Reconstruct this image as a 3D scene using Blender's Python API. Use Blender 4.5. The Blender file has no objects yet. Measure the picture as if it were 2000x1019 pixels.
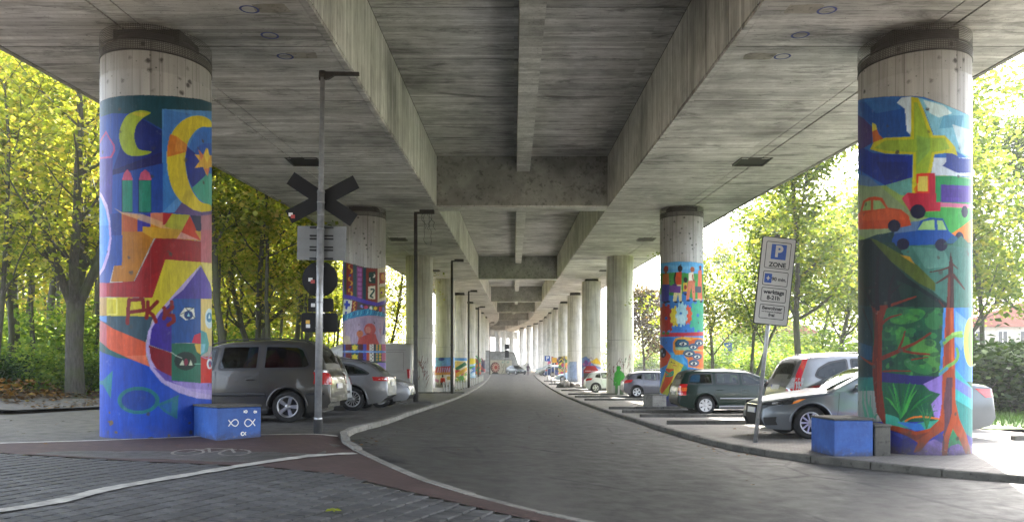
import bpy, bmesh, math, random
import numpy as np
from mathutils import Vector, Matrix, noise
from mathutils.geometry import delaunay_2d_cdt
random.seed(7)
S = bpy.context.scene
COL = S.collection
R = math.radians
PI = math.pi
# ------------------------------------------------------------------ camera
EYE = 1.35; FPX = 1500.0; VX = 1004.0; VY = 722.0
cam_d = bpy.data.cameras.new('camera')
cam = bpy.data.objects.new('camera', cam_d); COL.objects.link(cam); S.camera = cam
cam.location = (0, 0, EYE); cam.rotation_euler = (R(90), 0, 0)
cam_d.sensor_width = 36; cam_d.lens = 36 * FPX / 2000
cam_d.shift_x = -(VX - 1000) / 2000; cam_d.shift_y = (VY - 509.5) / 2000
cam_d.clip_start = 0.1; cam_d.clip_end = 3000
# ------------------------------------------------------------------ light
SUN_EL, SUN_AZ = 43.0, 23.0          # azimuth measured from +Y towards +X
w = bpy.data.worlds.new('World'); S.world = w; w.use_nodes = True
nt = w.node_tree
bg = nt.nodes['Background']
sky = nt.nodes.new('ShaderNodeTexSky'); sky.sky_type = 'NISHITA'; sky.sun_disc = False
sky.sun_elevation = R(SUN_EL); sky.sun_rotation = R(SUN_AZ)
sky.air_density = 1.0; sky.dust_density = 4.0; sky.ozone_density = 1.0
hs = nt.nodes.new('ShaderNodeHueSaturation'); hs.inputs['Saturation'].default_value = 0.55
nt.links.new(sky.outputs[0], hs.inputs['Color']); nt.links.new(hs.outputs[0], bg.inputs['Color'])
bg.inputs['Strength'].default_value = 0.15
sl = bpy.data.lights.new('sun', 'SUN'); sl.energy = 4.6; sl.angle = R(0.6); sl.color = (1, .95, .86)
so = bpy.data.objects.new('sun', sl); COL.objects.link(so)
sd = Vector((math.sin(R(SUN_AZ)) * math.cos(R(SUN_EL)), math.cos(R(SUN_AZ)) * math.cos(R(SUN_EL)), math.sin(R(SUN_EL))))
so.rotation_euler = sd.to_track_quat('Z', 'Y').to_euler(); so.location = (30, 60, 60)
S.view_settings.view_transform = 'Standard'; S.view_settings.look = 'None'
S.view_settings.exposure = 3.35; S.view_settings.gamma = 1; S.view_settings.use_curve_mapping = False
S.cycles.max_bounces = 8; S.cycles.diffuse_bounces = 5; S.cycles.glossy_bounces = 3
S.cycles.transmission_bounces = 4; S.cycles.transparent_max_bounces = 12
S.cycles.use_denoising = True
S.cycles.sample_clamp_indirect = 6

# ------------------------------------------------------------------ materials
def hexc(h, a=1.0):
    h = h.lstrip('#'); c = [int(h[i:i+2], 16) / 255 for i in (0, 2, 4)]
    c = [x / 12.92 if x <= .04045 else ((x + .055) / 1.055) ** 2.4 for x in c]
    return (c[0], c[1], c[2], a)
class NT:
    def __init__(s, name):
        s.m = bpy.data.materials.new(name); s.m.use_nodes = True; s.t = s.m.node_tree
        s.b = s.t.nodes['Principled BSDF']; s.out = s.t.nodes['Material Output']; s._tc = None
    def n(s, typ, **kw):
        nd = s.t.nodes.new(typ)
        for k, v in kw.items(): setattr(nd, k, v)
        return nd
    def l(s, a, b): s.t.links.new(a, b)
    def tc(s, scale=(1, 1, 1), rot=(0, 0, 0), coord='Object'):
        if s._tc is None: s._tc = s.n('ShaderNodeTexCoord')
        mp = s.n('ShaderNodeMapping'); mp.inputs['Scale'].default_value = scale; mp.inputs['Rotation'].default_value = rot
        s.l(s._tc.outputs[coord], mp.inputs['Vector']); return mp.outputs[0]
    def noise(s, vec, scale, detail=4, rough=.55, dist=0):
        nd = s.n('ShaderNodeTexNoise'); nd.inputs['Scale'].default_value = scale; nd.inputs['Detail'].default_value = detail
        nd.inputs['Roughness'].default_value = rough; nd.inputs['Distortion'].default_value = dist
        s.l(vec, nd.inputs['Vector']); return nd.outputs['Fac']
    def voro(s, vec, scale, feat='F1', out='Distance'):
        nd = s.n('ShaderNodeTexVoronoi', feature=feat); nd.inputs['Scale'].default_value = scale; s.l(vec, nd.inputs['Vector']); return nd.outputs[out]
    def ramp(s, fac, stops):
        nd = s.n('ShaderNodeValToRGB'); e = nd.color_ramp.elements
        while len(e) < len(stops): e.new(.5)
        for k, (p, c) in enumerate(stops):
            e[k].position = p; e[k].color = c if len(c) == 4 else (*c, 1)
        s.l(fac, nd.inputs[0]); return nd.outputs[0]
    def gramp(s, fac, stops): return s.ramp(fac, [(p, (v, v, v, 1)) for p, v in stops])
    def mix(s, a, b, fac, mode='MIX'):
        nd = s.n('ShaderNodeMix', data_type='RGBA', blend_type=mode)
        for v, i in ((fac, 0), (a, 6), (b, 7)):
            if hasattr(v, 'is_linked') or hasattr(v, 'links'): s.l(v, nd.inputs[i])
            elif i == 0: nd.inputs[0].default_value = v
            else: nd.inputs[i].default_value = v if len(v) == 4 else (*v, 1)
        return nd.outputs[2]
    def math(s, op, a, b=0.0, c=None):
        nd = s.n('ShaderNodeMath', operation=op)
        for v, i in ((a, 0), (b, 1), (c, 2)):
            if v is None: continue
            if hasattr(v, 'links'): s.l(v, nd.inputs[i])
            else: nd.inputs[i].default_value = v
        return nd.outputs[0]
    def col(s, v):
        if hasattr(v, 'links'): s.l(v, s.b.inputs['Base Color'])
        else: s.b.inputs['Base Color'].default_value = v if len(v) == 4 else (*v, 1)
    def rough(s, v):
        if hasattr(v, 'links'): s.l(v, s.b.inputs['Roughness'])
        else: s.b.inputs['Roughness'].default_value = v
    def bump(s, h, strength=.3, dist=.02):
        nd = s.n('ShaderNodeBump'); nd.inputs['Strength'].default_value = strength; nd.inputs['Distance'].default_value = dist
        s.l(h, nd.inputs['Height']); s.l(nd.outputs[0], s.b.inputs['Normal'])
def simple(name, c, rough=.6, metal=0.0, var=.15, scale=6, bump=0.0, coat=0, spec=None):
    t = NT(name); v = t.tc(); f = t.noise(v, scale, 5)
    c = c if len(c) == 4 else (*c, 1)
    d = tuple(x * (1 - var) for x in c[:3]) + (1,); u = tuple(min(1, x * (1 + var)) for x in c[:3]) + (1,)
    t.col(t.ramp(f, [(.3, d), (.7, u)])); t.rough(rough); t.b.inputs['Metallic'].default_value = metal
    if coat: t.b.inputs['Coat Weight'].default_value = coat; t.b.inputs['Coat Roughness'].default_value = .04
    if spec is not None: t.b.inputs['Specular IOR Level'].default_value = spec
    if bump: t.bump(f, bump, .01)
    return t.m
def concrete(name, a, b, streak=(.35, 5, 5), pits=.5, stain=.5, joint=None, marks=0, boards=0, leak=0):
    t = NT(name); v = t.tc(); vs = t.tc(scale=streak)
    f1 = t.noise(vs, 1.3, 6, .6); f2 = t.noise(v, .5, 5, .6); f3 = t.noise(v, 24, 4, .6); f4 = t.noise(vs, 6, 4, .6)
    c = t.ramp(f1, [(.28, a), (.52, tuple((x + y) / 2 for x, y in zip(a, b))), (.75, b)])
    c = t.mix(c, tuple(x * .52 for x in a), t.gramp(f2, [(.42, 0), (.72, stain)]))
    c = t.mix(c, tuple(x * .45 for x in a), t.gramp(f4, [(.55, 0), (.68, .7)]))
    c = t.mix(c, tuple(min(1, x * 1.25) for x in b), t.gramp(t.noise(v, 1.7, 5, .7), [(.5, 0), (.75, .4)]))
    if boards:      # imprint of the formwork boards
        sp_ = t.n('ShaderNodeSeparateXYZ'); t.l(v, sp_.inputs[0]); yy = t.math('ADD', t.math('MULTIPLY', sp_.outputs[1], 1 / boards), t.math('MULTIPLY', t.noise(v, .8, 2), .12))
        wn = t.n('ShaderNodeTexWhiteNoise', noise_dimensions='2D'); cb = t.n('ShaderNodeCombineXYZ'); t.l(t.math('FLOOR', yy), cb.inputs[0]); t.l(t.math('FLOOR', t.math('MULTIPLY', sp_.outputs[0], .31)), cb.inputs[1]); t.l(cb.outputs[0], wn.inputs[0])
        c = t.mix(c, t.gramp(wn.outputs[0], [(0, .76), (1, 1.18)]), .85, 'MULTIPLY')
        fr_ = t.math('FRACT', yy); c = t.mix(c, tuple(x * .35 for x in a), t.math('MULTIPLY', t.gramp(fr_, [(0, .8), (.06, .5), (.12, 0)]), t.gramp(t.noise(v, 2.2, 3), [(.4, .1), (.62, 1)])))
    if leak:
        lk = t.noise(t.tc(scale=(.5, 1.6, .5)), 1.1, 7, .75, .6); c = t.mix(c, tuple(x * .3 for x in a), t.gramp(lk, [(.53, 0), (.66, leak)])); c = t.mix(c, (.42, .42, .42), t.gramp(t.noise(v, .28, 4, .6), [(.5, 0), (.7, .8)]), 'MULTIPLY')
        c = t.mix(c, (.20, .13, .07), t.gramp(t.noise(v, .9, 6, .7), [(.66, 0), (.78, .45)]))
    c = t.mix(c, (.03, .03, .028), t.gramp(f3, [(.63, 0), (.72, pits)]))
    if marks:   # dark round pock marks
        vo = t.voro(v, 3.6); wob = t.noise(v, 18, 3)
        c = t.mix(c, (.06, .055, .05), t.gramp(t.math('ADD', vo, t.math('MULTIPLY', wob, .14)), [(.15, marks), (.24, 0)]))
        vb = t.voro(v, 1.9); c = t.mix(c, (.05, .045, .04), t.gramp(t.math('ADD', vb, t.math('MULTIPLY', wob, .09)), [(.085, marks * .8), (.13, 0)]))
    t.col(c); t.rough(.85); t.b.inputs['Specular IOR Level'].default_value = .25
    t.bump(t.math('ADD', f1, t.math('MULTIPLY', f3, .35)), .35, .012)
    return t.m
M = {}
CA, CB = (.42, .42, .41), (.74, .74, .73)
M['soffit'] = concrete('soffit_concrete', CA, CB, (.3, 3.5, 3.5), .8, .6, boards=.15, leak=.75)
M['web'] = concrete('web_concrete', (.50, .505, .485), (.74, .745, .72), (3.5, 3.5, .3), .35, .3, boards=.15, leak=.35)
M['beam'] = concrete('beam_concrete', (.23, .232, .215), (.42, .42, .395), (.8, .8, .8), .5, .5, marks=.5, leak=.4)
M['dark_gap'] = simple('joint_dirt', (.03, .028, .024), .9, var=.3)
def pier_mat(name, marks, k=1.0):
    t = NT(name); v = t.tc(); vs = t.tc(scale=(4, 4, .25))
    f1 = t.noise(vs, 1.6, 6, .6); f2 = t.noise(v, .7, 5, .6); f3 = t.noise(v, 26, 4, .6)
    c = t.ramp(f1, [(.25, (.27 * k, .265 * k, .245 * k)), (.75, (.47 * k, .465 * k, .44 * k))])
    c = t.mix(c, (.14, .13, .11), t.gramp(f2, [(.5, 0), (.78, .55)]))
    c = t.mix(c, (.04, .04, .035), t.gramp(f3, [(.64, 0), (.74, .5)]))
    # vertical board joints
    sep = t.n('ShaderNodeSeparateXYZ'); t.l(v, sep.inputs[0])
    ang = t.math('ARCTAN2', sep.outputs[1], sep.outputs[0])
    fr = t.math('FRACT', t.math('MULTIPLY', ang, 40 / (2 * PI)))
    ln = t.gramp(fr, [(.0, 1), (.035, 1), (.06, 0)])
    brk = t.gramp(t.noise(vs, 1.2, 3), [(.4, .15), (.6, .75)])
    c = t.mix(c, (.05, .047, .04), t.math('MULTIPLY', ln, brk))
    # rusty / dark runs from the top
    run = t.gramp(t.noise(t.tc(scale=(9, 9, .18)), 1, 4), [(.56, 0), (.66, .45)])
    c = t.mix(c, (.07, .062, .05), run)
    vo = t.voro(v, 4.2); wob = t.noise(v, 22, 5, .75)
    if marks:
        msk = t.gramp(t.math('ADD', vo, t.math('MULTIPLY', wob, .34)), [(.26, marks), (.40, 0)])
        sel = t.gramp(t.noise(v, 2.2, 2), [(.38, 0), (.42, 1)])
        c = t.mix(c, (.045, .042, .038), t.math('MULTIPLY', msk, sel))
        vb = t.voro(v, 5.9); c = t.mix(c, (.03, .03, .028), t.gramp(t.math('ADD', vb, t.math('MULTIPLY', wob, .12)), [(.1, marks), (.16, 0)]))
    t._last = c; t._v = v; t._f = f3; t._msk = vo; t._wob = wob
    t.rough(.8); t.bump(t.math('SUBTRACT', t.math('ADD', f1, t.math('MULTIPLY', f3, .4)), ln), .35, .012)
    return t
tp = pier_mat('pier_concrete', .9); tp.col(tp._last); M['pier'] = tp.m
tp = pier_mat('pier_concrete_far_glow', 0, 1.5); tp.col(tp._last); M['pier_far'] = tp.m  # copy without pock marks, colour lightened to imitate the far end's glow
def mural_mat(k=1.0, mk_=.9):
    t = pier_mat('painted_concrete', mk_, k); at = t.n('ShaderNodeAttribute', attribute_name='paint')
    p = at.outputs['Color']
    br = t.gramp(t.noise(t.tc(scale=(5, 5, 1.5)), 3, 6, .7), [(.25, .82), (.8, 1.14)])
    p = t.mix(p, br, 1.0, 'MULTIPLY'); gm_ = t.n('ShaderNodeGamma'); gm_.inputs[1].default_value = 1.2; t.l(p, gm_.inputs[0]); p = t.mix(gm_.outputs[0], (.82, .82, .82), 1.0, 'MULTIPLY')
    p = t.mix(p, (.75, .75, .72), t.gramp(t.noise(t.tc(), 5, 7, .75), [(.6, 0), (.85, .15)]))
    st1 = t.noise(t.tc(scale=(6, 6, 1.0)), 2.0, 6, .75, .8); st2 = t.noise(t.tc(), 2.1, 7, .75, 1.2)
    p = t.mix(p, t.gramp(t.math('ADD', t.math('MULTIPLY', st1, .55), t.math('MULTIPLY', st2, .45)), [(.34, .62), (.5, 1.0), (.64, 1.35)]), .8, 'MULTIPLY')
    sz = t.n('ShaderNodeSeparateXYZ'); t.l(t.tc(), sz.inputs[0]); gr = t.gramp(t.math('ADD', t.math('MULTIPLY', sz.outputs[2], .9), t.math('MULTIPLY', t.noise(t.tc(), 6, 5, .7), .7)), [(.3, .85), (.75, 0)])
    p = t.mix(p, (.07, .062, .055), gr)
    chips = t.gramp(t.math('ADD', t.voro(t.tc(), 4.2), t.math('MULTIPLY', t._wob, .3)), [(.255, .9), (.33, 0)])
    selc = t.gramp(t.noise(t.tc(), 1.1, 2), [(.5, 0), (.56, 1)])
    p = t.mix(p, (.05, .045, .04), t.math('MULTIPLY', chips, selc))
    t.col(t.mix(t._last, p, at.outputs['Alpha'])); t.rough(.5); t.b.inputs['Specular IOR Level'].default_value = .3
    return t.m
M['mural'] = mural_mat(); M['mural_far'] = mural_mat(1.5, 0)  # far version has its bare concrete lightened for the same glow
def asphalt(name, a, b, lanes=False):
    t = NT(name); v = t.tc()
    f1 = t.noise(v, 90, 3, .7); f2 = t.noise(t.tc(scale=(1, .35, 1)), .55, 5, .6); f3 = t.noise(v, 3.5, 5, .65)
    c = t.ramp(f2, [(.3, a), (.7, b)])
    c = t.mix(c, tuple(x * 1.7 for x in b), t.gramp(f1, [(.55, 0), (.72, .6)]))
    c = t.mix(c, tuple(x * .55 for x in a), t.gramp(f3, [(.5, 0), (.75, .6)]))
    if lanes:
        sp_ = t.n('ShaderNodeSeparateXYZ'); t.l(v, sp_.inputs[0]); wv = t.math('SINE', t.math('ADD', t.math('MULTIPLY', sp_.outputs[0], 2.1), t.math('MULTIPLY', t.noise(t.tc(scale=(1, .12, 1)), .6, 2), 2.0)))
        c = t.mix(c, tuple(x * 1.35 for x in b), t.gramp(wv, [(.45, 0), (.95, .4)]))
        c = t.mix(c, (.012, .012, .012), t.gramp(t.noise(t.tc(scale=(2.2, .35, 1)), 1.0, 5, .7), [(.6, 0), (.72, .6)]))
        ed = t.voro(t.tc(scale=(1, .55, 1)), .55, 'DISTANCE_TO_EDGE'); wob_ = t.math('MULTIPLY', t.noise(v, 7, 4, .7), .02); c = t.mix(c, (.01, .01, .01), t.math('MULTIPLY', t.gramp(t.math('SUBTRACT', ed, wob_), [(.0, .9), (.006, 0)]), t.gramp(t.noise(v, .3, 2), [(.5, 0), (.56, 1)])))
    c = t.mix(c, (.45, .42, .34), t.gramp(t.voro(v, 4.1), [(.022, .8), (.032, 0)]))
    t.col(c); t.rough(t.gramp(f3, [(.3, .55), (.7, .8)])); t.b.inputs['Specular IOR Level'].default_value = .35
    t.bump(t.math('ADD', f1, t.math('MULTIPLY', f3, .4)), .45, .01); return t.m
M['road'] = asphalt('road_asphalt', (.034, .033, .031), (.060, .058, .053), True)
M['pave_far'] = asphalt('old_paving', (.045, .044, .041), (.08, .076, .07))
M['patch_asphalt'] = asphalt('fresh_asphalt', (.022,.022,.022), (.04,.039,.037))
def bricks(name, c1, c2, mort, sw=.2, sh=.1, rot=0, scale=1):
    t = NT(name); v = t.tc(rot=(0, 0, rot)); nd = t.n('ShaderNodeTexBrick')
    nd.inputs['Color1'].default_value = (*c1, 1); nd.inputs['Color2'].default_value = (*c2, 1); nd.inputs['Mortar'].default_value = (*mort, 1)
    nd.inputs['Scale'].default_value = 1; nd.inputs['Mortar Size'].default_value = .006; nd.inputs['Brick Width'].default_value = sw; nd.inputs['Row Height'].default_value = sh
    t.l(v, nd.inputs['Vector'])
    f = t.noise(v, 1.1, 5, .65); f2 = t.noise(v, 60, 4, .7)
    c = t.mix(nd.outputs['Color'], tuple(x * .45 for x in c1), t.gramp(f, [(.4, 0), (.7, .6)]))
    c = t.mix(c, tuple(min(1, x * 2.2) for x in c2), t.gramp(f2, [(.58, 0), (.72, .4)]))
    t.col(c); t.rough(.8); t.b.inputs['Specular IOR Level'].default_value = .3
    t.bump(t.math('SUBTRACT', t.math('MULTIPLY', f2, .5), nd.outputs['Fac']), .5, .008); return t.m
M['red_brick'] = bricks('red_brick_paving', (.085, .05, .046), (.062, .038, .036), (.04, .034, .03), .2, .1, .35)
M['bay_brick'] = bricks('parking_bay_paving', (.22, .205, .19), (.165, .153, .138), (.07, .063, .05), .2, .1, .0)
M['grey_brick'] = bricks('grey_brick_paving', (.068, .07, .074), (.052, .054, .06), (.09, .085, .075), .2, .165, .35)
def paver_mat():
    t = NT('grey_paver'); oi = t.n('ShaderNodeObjectInfo'); v = t.tc()
    c = t.ramp(t.noise(v, 14, 5, .7), [(.3, (.032, .033, .035)), (.7, (.078, .079, .081))])
    hv = t.n('ShaderNodeHueSaturation'); t.l(c, hv.inputs['Color']); t.l(t.math('MULTIPLY_ADD', oi.outputs['Random'], .8, .6), hv.inputs['Value'])
    t.col(hv.outputs[0]); t.rough(.75); t.bump(t.noise(v, 80, 4), .4, .004); return t.m
M['paver'] = paver_mat()
M['joint_sand'] = simple('sandy_joint', (.20, .185, .15), .95, var=.6, scale=30)
M['kerb'] = concrete('kerb_stone', (.15, .145, .132), (.30, .29, .26), (2, 2, 2), .5, .5)
M['kerb_dark'] = concrete('kerb_stone_dark', (.07, .068, .062), (.15, .145, .13), (2, 2, 2), .5, .5)
M['white_paint'] = simple('road_marking_paint', (.36, .35, .32), .8, var=.4, scale=7)
M['steel'] = simple('galvanised_steel', (.36, .37, .38), .35, .5, .2, 12)
M['dark_steel'] = simple('dark_painted_steel', (.05, .048, .045), .5, .3, .3, 8)
M['sign_back'] = simple('sign_back_grey', (.008, .008, .009), .75, .1, .2, 4)
M['alu'] = simple('aluminium_panel', (.17, .175, .175), .5, .2, .15, 3)
M['black'] = simple('matt_black', (.015, .015, .015), .7)
M['blue_paint'] = simple('blue_painted_concrete', (.025, .085, .32), .6, 0, .35, 3.5, .3)
def worn_blue():
    t = NT('worn_blue_paint'); v = t.tc(); f = t.noise(v, 3.2, 7, .75); f2 = t.noise(v, 11, 5, .7); sz = t.n('ShaderNodeSeparateXYZ'); t.l(v, sz.inputs[0])
    c = t.ramp(f, [(.3, (.016, .055, .22)), (.7, (.035, .12, .42))]); c = t.mix(c, (.10, .2, .5), t.gramp(f2, [(.55, 0), (.75, .4)]))
    c = t.mix(c, (.22, .2, .17), t.gramp(t.noise(v, 6, 7, .8), [(.64, 0), (.67, .9)])); c = t.mix(c, (.05, .045, .04), t.gramp(t.math('ADD', sz.outputs[2], t.math('MULTIPLY', f2, .3)), [(.12, .85), (.27, 0)]))
    t.col(c); t.rough(.6); t.bump(f2, .35, .01); return t.m
M['blue_paint'] = worn_blue()
M['white'] = simple('white_plastic', (.75, .75, .73), .4, var=.05)
M['sticker_red'] = simple('sticker_red', (.45, .05, .04), .5)
M['sticker_yellow'] = simple('sticker_yellow', (.7, .4, .05), .5)

# ------------------------------------------------------------------ helpers
def tag(o, label=None, cat=None, group=None, kind=None):
    if label: o['label'] = label
    if cat: o['category'] = cat
    if group: o['group'] = group
    if kind: o['kind'] = kind
    return o
def empty(name, loc=(0, 0, 0), rz=0, label=None, cat=None, group=None, kind=None):
    o = bpy.data.objects.new(name, None); COL.objects.link(o); o.location = loc; o.rotation_euler = (0, 0, rz)
    o.empty_display_size = .2
    return tag(o, label, cat, group, kind)
def mk(name, verts, faces, m, parent=None, smooth=False):
    me = bpy.data.meshes.new(name); me.from_pydata([tuple(v) for v in verts], [], faces)
    if smooth: me.polygons.foreach_set('use_smooth', [True] * len(me.polygons))
    me.materials.append(M[m] if isinstance(m, str) else m); me.update()
    return link(name, me, parent)
def link(name, me, parent=None):
    o = bpy.data.objects.new(name, me); COL.objects.link(o)
    if parent is not None: o.parent = parent
    return o
class MB:
    def __init__(s): s.v = []; s.f = []; s.sm = []
    def add(s, vs, fs, smooth=False):
        b = len(s.v); s.v += [tuple(v) for v in vs]; s.f += [tuple(i + b for i in f) for f in fs]; s.sm += [smooth] * len(fs); return s
    def box(s, x0, x1, y0, y1, z0, z1, M4=None):
        vs = [Vector(p) for p in ((x0, y0, z0), (x1, y0, z0), (x1, y1, z0), (x0, y1, z0), (x0, y0, z1), (x1, y0, z1), (x1, y1, z1), (x0, y1, z1))]
        if M4 is not None: vs = [M4 @ v for v in vs]
        return s.add(vs, [(0, 3, 2, 1), (4, 5, 6, 7), (0, 1, 5, 4), (1, 2, 6, 5), (2, 3, 7, 6), (3, 0, 4, 7)])
    def bbox(s, x0, x1, y0, y1, z0, z1, b=.01, M4=None):     # chamfered box
        vs = []; fs = []
        X = (x0, x1); Y = (y0, y1); Z = (z0, z1); ix = {}
        for i in (0, 1):
            for j in (0, 1):
                for k in (0, 1):
                    sx = 1 if i == 0 else -1; sy = 1 if j == 0 else -1; sz = 1 if k == 0 else -1
                    for a, p in enumerate(((X[i], Y[j] + sy * b, Z[k] + sz * b), (X[i] + sx * b, Y[j], Z[k] + sz * b), (X[i] + sx * b, Y[j] + sy * b, Z[k]))):
                        ix[(i, j, k, a)] = len(vs); vs.append(Vector(p))
        q = lambda *t: tuple(ix[x] for x in t)
        fs += [q((0,0,0,0),(0,0,1,0),(0,1,1,0),(0,1,0,0)), q((1,0,0,0),(1,1,0,0),(1,1,1,0),(1,0,1,0))]
        fs += [q((0,0,0,1),(1,0,0,1),(1,0,1,1),(0,0,1,1)), q((0,1,0,1),(0,1,1,1),(1,1,1,1),(1,1,0,1))]
        fs += [q((0,0,0,2),(0,1,0,2),(1,1,0,2),(1,0,0,2)), q((0,0,1,2),(1,0,1,2),(1,1,1,2),(0,1,1,2))]
        for i in (0, 1):
            for j in (0, 1):
                fs.append(q((i,j,0,0),(i,j,0,1),(i,j,1,1),(i,j,1,0)))
                fs.append(q((i,0,j,0),(i,0,j,2),(i,1,j,2),(i,1,j,0)))
                fs.append(q((0,i,j,1),(0,i,j,2),(1,i,j,2),(1,i,j,1)))
                for k in (0, 1): fs.append(q((i,j,k,0),(i,j,k,1),(i,j,k,2)))
        if M4 is not None: vs = [M4 @ v for v in vs]
        return s.add(vs, fs)
    def tube(s, pts, rad, n=10, cap=True, smooth=True):
        pts = [Vector(p) for p in pts]; rs = rad if isinstance(rad, (list, tuple)) else [rad] * len(pts)
        vs = []; fs = []; up = None
        for i, p in enumerate(pts):
            d = (pts[min(i + 1, len(pts) - 1)] - pts[max(i - 1, 0)]).normalized()
            if up is None: up = d.orthogonal().normalized()
            up = (up - d * up.dot(d)).normalized() if abs(up.dot(d)) < .999 else d.orthogonal().normalized()
            q = d.cross(up)
            for k in range(n):
                a = 2 * PI * k / n; vs.append(p + (up * math.cos(a) + q * math.sin(a)) * rs[i])
        for i in range(len(pts) - 1):
            for k in range(n):
                k2 = (k + 1) % n; fs.append((i * n + k, i * n + k2, (i + 1) * n + k2, (i + 1) * n + k))
        s.add(vs, fs, smooth)
        if cap:
            b = len(s.v) - len(vs)
            s.f.append(tuple(b + k for k in range(n))[::-1]); s.f.append(tuple(b + (len(pts) - 1) * n + k for k in range(n))); s.sm += [False, False]
        return s
    def lathe(s, prof, n=24, M4=None, smooth=True):      # prof: (r, z) about z axis
        vs = []; fs = []
        for r, z in prof:
            for k in range(n):
                a = 2 * PI * k / n; vs.append(Vector((r * math.cos(a), r * math.sin(a), z)))
        for i in range(len(prof) - 1):
            for k in range(n):
                k2 = (k + 1) % n; fs.append((i * n + k, i * n + k2, (i + 1) * n + k2, (i + 1) * n + k))
        if M4 is not None: vs = [M4 @ v for v in vs]
        return s.add(vs, fs, smooth)
    def prism(s, poly, y0, y1, M4=None):     # poly in xz, extruded along y
        n = len(poly); vs = [Vector((p[0], y0, p[1])) for p in poly] + [Vector((p[0], y1, p[1])) for p in poly]
        fs = [tuple(range(n)), tuple(range(2 * n - 1, n - 1, -1))] + [(i, i + n, (i + 1) % n + n, (i + 1) % n) for i in range(n)]
        if M4 is not None: vs = [M4 @ v for v in vs]
        return s.add(vs, fs)
    def build(s, name, m, parent=None):
        me = bpy.data.meshes.new(name); me.from_pydata(s.v, [], s.f)
        me.polygons.foreach_set('use_smooth', s.sm); me.materials.append(M[m] if isinstance(m, str) else m); me.update()
        return link(name, me, parent)
def lerp(a, b, t): return a + (b - a) * t
def interp(x, tab):
    if x <= tab[0][0]: return tab[0][1]
    for (a, u), (b, v) in zip(tab, tab[1:]):
        if x <= b: return u + (v - u) * (x - a) / (b - a)
    return tab[-1][1]
def sstep(x, a, b):
    t = min(1, max(0, (x - a) / (b - a))); return t * t * (3 - 2 * t)
def smooth_line(pts, n=6):
    out = []
    P = [Vector(p) for p in pts]
    for i in range(len(P) - 1):
        a, b, c, d = P[max(i - 1, 0)], P[i], P[i + 1], P[min(i + 2, len(P) - 1)]
        for k in range(n):
            t = k / n; out.append(.5 * ((2 * b) + (c - a) * t + (2 * a - 5 * b + 4 * c - d) * t * t + (3 * b - a - 3 * c + d) * t ** 3))
    out.append(P[-1]); return out
def fill2d(poly, step, jitter=0):
    """triangulates a 2D polygon with interior grid points"""
    poly = [Vector(p[:2]) for p in poly]; n = len(poly)
    xs = [p.x for p in poly]; ys = [p.y for p in poly]; pts = list(poly)
    arr = np.array([(p.x, p.y) for p in poly])
    gx = np.arange(min(xs) + step * .5, max(xs), step); gy = np.arange(min(ys) + step * .5, max(ys), step)
    if len(gx) and len(gy):
        X, Y = np.meshgrid(gx, gy); ins = np.zeros(X.shape, bool); md = np.full(X.shape, 1e9)
        for i in range(n):
            x1, y1 = arr[i]; x2, y2 = arr[(i + 1) % n]
            if y1 != y2:
                c = ((y1 > Y) != (y2 > Y)) & (X < (x2 - x1) * (Y - y1) / (y2 - y1) + x1); ins ^= c
            L2 = (x2 - x1) ** 2 + (y2 - y1) ** 2 + 1e-12
            t = np.clip(((X - x1) * (x2 - x1) + (Y - y1) * (y2 - y1)) / L2, 0, 1)
            md = np.minimum(md, np.hypot(X - x1 - t * (x2 - x1), Y - y1 - t * (y2 - y1)))
        ok = ins & (md > step * .3)
        pts += [Vector((float(a), float(b))) for a, b in zip(X[ok], Y[ok])]
    r = delaunay_2d_cdt(pts, [], [list(range(n))], 1, 1e-6)
    return r[0], r[2]
def sheet(name, poly, step, zf, m, **kw):
    v, f = fill2d(poly, step)
    o = mk(name, [(p.x, p.y, zf(p.x, p.y)) for p in v], f, m, smooth=True)
    return tag(o, **kw) if kw else o

# ------------------------------------------------------------------ terrain heights
BASE = [(-80, 0), (14, 0), (22, -.05), (35, -.15), (50, -.22), (66, -.18), (90, .05), (115, .55), (140, 1.0), (180, 1.5), (260, 1.9)]
SIDE = [(-80, .26), (20, .28), (30, .2), (48, .13), (70, 0), (300, 0)]
def hbase(x, y): return interp(y, BASE) + interp(y, SIDE) * (1 - sstep(x, -3.4, 3.6))
def hroad(x, y): return hbase(x, y) - .10
def hleft(x, y):  return hbase(x, y) - .10 * max((1 - sstep(y, 10.0, 13.2)) * sstep(x, -9, -4), (1 - sstep(y, 12.2, 13.6)) * sstep(x, -3.4, -2.7)) 
def hright(x, y): return hbase(x, y)
def at(px, py, y): return ((px - VX) * y / FPX, EYE + (VY - py) * y / FPX)
def hland(x, y):
    z = hbase(x, y)
    if x < -10.5: z += .035 * (-10.5 - x) + .25 * sstep(-x, 12, 15)
    if x > 10: z += .01 * (x - 10)
    return z
# ------------------------------------------------------------------ setting: ground, road, paving
def grid_sheet(name, xs, ys, zf, m, **kw):
    v = [(x, y, zf(x, y)) for y in ys for x in xs]; nx = len(xs)
    f = [(j * nx + i, j * nx + i + 1, (j + 1) * nx + i + 1, (j + 1) * nx + i) for j in range(len(ys) - 1) for i in range(nx - 1)]
    return tag(mk(name, v, f, m, smooth=True), **kw)
def ground_mat():
    t = NT('woodland_soil'); v = t.tc()
    c = t.ramp(t.noise(v, 1.5, 6, .7), [(.3, (.035, .028, .018)), (.5, (.07, .05, .03)), (.7, (.05, .06, .02))])
    c = t.mix(c, (.16, .09, .035), t.gramp(t.noise(v, 22, 4, .7), [(.52, 0), (.66, .8)]))
    t.col(c); t.rough(.95); t.bump(t.noise(v, 20, 5), .8, .05); return t.m
M['soil'] = ground_mat()
M['grass_mat'] = simple('grass_blade', (.09, .17, .02), .7, var=.4, scale=2)
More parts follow.
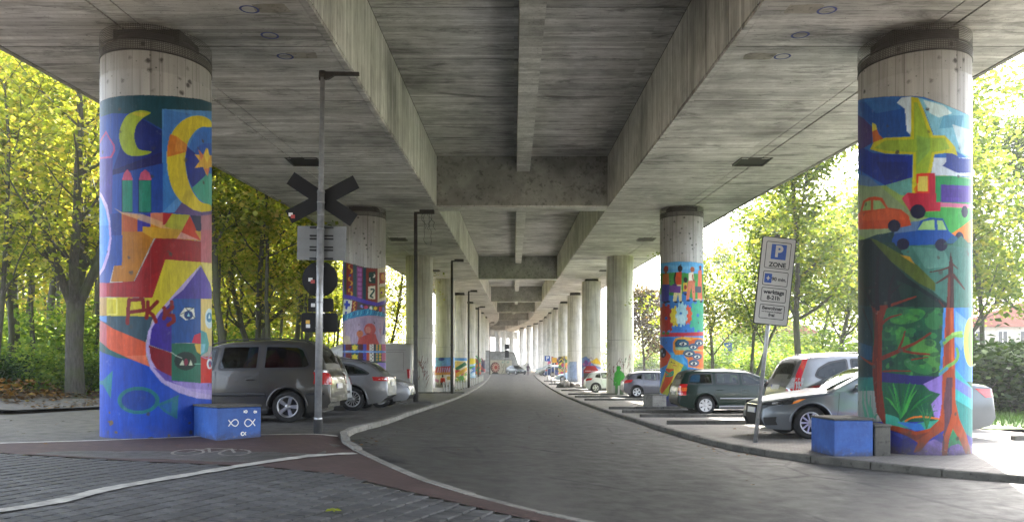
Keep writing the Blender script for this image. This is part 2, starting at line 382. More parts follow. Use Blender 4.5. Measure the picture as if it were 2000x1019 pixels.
M['grass_soil'] = simple('lawn_soil', (.06, .10, .02), .9, var=.4, scale=3)
xs = [-900, -400, -150, -80, -50, -35, -25, -18, -15, -13.5, -12, -10.5, -8, -5, -3.4, -2, 0, 2, 3.6, 6, 10, 12, 16, 25, 40, 70, 150, 400, 900]
ys = [-80, -20, 0, 5, 8, 10, 12, 14, 16, 18, 20, 22, 26, 30, 35, 42, 50, 58, 66, 78, 90, 102, 115, 128, 140, 160, 180, 220, 260, 400, 800, 2000]
grid_sheet('ground', xs, ys, lambda x, y: hland(x, y) - (.13 if abs(x) < 16 and y < 200 else .03), 'soil', kind='structure')
# kerb lines
LK = smooth_line([(-3.6, 122, 0), (-3.3, 100, 0), (-3.05, 60, 0), (-2.85, 40, 0), (-2.8, 26, 0), (-2.78, 17.5, 0), (-2.92, 15.0, 0), (-2.93, 13.6, 0), (-2.62, 12.3, 0), (-2.2, 11.3, 0), (-1.65, 10.1, 0), (-.88, 8.6, 0), (0, 7.45, 0), (.9, 6.6, 0), (3, 5.2, 0), (8, 3.6, 0), (16, 2.5, 0)], 5)
RK = smooth_line([(3.0, 122, 0), (3.1, 60, 0), (3.15, 40, 0), (3.3, 28, 0), (3.45, 22.4, 0), (3.75, 15.5, 0), (4.25, 12.9, 0), (5.3, 11.1, 0), (6.4, 9.9, 0), (9, 8.4, 0), (14, 6.8, 0), (22, 5.4, 0)], 5)
road_poly = [(p.x, p.y) for p in LK] + [(16, -12), (60, -12), (60, 4)] + [(p.x, p.y) for p in reversed(RK)]
sheet('road', road_poly, 1.5, hroad, 'road', kind='structure')
# far cross road at the end, bending off to the left and right
sheet('cross_road', [(-3.6, 122.01), (3.0, 122.01), (14, 124), (40, 126), (40, 134), (3, 133), (-14, 131), (-60, 128), (-60, 122), (-14, 124)], 3, lambda x, y: hbase(x, y) - .1, 'road', kind='structure')
# left footway with parking
lp = [(p.x, p.y) for p in LK if p.y > 2.4]
def inset(line, d):       # shift a polyline sideways (left of travel direction)
    out = []
    for i, p in enumerate(line):
        a = line[max(i - 1, 0)]; b = line[min(i + 1, len(line) - 1)]; t = (b - a).normalized(); out.append(Vector((p.x - t.y * d, p.y + t.x * d, 0)))
    return out
LKi = inset(LK, -.13); RKi = inset(RK, .13)
left_poly = [(p.x, p.y) for p in LKi if p.y > 8.0]
sheet('left_pavement', [(-11.8, 122), (-3.76, 121.9)] + left_poly[1:] + [(-1.0, 8.1), (-2.1, 8.95), (-3.1, 9.4), (-4.6, 9.8), (-7.5, 10.45), (-16, 10.7), (-16, 15.5), (-12.4, 19), (-11.8, 24)], 1.2, hleft, 'pave_far', kind='structure')
near_poly = [(-16, 2), (-16, 10.7), (-7.5, 10.45), (-4.6, 9.8), (-3.1, 9.4), (-2.1, 8.95), (-1.0, 8.1)] + [(p.x, p.y) for p in LKi if 3 < p.y < 8.0] + [(9, 2)]
sheet('grey_brick_pavement', near_poly, .9, lambda x, y: hleft(x, y) - .012, 'joint_sand', kind='structure')
# right parking strip
rp = [(p.x, p.y) for p in RKi]
sheet('right_pavement', rp + [(24, 5.5), (24, 13.8), (11.2, 15.2), (10.6, 24), (10.6, 122)], 1.5, hright, 'bay_brick', kind='structure')
sheet('concrete_path', [(-11.9, 24), (-12.5, 19.2), (-16, 15.7), (-24, 13.5), (-24, 16.5), (-17, 18.2), (-14.2, 20.8), (-13.6, 25), (-13.6, 90), (-11.9, 90)], 1.2, lambda x, y: max(hland(x, y), hleft(x, y)) + .012, 'kerb_dark', kind='structure')
# red cycle path between the two white lines and beyond
def lift(f, d): return lambda x, y: f(x, y) + d
WL1 = smooth_line([(-5.9, 5.0, 0), (-4.25, 6.35, 0), (-3.95, 7.6, 0), (-3.55, 8.7, 0), (-3.2, 9.6, 0), (-2.75, 10.45, 0), (-2.25, 10.9, 0)], 6)
WL2 = smooth_line([(-12, 10.9, 0), (-8.2, 11.2, 0), (-7.0, 11.6, 0), (-5.9, 12.1, 0), (-4.9, 12.5, 0), (-3.9, 12.75, 0), (-2.95, 12.85, 0)], 6)
redp = [(-12, 10.95), (-8.2, 11.15)] + [(p.x, p.y) for p in WL2 if p.x > -8] + [(-2.78, 12.4), (-2.36, 11.3), (-1.8, 10.1), (-1.02, 8.6), (-.12, 7.4), (.78, 6.55), (2.9, 5.1), (2.82, 4.98), (.6, 6.3), (-.3, 7.1), (-1.2, 7.95), (-2.1, 8.9), (-3.1, 9.35), (-4.6, 9.75), (-7.5, 10.4), (-12, 10.6)]
redo = sheet('cycle_path', redp, .5, lambda x, y: hleft(x, y) + (.004 if y > 8.5 else .010), 'red_brick', kind='structure')
def ribbon(name, line, wd, zf, m, parent=None, **kw):
    v = []; f = []
    for i, p in enumerate(line):
        a = line[max(i - 1, 0)]; b = line[min(i + 1, len(line) - 1)]; t = (b - a).normalized()
        wv = wd * (1 + .12 * math.sin(i * 1.7) + .08 * math.sin(i * 4.1))
        for s in (-.5, .5):
            x, y = p.x - t.y * wv * s, p.y + t.x * wv * s; v.append((x, y, zf(x, y)))
    f = [(2 * i, 2 * i + 2, 2 * i + 3, 2 * i + 1) for i in range(len(line) - 1)]
    return tag(mk(name, v, f, m, parent), **kw)
ribbon('white_line', WL1, .2, lift(hleft, .0145), 'white_paint', kind='structure')
ribbon('white_line', WL2, .10, lift(hleft, .009), 'white_paint', kind='structure')
# bicycle pictogram painted on the red path
M['worn_paint'] = simple('worn_marking_paint', (.20, .185, .165), .85, var=.55, scale=14)
bk = MB(); zb = hleft(-4.3, 11.6) + .0095
def pline(pts, wd=.04):
    for a, b in zip(pts, pts[1:]):
        a = Vector(a); b = Vector(b); t = (b - a).normalized() * wd / 2; n = Vector((-t.y, t.x))
        q = [a - t + n, a - t - n, b + t - n, b + t + n]; bk.add([(p.x, p.y, hleft(p.x, p.y) + .0095) for p in q], [(0, 1, 2, 3)])
for cx in (-4.55, -3.9):
    c = [(cx + .21 * math.cos(a * PI / 9) - .06 * math.sin(a * PI / 9), 10.72 + .30 * math.sin(a * PI / 9)) for a in range(19)]; pline(c)
pline([(-4.55, 10.72), (-4.42, 11.12), (-4.08, 11.08), (-3.9, 10.72)]); pline([(-4.42, 11.12), (-4.25, 10.72), (-4.08, 11.08)])
tag(bk.build('bicycle_marking', 'worn_paint'), 'white bicycle symbol painted on the red cycle path beside blue block', 'road marking')
# grey pavers in the foreground, each brick its own piece
ang = R(-20); ca, sa = math.cos(ang), math.sin(ang)
PW, PH, G = .205, .165, .012
def paver_mesh(seed):
    r = random.Random(seed); mb = MB(); j = lambda: r.uniform(-.003, .003)
    x0, x1, y0, y1 = -PW/2 + G/2 + j(), PW/2 - G/2 + j(), -PH/2 + G/2 + j(), PH/2 - G/2 + j(); b = .008
    v = [(x0, y0, -.03), (x1, y0, -.03), (x1, y1, -.03), (x0, y1, -.03), (x0, y0, -.004), (x1, y0, -.004), (x1, y1, -.004), (x0, y1, -.004),
         (x0 + b, y0 + b, .004), (x1 - b, y0 + b, .004), (x1 - b, y1 - b, .004), (x0 + b, y1 - b, .004)]
    f = [(0, 1, 5, 4), (1, 2, 6, 5), (2, 3, 7, 6), (3, 0, 4, 7), (4, 5, 9, 8), (5, 6, 10, 9), (6, 7, 11, 10), (7, 4, 8, 11), (8, 9, 10, 11)]
    return v, f
pm = []
for s_ in range(6):
    v, f = paver_mesh(s_); me = bpy.data.meshes.new('paver'); me.from_pydata(v, [], f); me.materials.append(M['paver']); pm.append((me, v, f))
npoly = [(-16, 2.2), (-16, 10.65), (-7.5, 10.40), (-4.6, 9.74), (-3.1, 9.33), (-2.1, 8.86), (-1.2, 7.9), (-.3, 7.05), (.6, 6.25), (2.0, 5.1), (5.5, 3.4), (5.5, 2.2)]
def inpoly(x, y, P):
    c = False; n = len(P)
    for i in range(n):
        x1, y1 = P[i]; x2, y2 = P[(i + 1) % n]
        if (y1 > y) != (y2 > y) and x < (x2 - x1) * (y - y1) / (y2 - y1) + x1: c = not c
    return c
spots = []
for i in range(-90, 60):
    for j in range(-30, 110):
        u = i * PW; v_ = j * PH + (PH / 2 if i % 2 else 0); x = u * ca - v_ * sa; y = u * sa + v_ * ca + 3
        if -9.5 < x < 5 and abs(x) < y * .75 + .5 and inpoly(x, y, npoly): spots.append((x, y))
inview = [p for p in spots if p[1] > 6.0 and abs(p[0]) < p[1] * .68]
inview.sort(key=lambda p: p[1]); first = set(inview[:290])
gp = bpy.data.objects['grey_brick_pavement']
rest = MB()
for k, (x, y) in enumerate(spots):
    me, v, f = pm[random.randrange(6)]; z = hleft(x, y) + random.uniform(-.002, .002)
    if (x, y) in first:
        o = bpy.data.objects.new('paver', me); COL.objects.link(o); o.parent = gp; o.location = (x, y, z); o.rotation_euler = (random.uniform(-.008, .008), random.uniform(-.008, .008), ang)
    elif y > 4:
        rest.add([(x + a * ca - b * sa, y + a * sa + b * ca, z + c) for a, b, c in v], f)
tag(rest.build('paver_field', 'paver', gp), kind='stuff')
# kerb stones
def kerbs(name, line, wd, up, zf, m, ymin, ymax, length=1.0, low=None):
    root = empty(name, kind='structure')
    pts = [p for p in line if ymin <= p.y <= ymax]; d = 0; segs = [pts[0]]; acc = 0
    for a, b in zip(pts, pts[1:]):
        L = (b - a).length; t = 0
        while acc + (L - t) >= length:
            t += length - acc; acc = 0; segs.append(a + (b - a) * (t / L))
        acc += L - t
    for a, b in zip(segs, segs[1:]):
        t = (b - a).normalized(); n = Vector((-t.y, t.x, 0)); g = t * .011; u = up * (low(a.y) if low else 1) 
        q = []
        for (p, s_) in ((a + g, 0), (b - g, 0), (b - g, wd), (a + g, wd)):
            pp = p + n * s_ ; q.append(pp)
        z = [zf(p.x, p.y) for p in q]; jz = random.uniform(-.006, .006)
        h = [lerp(z_ - .10, z_, u) + .003 + jz for z_ in z]
        bv = .018; nin = n * (bv if wd > 0 else -bv)
        vs = [(q[i].x, q[i].y, z[i] - .2) for i in range(4)] + [(q[i].x, q[i].y, h[i] - (bv if i < 2 else 0)) for i in range(4)] + [(q[i].x + nin.x, q[i].y + nin.y, h[i]) for i in range(2)]
        mk('kerbstone', vs, [(0, 1, 5, 4), (1, 2, 6, 9, 5), (2, 3, 7, 6), (3, 0, 4, 8, 7), (4, 5, 9, 8), (8, 9, 6, 7)], m, root)
    return root
lowf = lambda y: .12 + .88 * sstep(y, 11.6, 13.2)
kerbs('left_kerb', LK, -.13, 1, hbase, 'kerb', 5.2, 121, 1.0, low=lowf)
kerbs('right_kerb', RK, .13, 1, hbase, 'kerb_dark', 5.6, 121)
# low kerbs between the parking bays
bk_root = empty('bay_kerb', kind='structure')
for yy, x0, x1 in ((19.6, 3.9, 10.4), (22.9, 3.75, 10.4), (25.6, 3.6, 10.4), (28.4, 3.5, 10.4), (38.2, 3.5, 10.4), (43, 3.4, 10.4), (48.3, 3.4, 10.4), (57, 3.5, 10.4), (66, 3.6, 10.4), (75, 3.4, 10.4), (88, 3.4, 10.4), (14.8, 9.6, 14.5)):
    x = x0
    while x < x1 - .1:
        x2 = min(x + 1, x1); z0, z1 = hright(x, yy), hright(x2, yy); m_ = 'kerb_dark'
        mb = MB(); mb.bbox(x + .005, x2 - .005, yy - .06, yy + .08, z0 - .05, z0 + .10 + random.uniform(-.005, .005), .015)
        mb.build('kerbstone', m_, bk_root); x = x2
for yy, x0, x1 in ((27.4, -8.8, -2.95), (47.3, -9, -3.05)):
    x = x0
    while x < x1 - .1:
        x2 = min(x + 1, x1); z0 = hleft(x, yy); mb = MB(); mb.bbox(x + .005, x2 - .005, yy - .06, yy + .06, z0 - .05, z0 + .07, .012); mb.build('kerbstone', 'kerb_dark', bk_root); x = x2
# dark repair patch at the kerb corner, gully debris
sheet('road_patch', [(-2.75, 12.6), (-2.5, 12.75), (-1.9, 11.6), (-1.4, 10.25), (-1.62, 10.12), (-2.08, 11.05), (-2.5, 12.0)], .3, lambda x, y: hroad(x, y) + .012, 'patch_asphalt', kind='structure')
# ------------------------------------------------------------------ viaduct
HS = [(-60, 3.9), (-10, 4.5), (0, 4.93), (11.45, 5.52), (30.5, 6.5), (66.8, 7.88), (103, 9.13), (139, 10.4), (225, 12.5), (300, 13.6), (420, 14)]
def hs_(y): return EYE + interp(y, HS)
def ox(y): return -(max(0, y - 150) ** 2) / 1400
XLO, XLI, XRI, XRO = -8.95, -3.09, 3.74, 8.98
DEP = 2.0
vi = empty('viaduct', label='long concrete viaduct deck of two box girders rising over the street', cat='bridge')
def extr(name, prof, ys_, m, parent, cap=True):      # prof(y) -> list of (x, z)
    v = []; n = None
    for y in ys_:
        p = prof(y); n = len(p); v += [(x + ox(y), y, z) for x, z in p]
    f = [(j * n + i, j * n + (i + 1) % n, (j + 1) * n + (i + 1) % n, (j + 1) * n + i) for j in range(len(ys_) - 1) for i in range(n)]
    if cap: f += [tuple(range(n))[::-1], tuple((len(ys_) - 1) * n + i for i in range(n))]
    o = mk(name, v, f, m, parent); return o
YS = [-60, -30, -10, 0, 6, 11.45, 20, 30.5, 40, 50, 66.8, 85, 103, 120, 139, 150, 165, 180, 200, 225, 250, 275, 300, 350, 420]
PT = .05
extr('girder', lambda y: [(XLO + .05, hs_(y) + PT), (XLI - .04, hs_(y) + PT), (XLI - .02 , hs_(y) + DEP + .3), (XLO + .05, hs_(y) + DEP + .3)], YS, 'dark_gap', vi)
extr('girder', lambda y: [(XRI + .04, hs_(y) + PT), (XRO - .05, hs_(y) + PT), (XRO - .05, hs_(y) + DEP + .3), (XRI + .02, hs_(y) + DEP + .3)], YS, 'dark_gap', vi)
extr('edge_fascia', lambda y: [(XLO - .05, hs_(y) - .02), (XLO + .047, hs_(y) - .02), (XLO + .047, hs_(y) + 3.1), (XLO - .05, hs_(y) + 3.1)], YS, 'beam', vi)
extr('edge_fascia', lambda y: [(XRO - .047, hs_(y) - .02), (XRO + .05, hs_(y) - .02), (XRO + .05, hs_(y) + 3.1), (XRO - .047, hs_(y) + 3.1)], YS, 'beam', vi)
extr('deck_slab', lambda y: [(XLO + .06, hs_(y) + DEP + .32), (XRO - .06, hs_(y) + DEP + .32), (XRO - .06, hs_(y) + DEP + .6), (XLO + .06, hs_(y) + DEP + .6)], YS, 'beam', vi)
def pbox(name, x0, x1, y0, y1, zb, zt, m, parent, dirty=0):     # box following the sloping soffit; zb/zt offsets
    v = []
    for y in (y0, y1):
        for x, dz in ((x0, zb), (x1, zb), (x1, zt), (x0, zt)): v.append((x + ox(y), y, hs_(y) + dz))
    o = mk(name, v, [(0, 3, 2, 1), (4, 5, 6, 7), (0, 1, 5, 4), (1, 2, 6, 5), (2, 3, 7, 6), (3, 0, 4, 7)], m, parent)
    if dirty:
        o.data.materials.append(M['dark_gap'])      # grimy joint faces
        for i in ((0, 1) if dirty == 1 else (0, 1, 2, 4)): o.data.polygons[i].material_index = 1
    return o
BAY = 3.15; g = .011
ylines = [3.9 + BAY * k for k in range(0, 36)]
HOLES = (22.4, 40.4, 58.4)
def hole_in(y0, y1): return any(y0 < h < y1 for h in HOLES)
for a, b in zip(ylines, ylines[1:]):
    rg = random.uniform(-.003, .003)
    for (x0, x1) in ((XLO + .06, -6.425), (-6.395, -6.065), (-6.035, XLI - .13), (XRI + .13, 6.745), (6.775, 7.105), (7.135, XRO - .06)):
        band = x1 - x0 < .5
        pbox('soffit_panel', x0, x1, a + g, b - g, (.006 if band else rg), PT - .003, 'soffit', vi, 1)
    pbox('edge_strip', XLI - .115, XLI, a + g, b - g, -.015, PT - .005, 'soffit', vi); pbox('edge_strip', XRI, XRI + .115, a + g, b - g, -.015, PT - .005, 'soffit', vi)
    for (x0, x1) in ((XLI + .02, .10), (.64, XRI - .02)):
        pbox('deck_panel', x0, x1, a + g, b - g, DEP, DEP + .25, 'soffit', vi, 1)
    for h in (0, 1):
        c, d = a + h * BAY / 2, a + (h + 1) * BAY / 2
        pbox('web_panel', XLI - .035, XLI + .012, c + g * .8, d - g * .8, .055, DEP - .012, 'web', vi, 1)
        pbox('web_panel', XRI - .012, XRI + .035, c + g * .8, d - g * .8, .055, DEP - .012, 'web', vi, 1)
def strip_run(name, x0, x1, ya, yb, zb, zt, m):
    yy = [y for y in YS if ya < y < yb]; yy = [ya] + yy + [yb]
    extr(name, lambda y: [(x0, hs_(y) + zb), (x1, hs_(y) + zb), (x1, hs_(y) + zt), (x0, hs_(y) + zt)], yy, m, vi)
for ya, yb in ((-60, ylines[0] - g), (ylines[-1] + g, 420)):
    strip_run('soffit_run', XLO + .06, XLI, ya, yb, 0, PT - .003, 'soffit'); strip_run('soffit_run', XRI, XRO - .06, ya, yb, 0, PT - .003, 'soffit')
    strip_run('web_run', XLI - .035, XLI + .012, ya, yb, .055, DEP - .012, 'web'); strip_run('web_run', XRI - .012, XRI + .035, ya, yb, .055, DEP - .012, 'web')
    strip_run('deck_run', XLI + .02, .10, ya, yb, DEP, DEP + .25, 'soffit'); strip_run('deck_run', .64, XRI - .02, ya, yb, DEP, DEP + .25, 'soffit')
strip_run('centre_beam', .11, .63, -60, 420, DEP - .62, DEP + .31, 'web')
for k in range(-1, 9):
    y = 31 + 36 * k
    if y > 300: break
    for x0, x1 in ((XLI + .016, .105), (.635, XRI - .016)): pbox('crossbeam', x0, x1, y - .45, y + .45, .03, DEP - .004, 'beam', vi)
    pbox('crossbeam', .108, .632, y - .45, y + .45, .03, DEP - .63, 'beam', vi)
    pbox('crossbeam_edge', XLI + .02, XRI - .02, y - .5, y + .5, -.03, .026, 'web', vi)
# drain holes in the soffit: frame, flush black plate painted for their inner shade
for hy in HOLES:
    for cx in (-6.1, 6.95):
        mb = MB(); z = hs_(hy) - .008
        for (a, b, c, d) in ((-.46, .46, -.45, -.41), (-.46, .46, .41, .45), (-.46, -.42, -.41, .41), (.42, .46, -.41, .41)):
            mb.box(cx + a, cx + b, hy + c, hy + d, z - .03, z + .03)
        mb.build('drain_frame', 'dark_steel', vi)
        mb = MB(); mb.box(cx - .418, cx + .418, hy - .408, hy + .408, z - .004, z + .02); mb.build('drain_hole_shade', 'black', vi)
# repair patches and spray rings on the soffit
def ring(cx, cy, r, m):
    mb = MB(); v = []; n = 28
    for k in range(n):
        a = 2 * PI * k / n
        for rr in (r, r - .035): v.append((cx + rr * math.cos(a), cy + rr * math.sin(a), hs_(cy + rr * math.sin(a)) - .008))
    mb.add(v, [(2 * k, 2 * ((k + 1) % n), 2 * ((k + 1) % n) + 1, 2 * k + 1) for k in range(n)]); mb.build('spray_ring', m, vi)
M['blue_spray'] = simple('blue_spray_paint', (.03, .05, .22), .6)
M['patch'] = concrete('repair_mortar', (.24, .23, .20), (.42, .40, .36), (2, 2, 2), .4, .4)
def soff(px, py):
    y = 14.
    for _ in range(30): y = (hs_(y) - EYE) * FPX / (VY - py)
    return (px - VX) * y / FPX, y
for px, py in ((527, 69), (557, 110), (1563, 68), (1615, 20), (1528, 110), (487, 18)): x, y = soff(px, py); ring(x, y, .15, 'blue_spray')
for px, py in ((530, 16), (1568, 17), (1483, 110), (590, 108)):
    x, y = soff(px, py); v = []
    for k in range(14):
        a = 2 * PI * k / 14 + .1; dx = .27 * (abs(math.cos(a)) ** .25) * math.copysign(1, math.cos(a)) * random.uniform(.9, 1.08); dy = .17 * (abs(math.sin(a)) ** .25) * math.copysign(1, math.sin(a)) * random.uniform(.85, 1.1)
        v.append((x + dx, y + dy, hs_(y + dy) - .0075))
    mk('repair_patch', v, [tuple(range(14))], 'patch', vi)
# ------------------------------------------------------------------ murals: a small polygon painter, laid on the pier as vertex colour
class Canvas:
    def __init__(s, x0, y0, x1, y1, ss=1.5):
        s.x0, s.y0, s.ss = x0, y0, ss; s.w = int((x1 - x0) * ss); s.h = int((y1 - y0) * ss)
        s.a = np.zeros((s.h, s.w, 4)); s.T = (0, 0, 1.0)
    def zoom(s, ox_, oy_, k): s.T = (ox_, oy_, k); return s
    def tx(s, p): return ((s.T[0] + p[0] / s.T[2] - s.x0) * s.ss, (s.T[1] + p[1] / s.T[2] - s.y0) * s.ss)
    def _fill(s, P, c, al=1.0):
        P = np.array(P); x0 = max(0, int(P[:, 0].min()) - 1); x1 = min(s.w, int(P[:, 0].max()) + 2); y0 = max(0, int(P[:, 1].min()) - 1); y1 = min(s.h, int(P[:, 1].max()) + 2)
        if x1 <= x0 or y1 <= y0: return
        X, Y = np.meshgrid(np.arange(x0, x1) + .5, np.arange(y0, y1) + .5); ins = np.zeros(X.shape, bool); n = len(P)
        for i in range(n):
            ax, ay = P[i]; bx, by = P[(i + 1) % n]
            if ay != by: ins ^= ((ay > Y) != (by > Y)) & (X < (bx - ax) * (Y - ay) / (by - ay) + ax)
        sub = s.a[y0:y1, x0:x1]; col = np.array(hexc(c))
        m = ins[..., None] * al; sub[:] = sub * (1 - m) + col * m
    def P(s, c, pts, al=1.0, sm=False):
        if sm:
            q = [Vector((p[0], p[1], 0)) for p in pts]; q = [q[-1]] + q + [q[0], q[1]]
            pts = [(p.x, p.y) for p in smooth_line(q, 5)[5:-5]]
        s._fill([s.tx(p) for p in pts], c, al); return s
    def E(s, c, cx, cy, rx, ry, al=1.0, rot=0, a0=0, a1=360):
        n = 28; r = R(rot); pts = []
        for k in range(n + 1):
            a = R(a0 + (a1 - a0) * k / n); x, y = rx * math.cos(a), ry * math.sin(a); pts.append((cx + x * math.cos(r) - y * math.sin(r), cy + x * math.sin(r) + y * math.cos(r)))
        return s.P(c, pts, al)
    def L(s, c, w, pts, al=1.0, sm=False, w2=None):
        if sm and len(pts) > 2: pts = [(p.x, p.y) for p in smooth_line([(x, y, 0) for x, y in pts], 5)]
        n = len(pts) - 1
        for i, (a, b) in enumerate(zip(pts, pts[1:])):
            dx, dy = b[0] - a[0], b[1] - a[1]; L_ = math.hypot(dx, dy) + 1e-9
            wa = w if w2 is None else lerp(w, w2, i / n); wb = w if w2 is None else lerp(w, w2, (i + 1) / n)
            nx, ny = -dy / L_, dx / L_
            s.P(c, [(a[0] + nx * wa / 2, a[1] + ny * wa / 2), (b[0] + nx * wb / 2, b[1] + ny * wb / 2), (b[0] - nx * wb / 2, b[1] - ny * wb / 2), (a[0] - nx * wa / 2, a[1] - ny * wa / 2)], al)
            if al == 1 and w > 5: s.E(c, a[0], a[1], wa / 2, wa / 2); s.E(c, b[0], b[1], wb / 2, wb / 2)
        return s
    def sample(s, px, py):
        fx = (px - s.x0) * s.ss - .5; fy = (py - s.y0) * s.ss - .5
        ix = np.floor(fx).astype(int); iy = np.floor(fy).astype(int); tx = (fx - ix)[..., None]; ty = (fy - iy)[..., None]
        okk = (fy > -1) & (fy < s.h)
        g = lambda i, j: s.a[np.clip(j, 0, s.h - 1), np.clip(i, 0, s.w - 1)]
        c = (g(ix, iy) * (1 - tx) + g(ix + 1, iy) * tx) * (1 - ty) + (g(ix, iy + 1) * (1 - tx) + g(ix + 1, iy + 1) * tx) * ty
        c[~okk] = 0; return c
def eye(c, x, y, w, h, iris='#26406e', white='#d9dccf', line='#1c1c2a'):
    q = [(x - w, y), (x - w * .5, y - h * .8), (x, y - h), (x + w * .5, y - h * .8), (x + w, y), (x + w * .5, y + h * .7), (x, y + h * .9), (x - w * .5, y + h * .7)]
    c.P(line, [(x + (a - x) * 1.18, y + (b - y) * 1.3) for a, b in q], sm=True); c.P(white, q, sm=True); c.E(iris, x, y, h * .85, h * .85); c.E('#101018', x, y, h * .42, h * .42); c.E('#ffffff', x - h * .25, y - h * .3, h * .16, h * .16)
def star(c, col, x, y, r, r2, n, rot=0):
    c.P(col, [(x + (r if k % 2 == 0 else r2) * math.sin(R(rot) + PI * k / n), y - (r if k % 2 == 0 else r2) * math.cos(R(rot) + PI * k / n)) for k in range(2 * n)])
def gear(c, col, x, y, rx, ry, n=12):
    pts = []
    for k in range(n):
        for f, q in ((0, 1), (.45, 1), (.5, 1.22), (.95, 1.22)): a = 2 * PI * (k + f) / n; pts.append((x + rx * q * math.cos(a), y + ry * q * math.sin(a)))
    c.P(col, pts)
def moons():
    c = Canvas(190, 180, 422, 862, 1.6); c.zoom(150, 20, 2.315)
    c.P('#2154a6', [(95, 440), (110, 410), (150, 396), (200, 388), (300, 384), (430, 388), (560, 402), (630, 425), (630, 1030), (95, 1030)])
    c.P('#1d5866', [(95, 440), (110, 410), (150, 396), (200, 388), (300, 384), (430, 388), (560, 402), (630, 425), (630, 465), (560, 456), (388, 448), (388, 540), (340, 512), (290, 484), (240, 468), (160, 466), (110, 482)])
    c.P('#1a3385', [(260, 470), (388, 548), (388, 640), (340, 668), (165, 722), (190, 650), (215, 560), (235, 500)])
    c.P('#25286f', [(165, 722), (388, 640), (388, 692), (165, 745)])
    c.P('#5f9ad2', [(386, 447), (630, 456), (630, 915), (388, 915)]); c.P('#3f86c8', [(388, 560), (412, 600), (404, 720), (450, 850), (388, 912)])
    c.P('#2f6cc0', [(395, 450), (520, 470), (440, 520), (410, 600), (390, 560)], .4)
    c.E('#3a7dca', 600, 700, 105, 185); c.P('#1b3b9a', [(492, 612), (560, 668), (596, 740), (520, 800), (500, 760), (489, 690)])
    c.E('#2a5cb4', 596, 640, 62, 40, .7)
    c.P('#4aa893', [(592, 735), (518, 805), (545, 848), (585, 878), (622, 884), (622, 745)])
    c.P('#6fc0ae', [(592, 735), (600, 880), (622, 884), (622, 745)])
    c.P('#a9ba2e', [(258, 460), (295, 453), (335, 465), (300, 488), (272, 520), (262, 560), (266, 600), (285, 630), (337, 640), (310, 655), (250, 659), (215, 638), (196, 592), (196, 545), (212, 500), (232, 474)], sm=True)
    c.P('#c9c03a', [(258, 462), (330, 465), (296, 485), (252, 470)])
    moon = [(611, 527), (603, 498), (565, 478), (512, 481), (462, 512), (425, 565), (407, 640), (410, 720), (426, 792), (456, 848), (500, 888), (553, 910), (606, 906), (604, 880), (560, 866), (524, 822), (500, 762), (489, 692), (494, 622), (514, 572), (555, 530)]
    c.P('#dccc2f', moon, sm=True)
    c.P('#d88a26', [(421, 560), (452, 572), (498, 608), (493, 640), (462, 650), (408, 664), (408, 620)]); c.P('#e2a54a', [(452, 572), (498, 608), (493, 640), (440, 640)], .6)
    c.P('#c2b436', [(500, 800), (520, 830), (500, 885), (470, 860)], .6)
    star(c, '#dfb54a', 584, 682, 62, 30, 6); c.P('#d98a5a', [(548, 630), (572, 655), (560, 680)]); c.P('#e08c6a', [(575, 715), (600, 715), (590, 750)]); c.P('#e6cf5a', [(572, 655), (590, 622), (600, 660), (588, 690)])
    for x0, x1, y0 in ((207, 253, 768), (282, 337, 768)):
        c.P('#23304f', [(x0 - 2, y0 - 3), (x1 + 2, y0 - 3), (x1 + 2, 914), (x0 - 2, 914)]); c.P('#2b8f79', [(x0 + 1, y0 + 2), (x1 - 1, y0 + 2), (x1 - 1, 911), (x0 + 1, 911)])
        m_ = (x0 + x1) / 2; c.P('#c76080', [(x0, y0), (x0 + 8, y0 - 32), (m_, y0 - 48), (x1 - 8, y0 - 32), (x1 + 2, y0)], sm=False)
    c.P('#b84f86', [(95, 610), (110, 580), (134, 545), (150, 575), (174, 610), (176, 635), (160, 668), (95, 672)]); c.P('#6b68b4', [(100, 610), (134, 556), (166, 612), (168, 634), (154, 660), (100, 665)])
    c.P('#5e57a4', [(95, 672), (165, 670), (160, 935), (130, 870), (95, 820)]); c.P('#4f3f94', [(132, 672), (165, 670), (160, 935), (132, 870)])
    c.P('#c9b9dc', [(95, 810), (115, 830), (140, 880), (152, 940), (158, 1030), (95, 1030)]); c.P('#5aa0e0', [(95, 832), (112, 850), (132, 900), (146, 960), (150, 1030), (95, 1030)])
    c.P('#203f8e', [(155, 920), (205, 915), (208, 1030), (160, 1030)])
    c.P('#c98a1e', [(205, 915), (420, 960), (490, 1030), (205, 1030)])
    c.P('#bb6632', [(208, 918), (275, 925), (275, 1000), (207, 1003)]); c.P('#443c9c', [(275, 940), (333, 917), (333, 1000), (275, 1000)]); c.P('#d0866c', [(333, 917), (388, 915), (388, 975), (333, 960)])
    c.P('#d8b98a', [(170, 893), (205, 912), (300, 922), (490, 1000), (520, 1030), (450, 1010), (330, 965), (205, 920)], .65)
    c.P('#b12f36', [(388, 916), (436, 918), (405, 965), (388, 972)]); c.P('#b4b53a', [(430, 920), (511, 925), (470, 1002), (395, 976)]); c.P('#cc4a28', [(510, 928), (556, 1030), (470, 1002)]); c.P('#252b56', [(512, 925), (560, 930), (562, 1030), (552, 1030)])
    c.P('#6d5a90', [(440, 915), (474, 868), (525, 902), (560, 912), (622, 905), (622, 932), (560, 930), (510, 926)]); c.P('#b4808f', [(560, 928), (630, 920), (630, 1030), (562, 1030)])
    c.zoom(150, 440, 2.315)
    c.P('#2353a2', [(95, 45), (210, 45), (210, 185), (170, 183), (150, 262), (95, 262)])
    c.P('#b9a6d6', [(95, 0), (155, 0), (159, 60), (150, 130), (128, 195), (95, 240)]); c.P('#4c92d8', [(95, 0), (146, 0), (149, 60), (140, 120), (116, 190), (95, 220)])
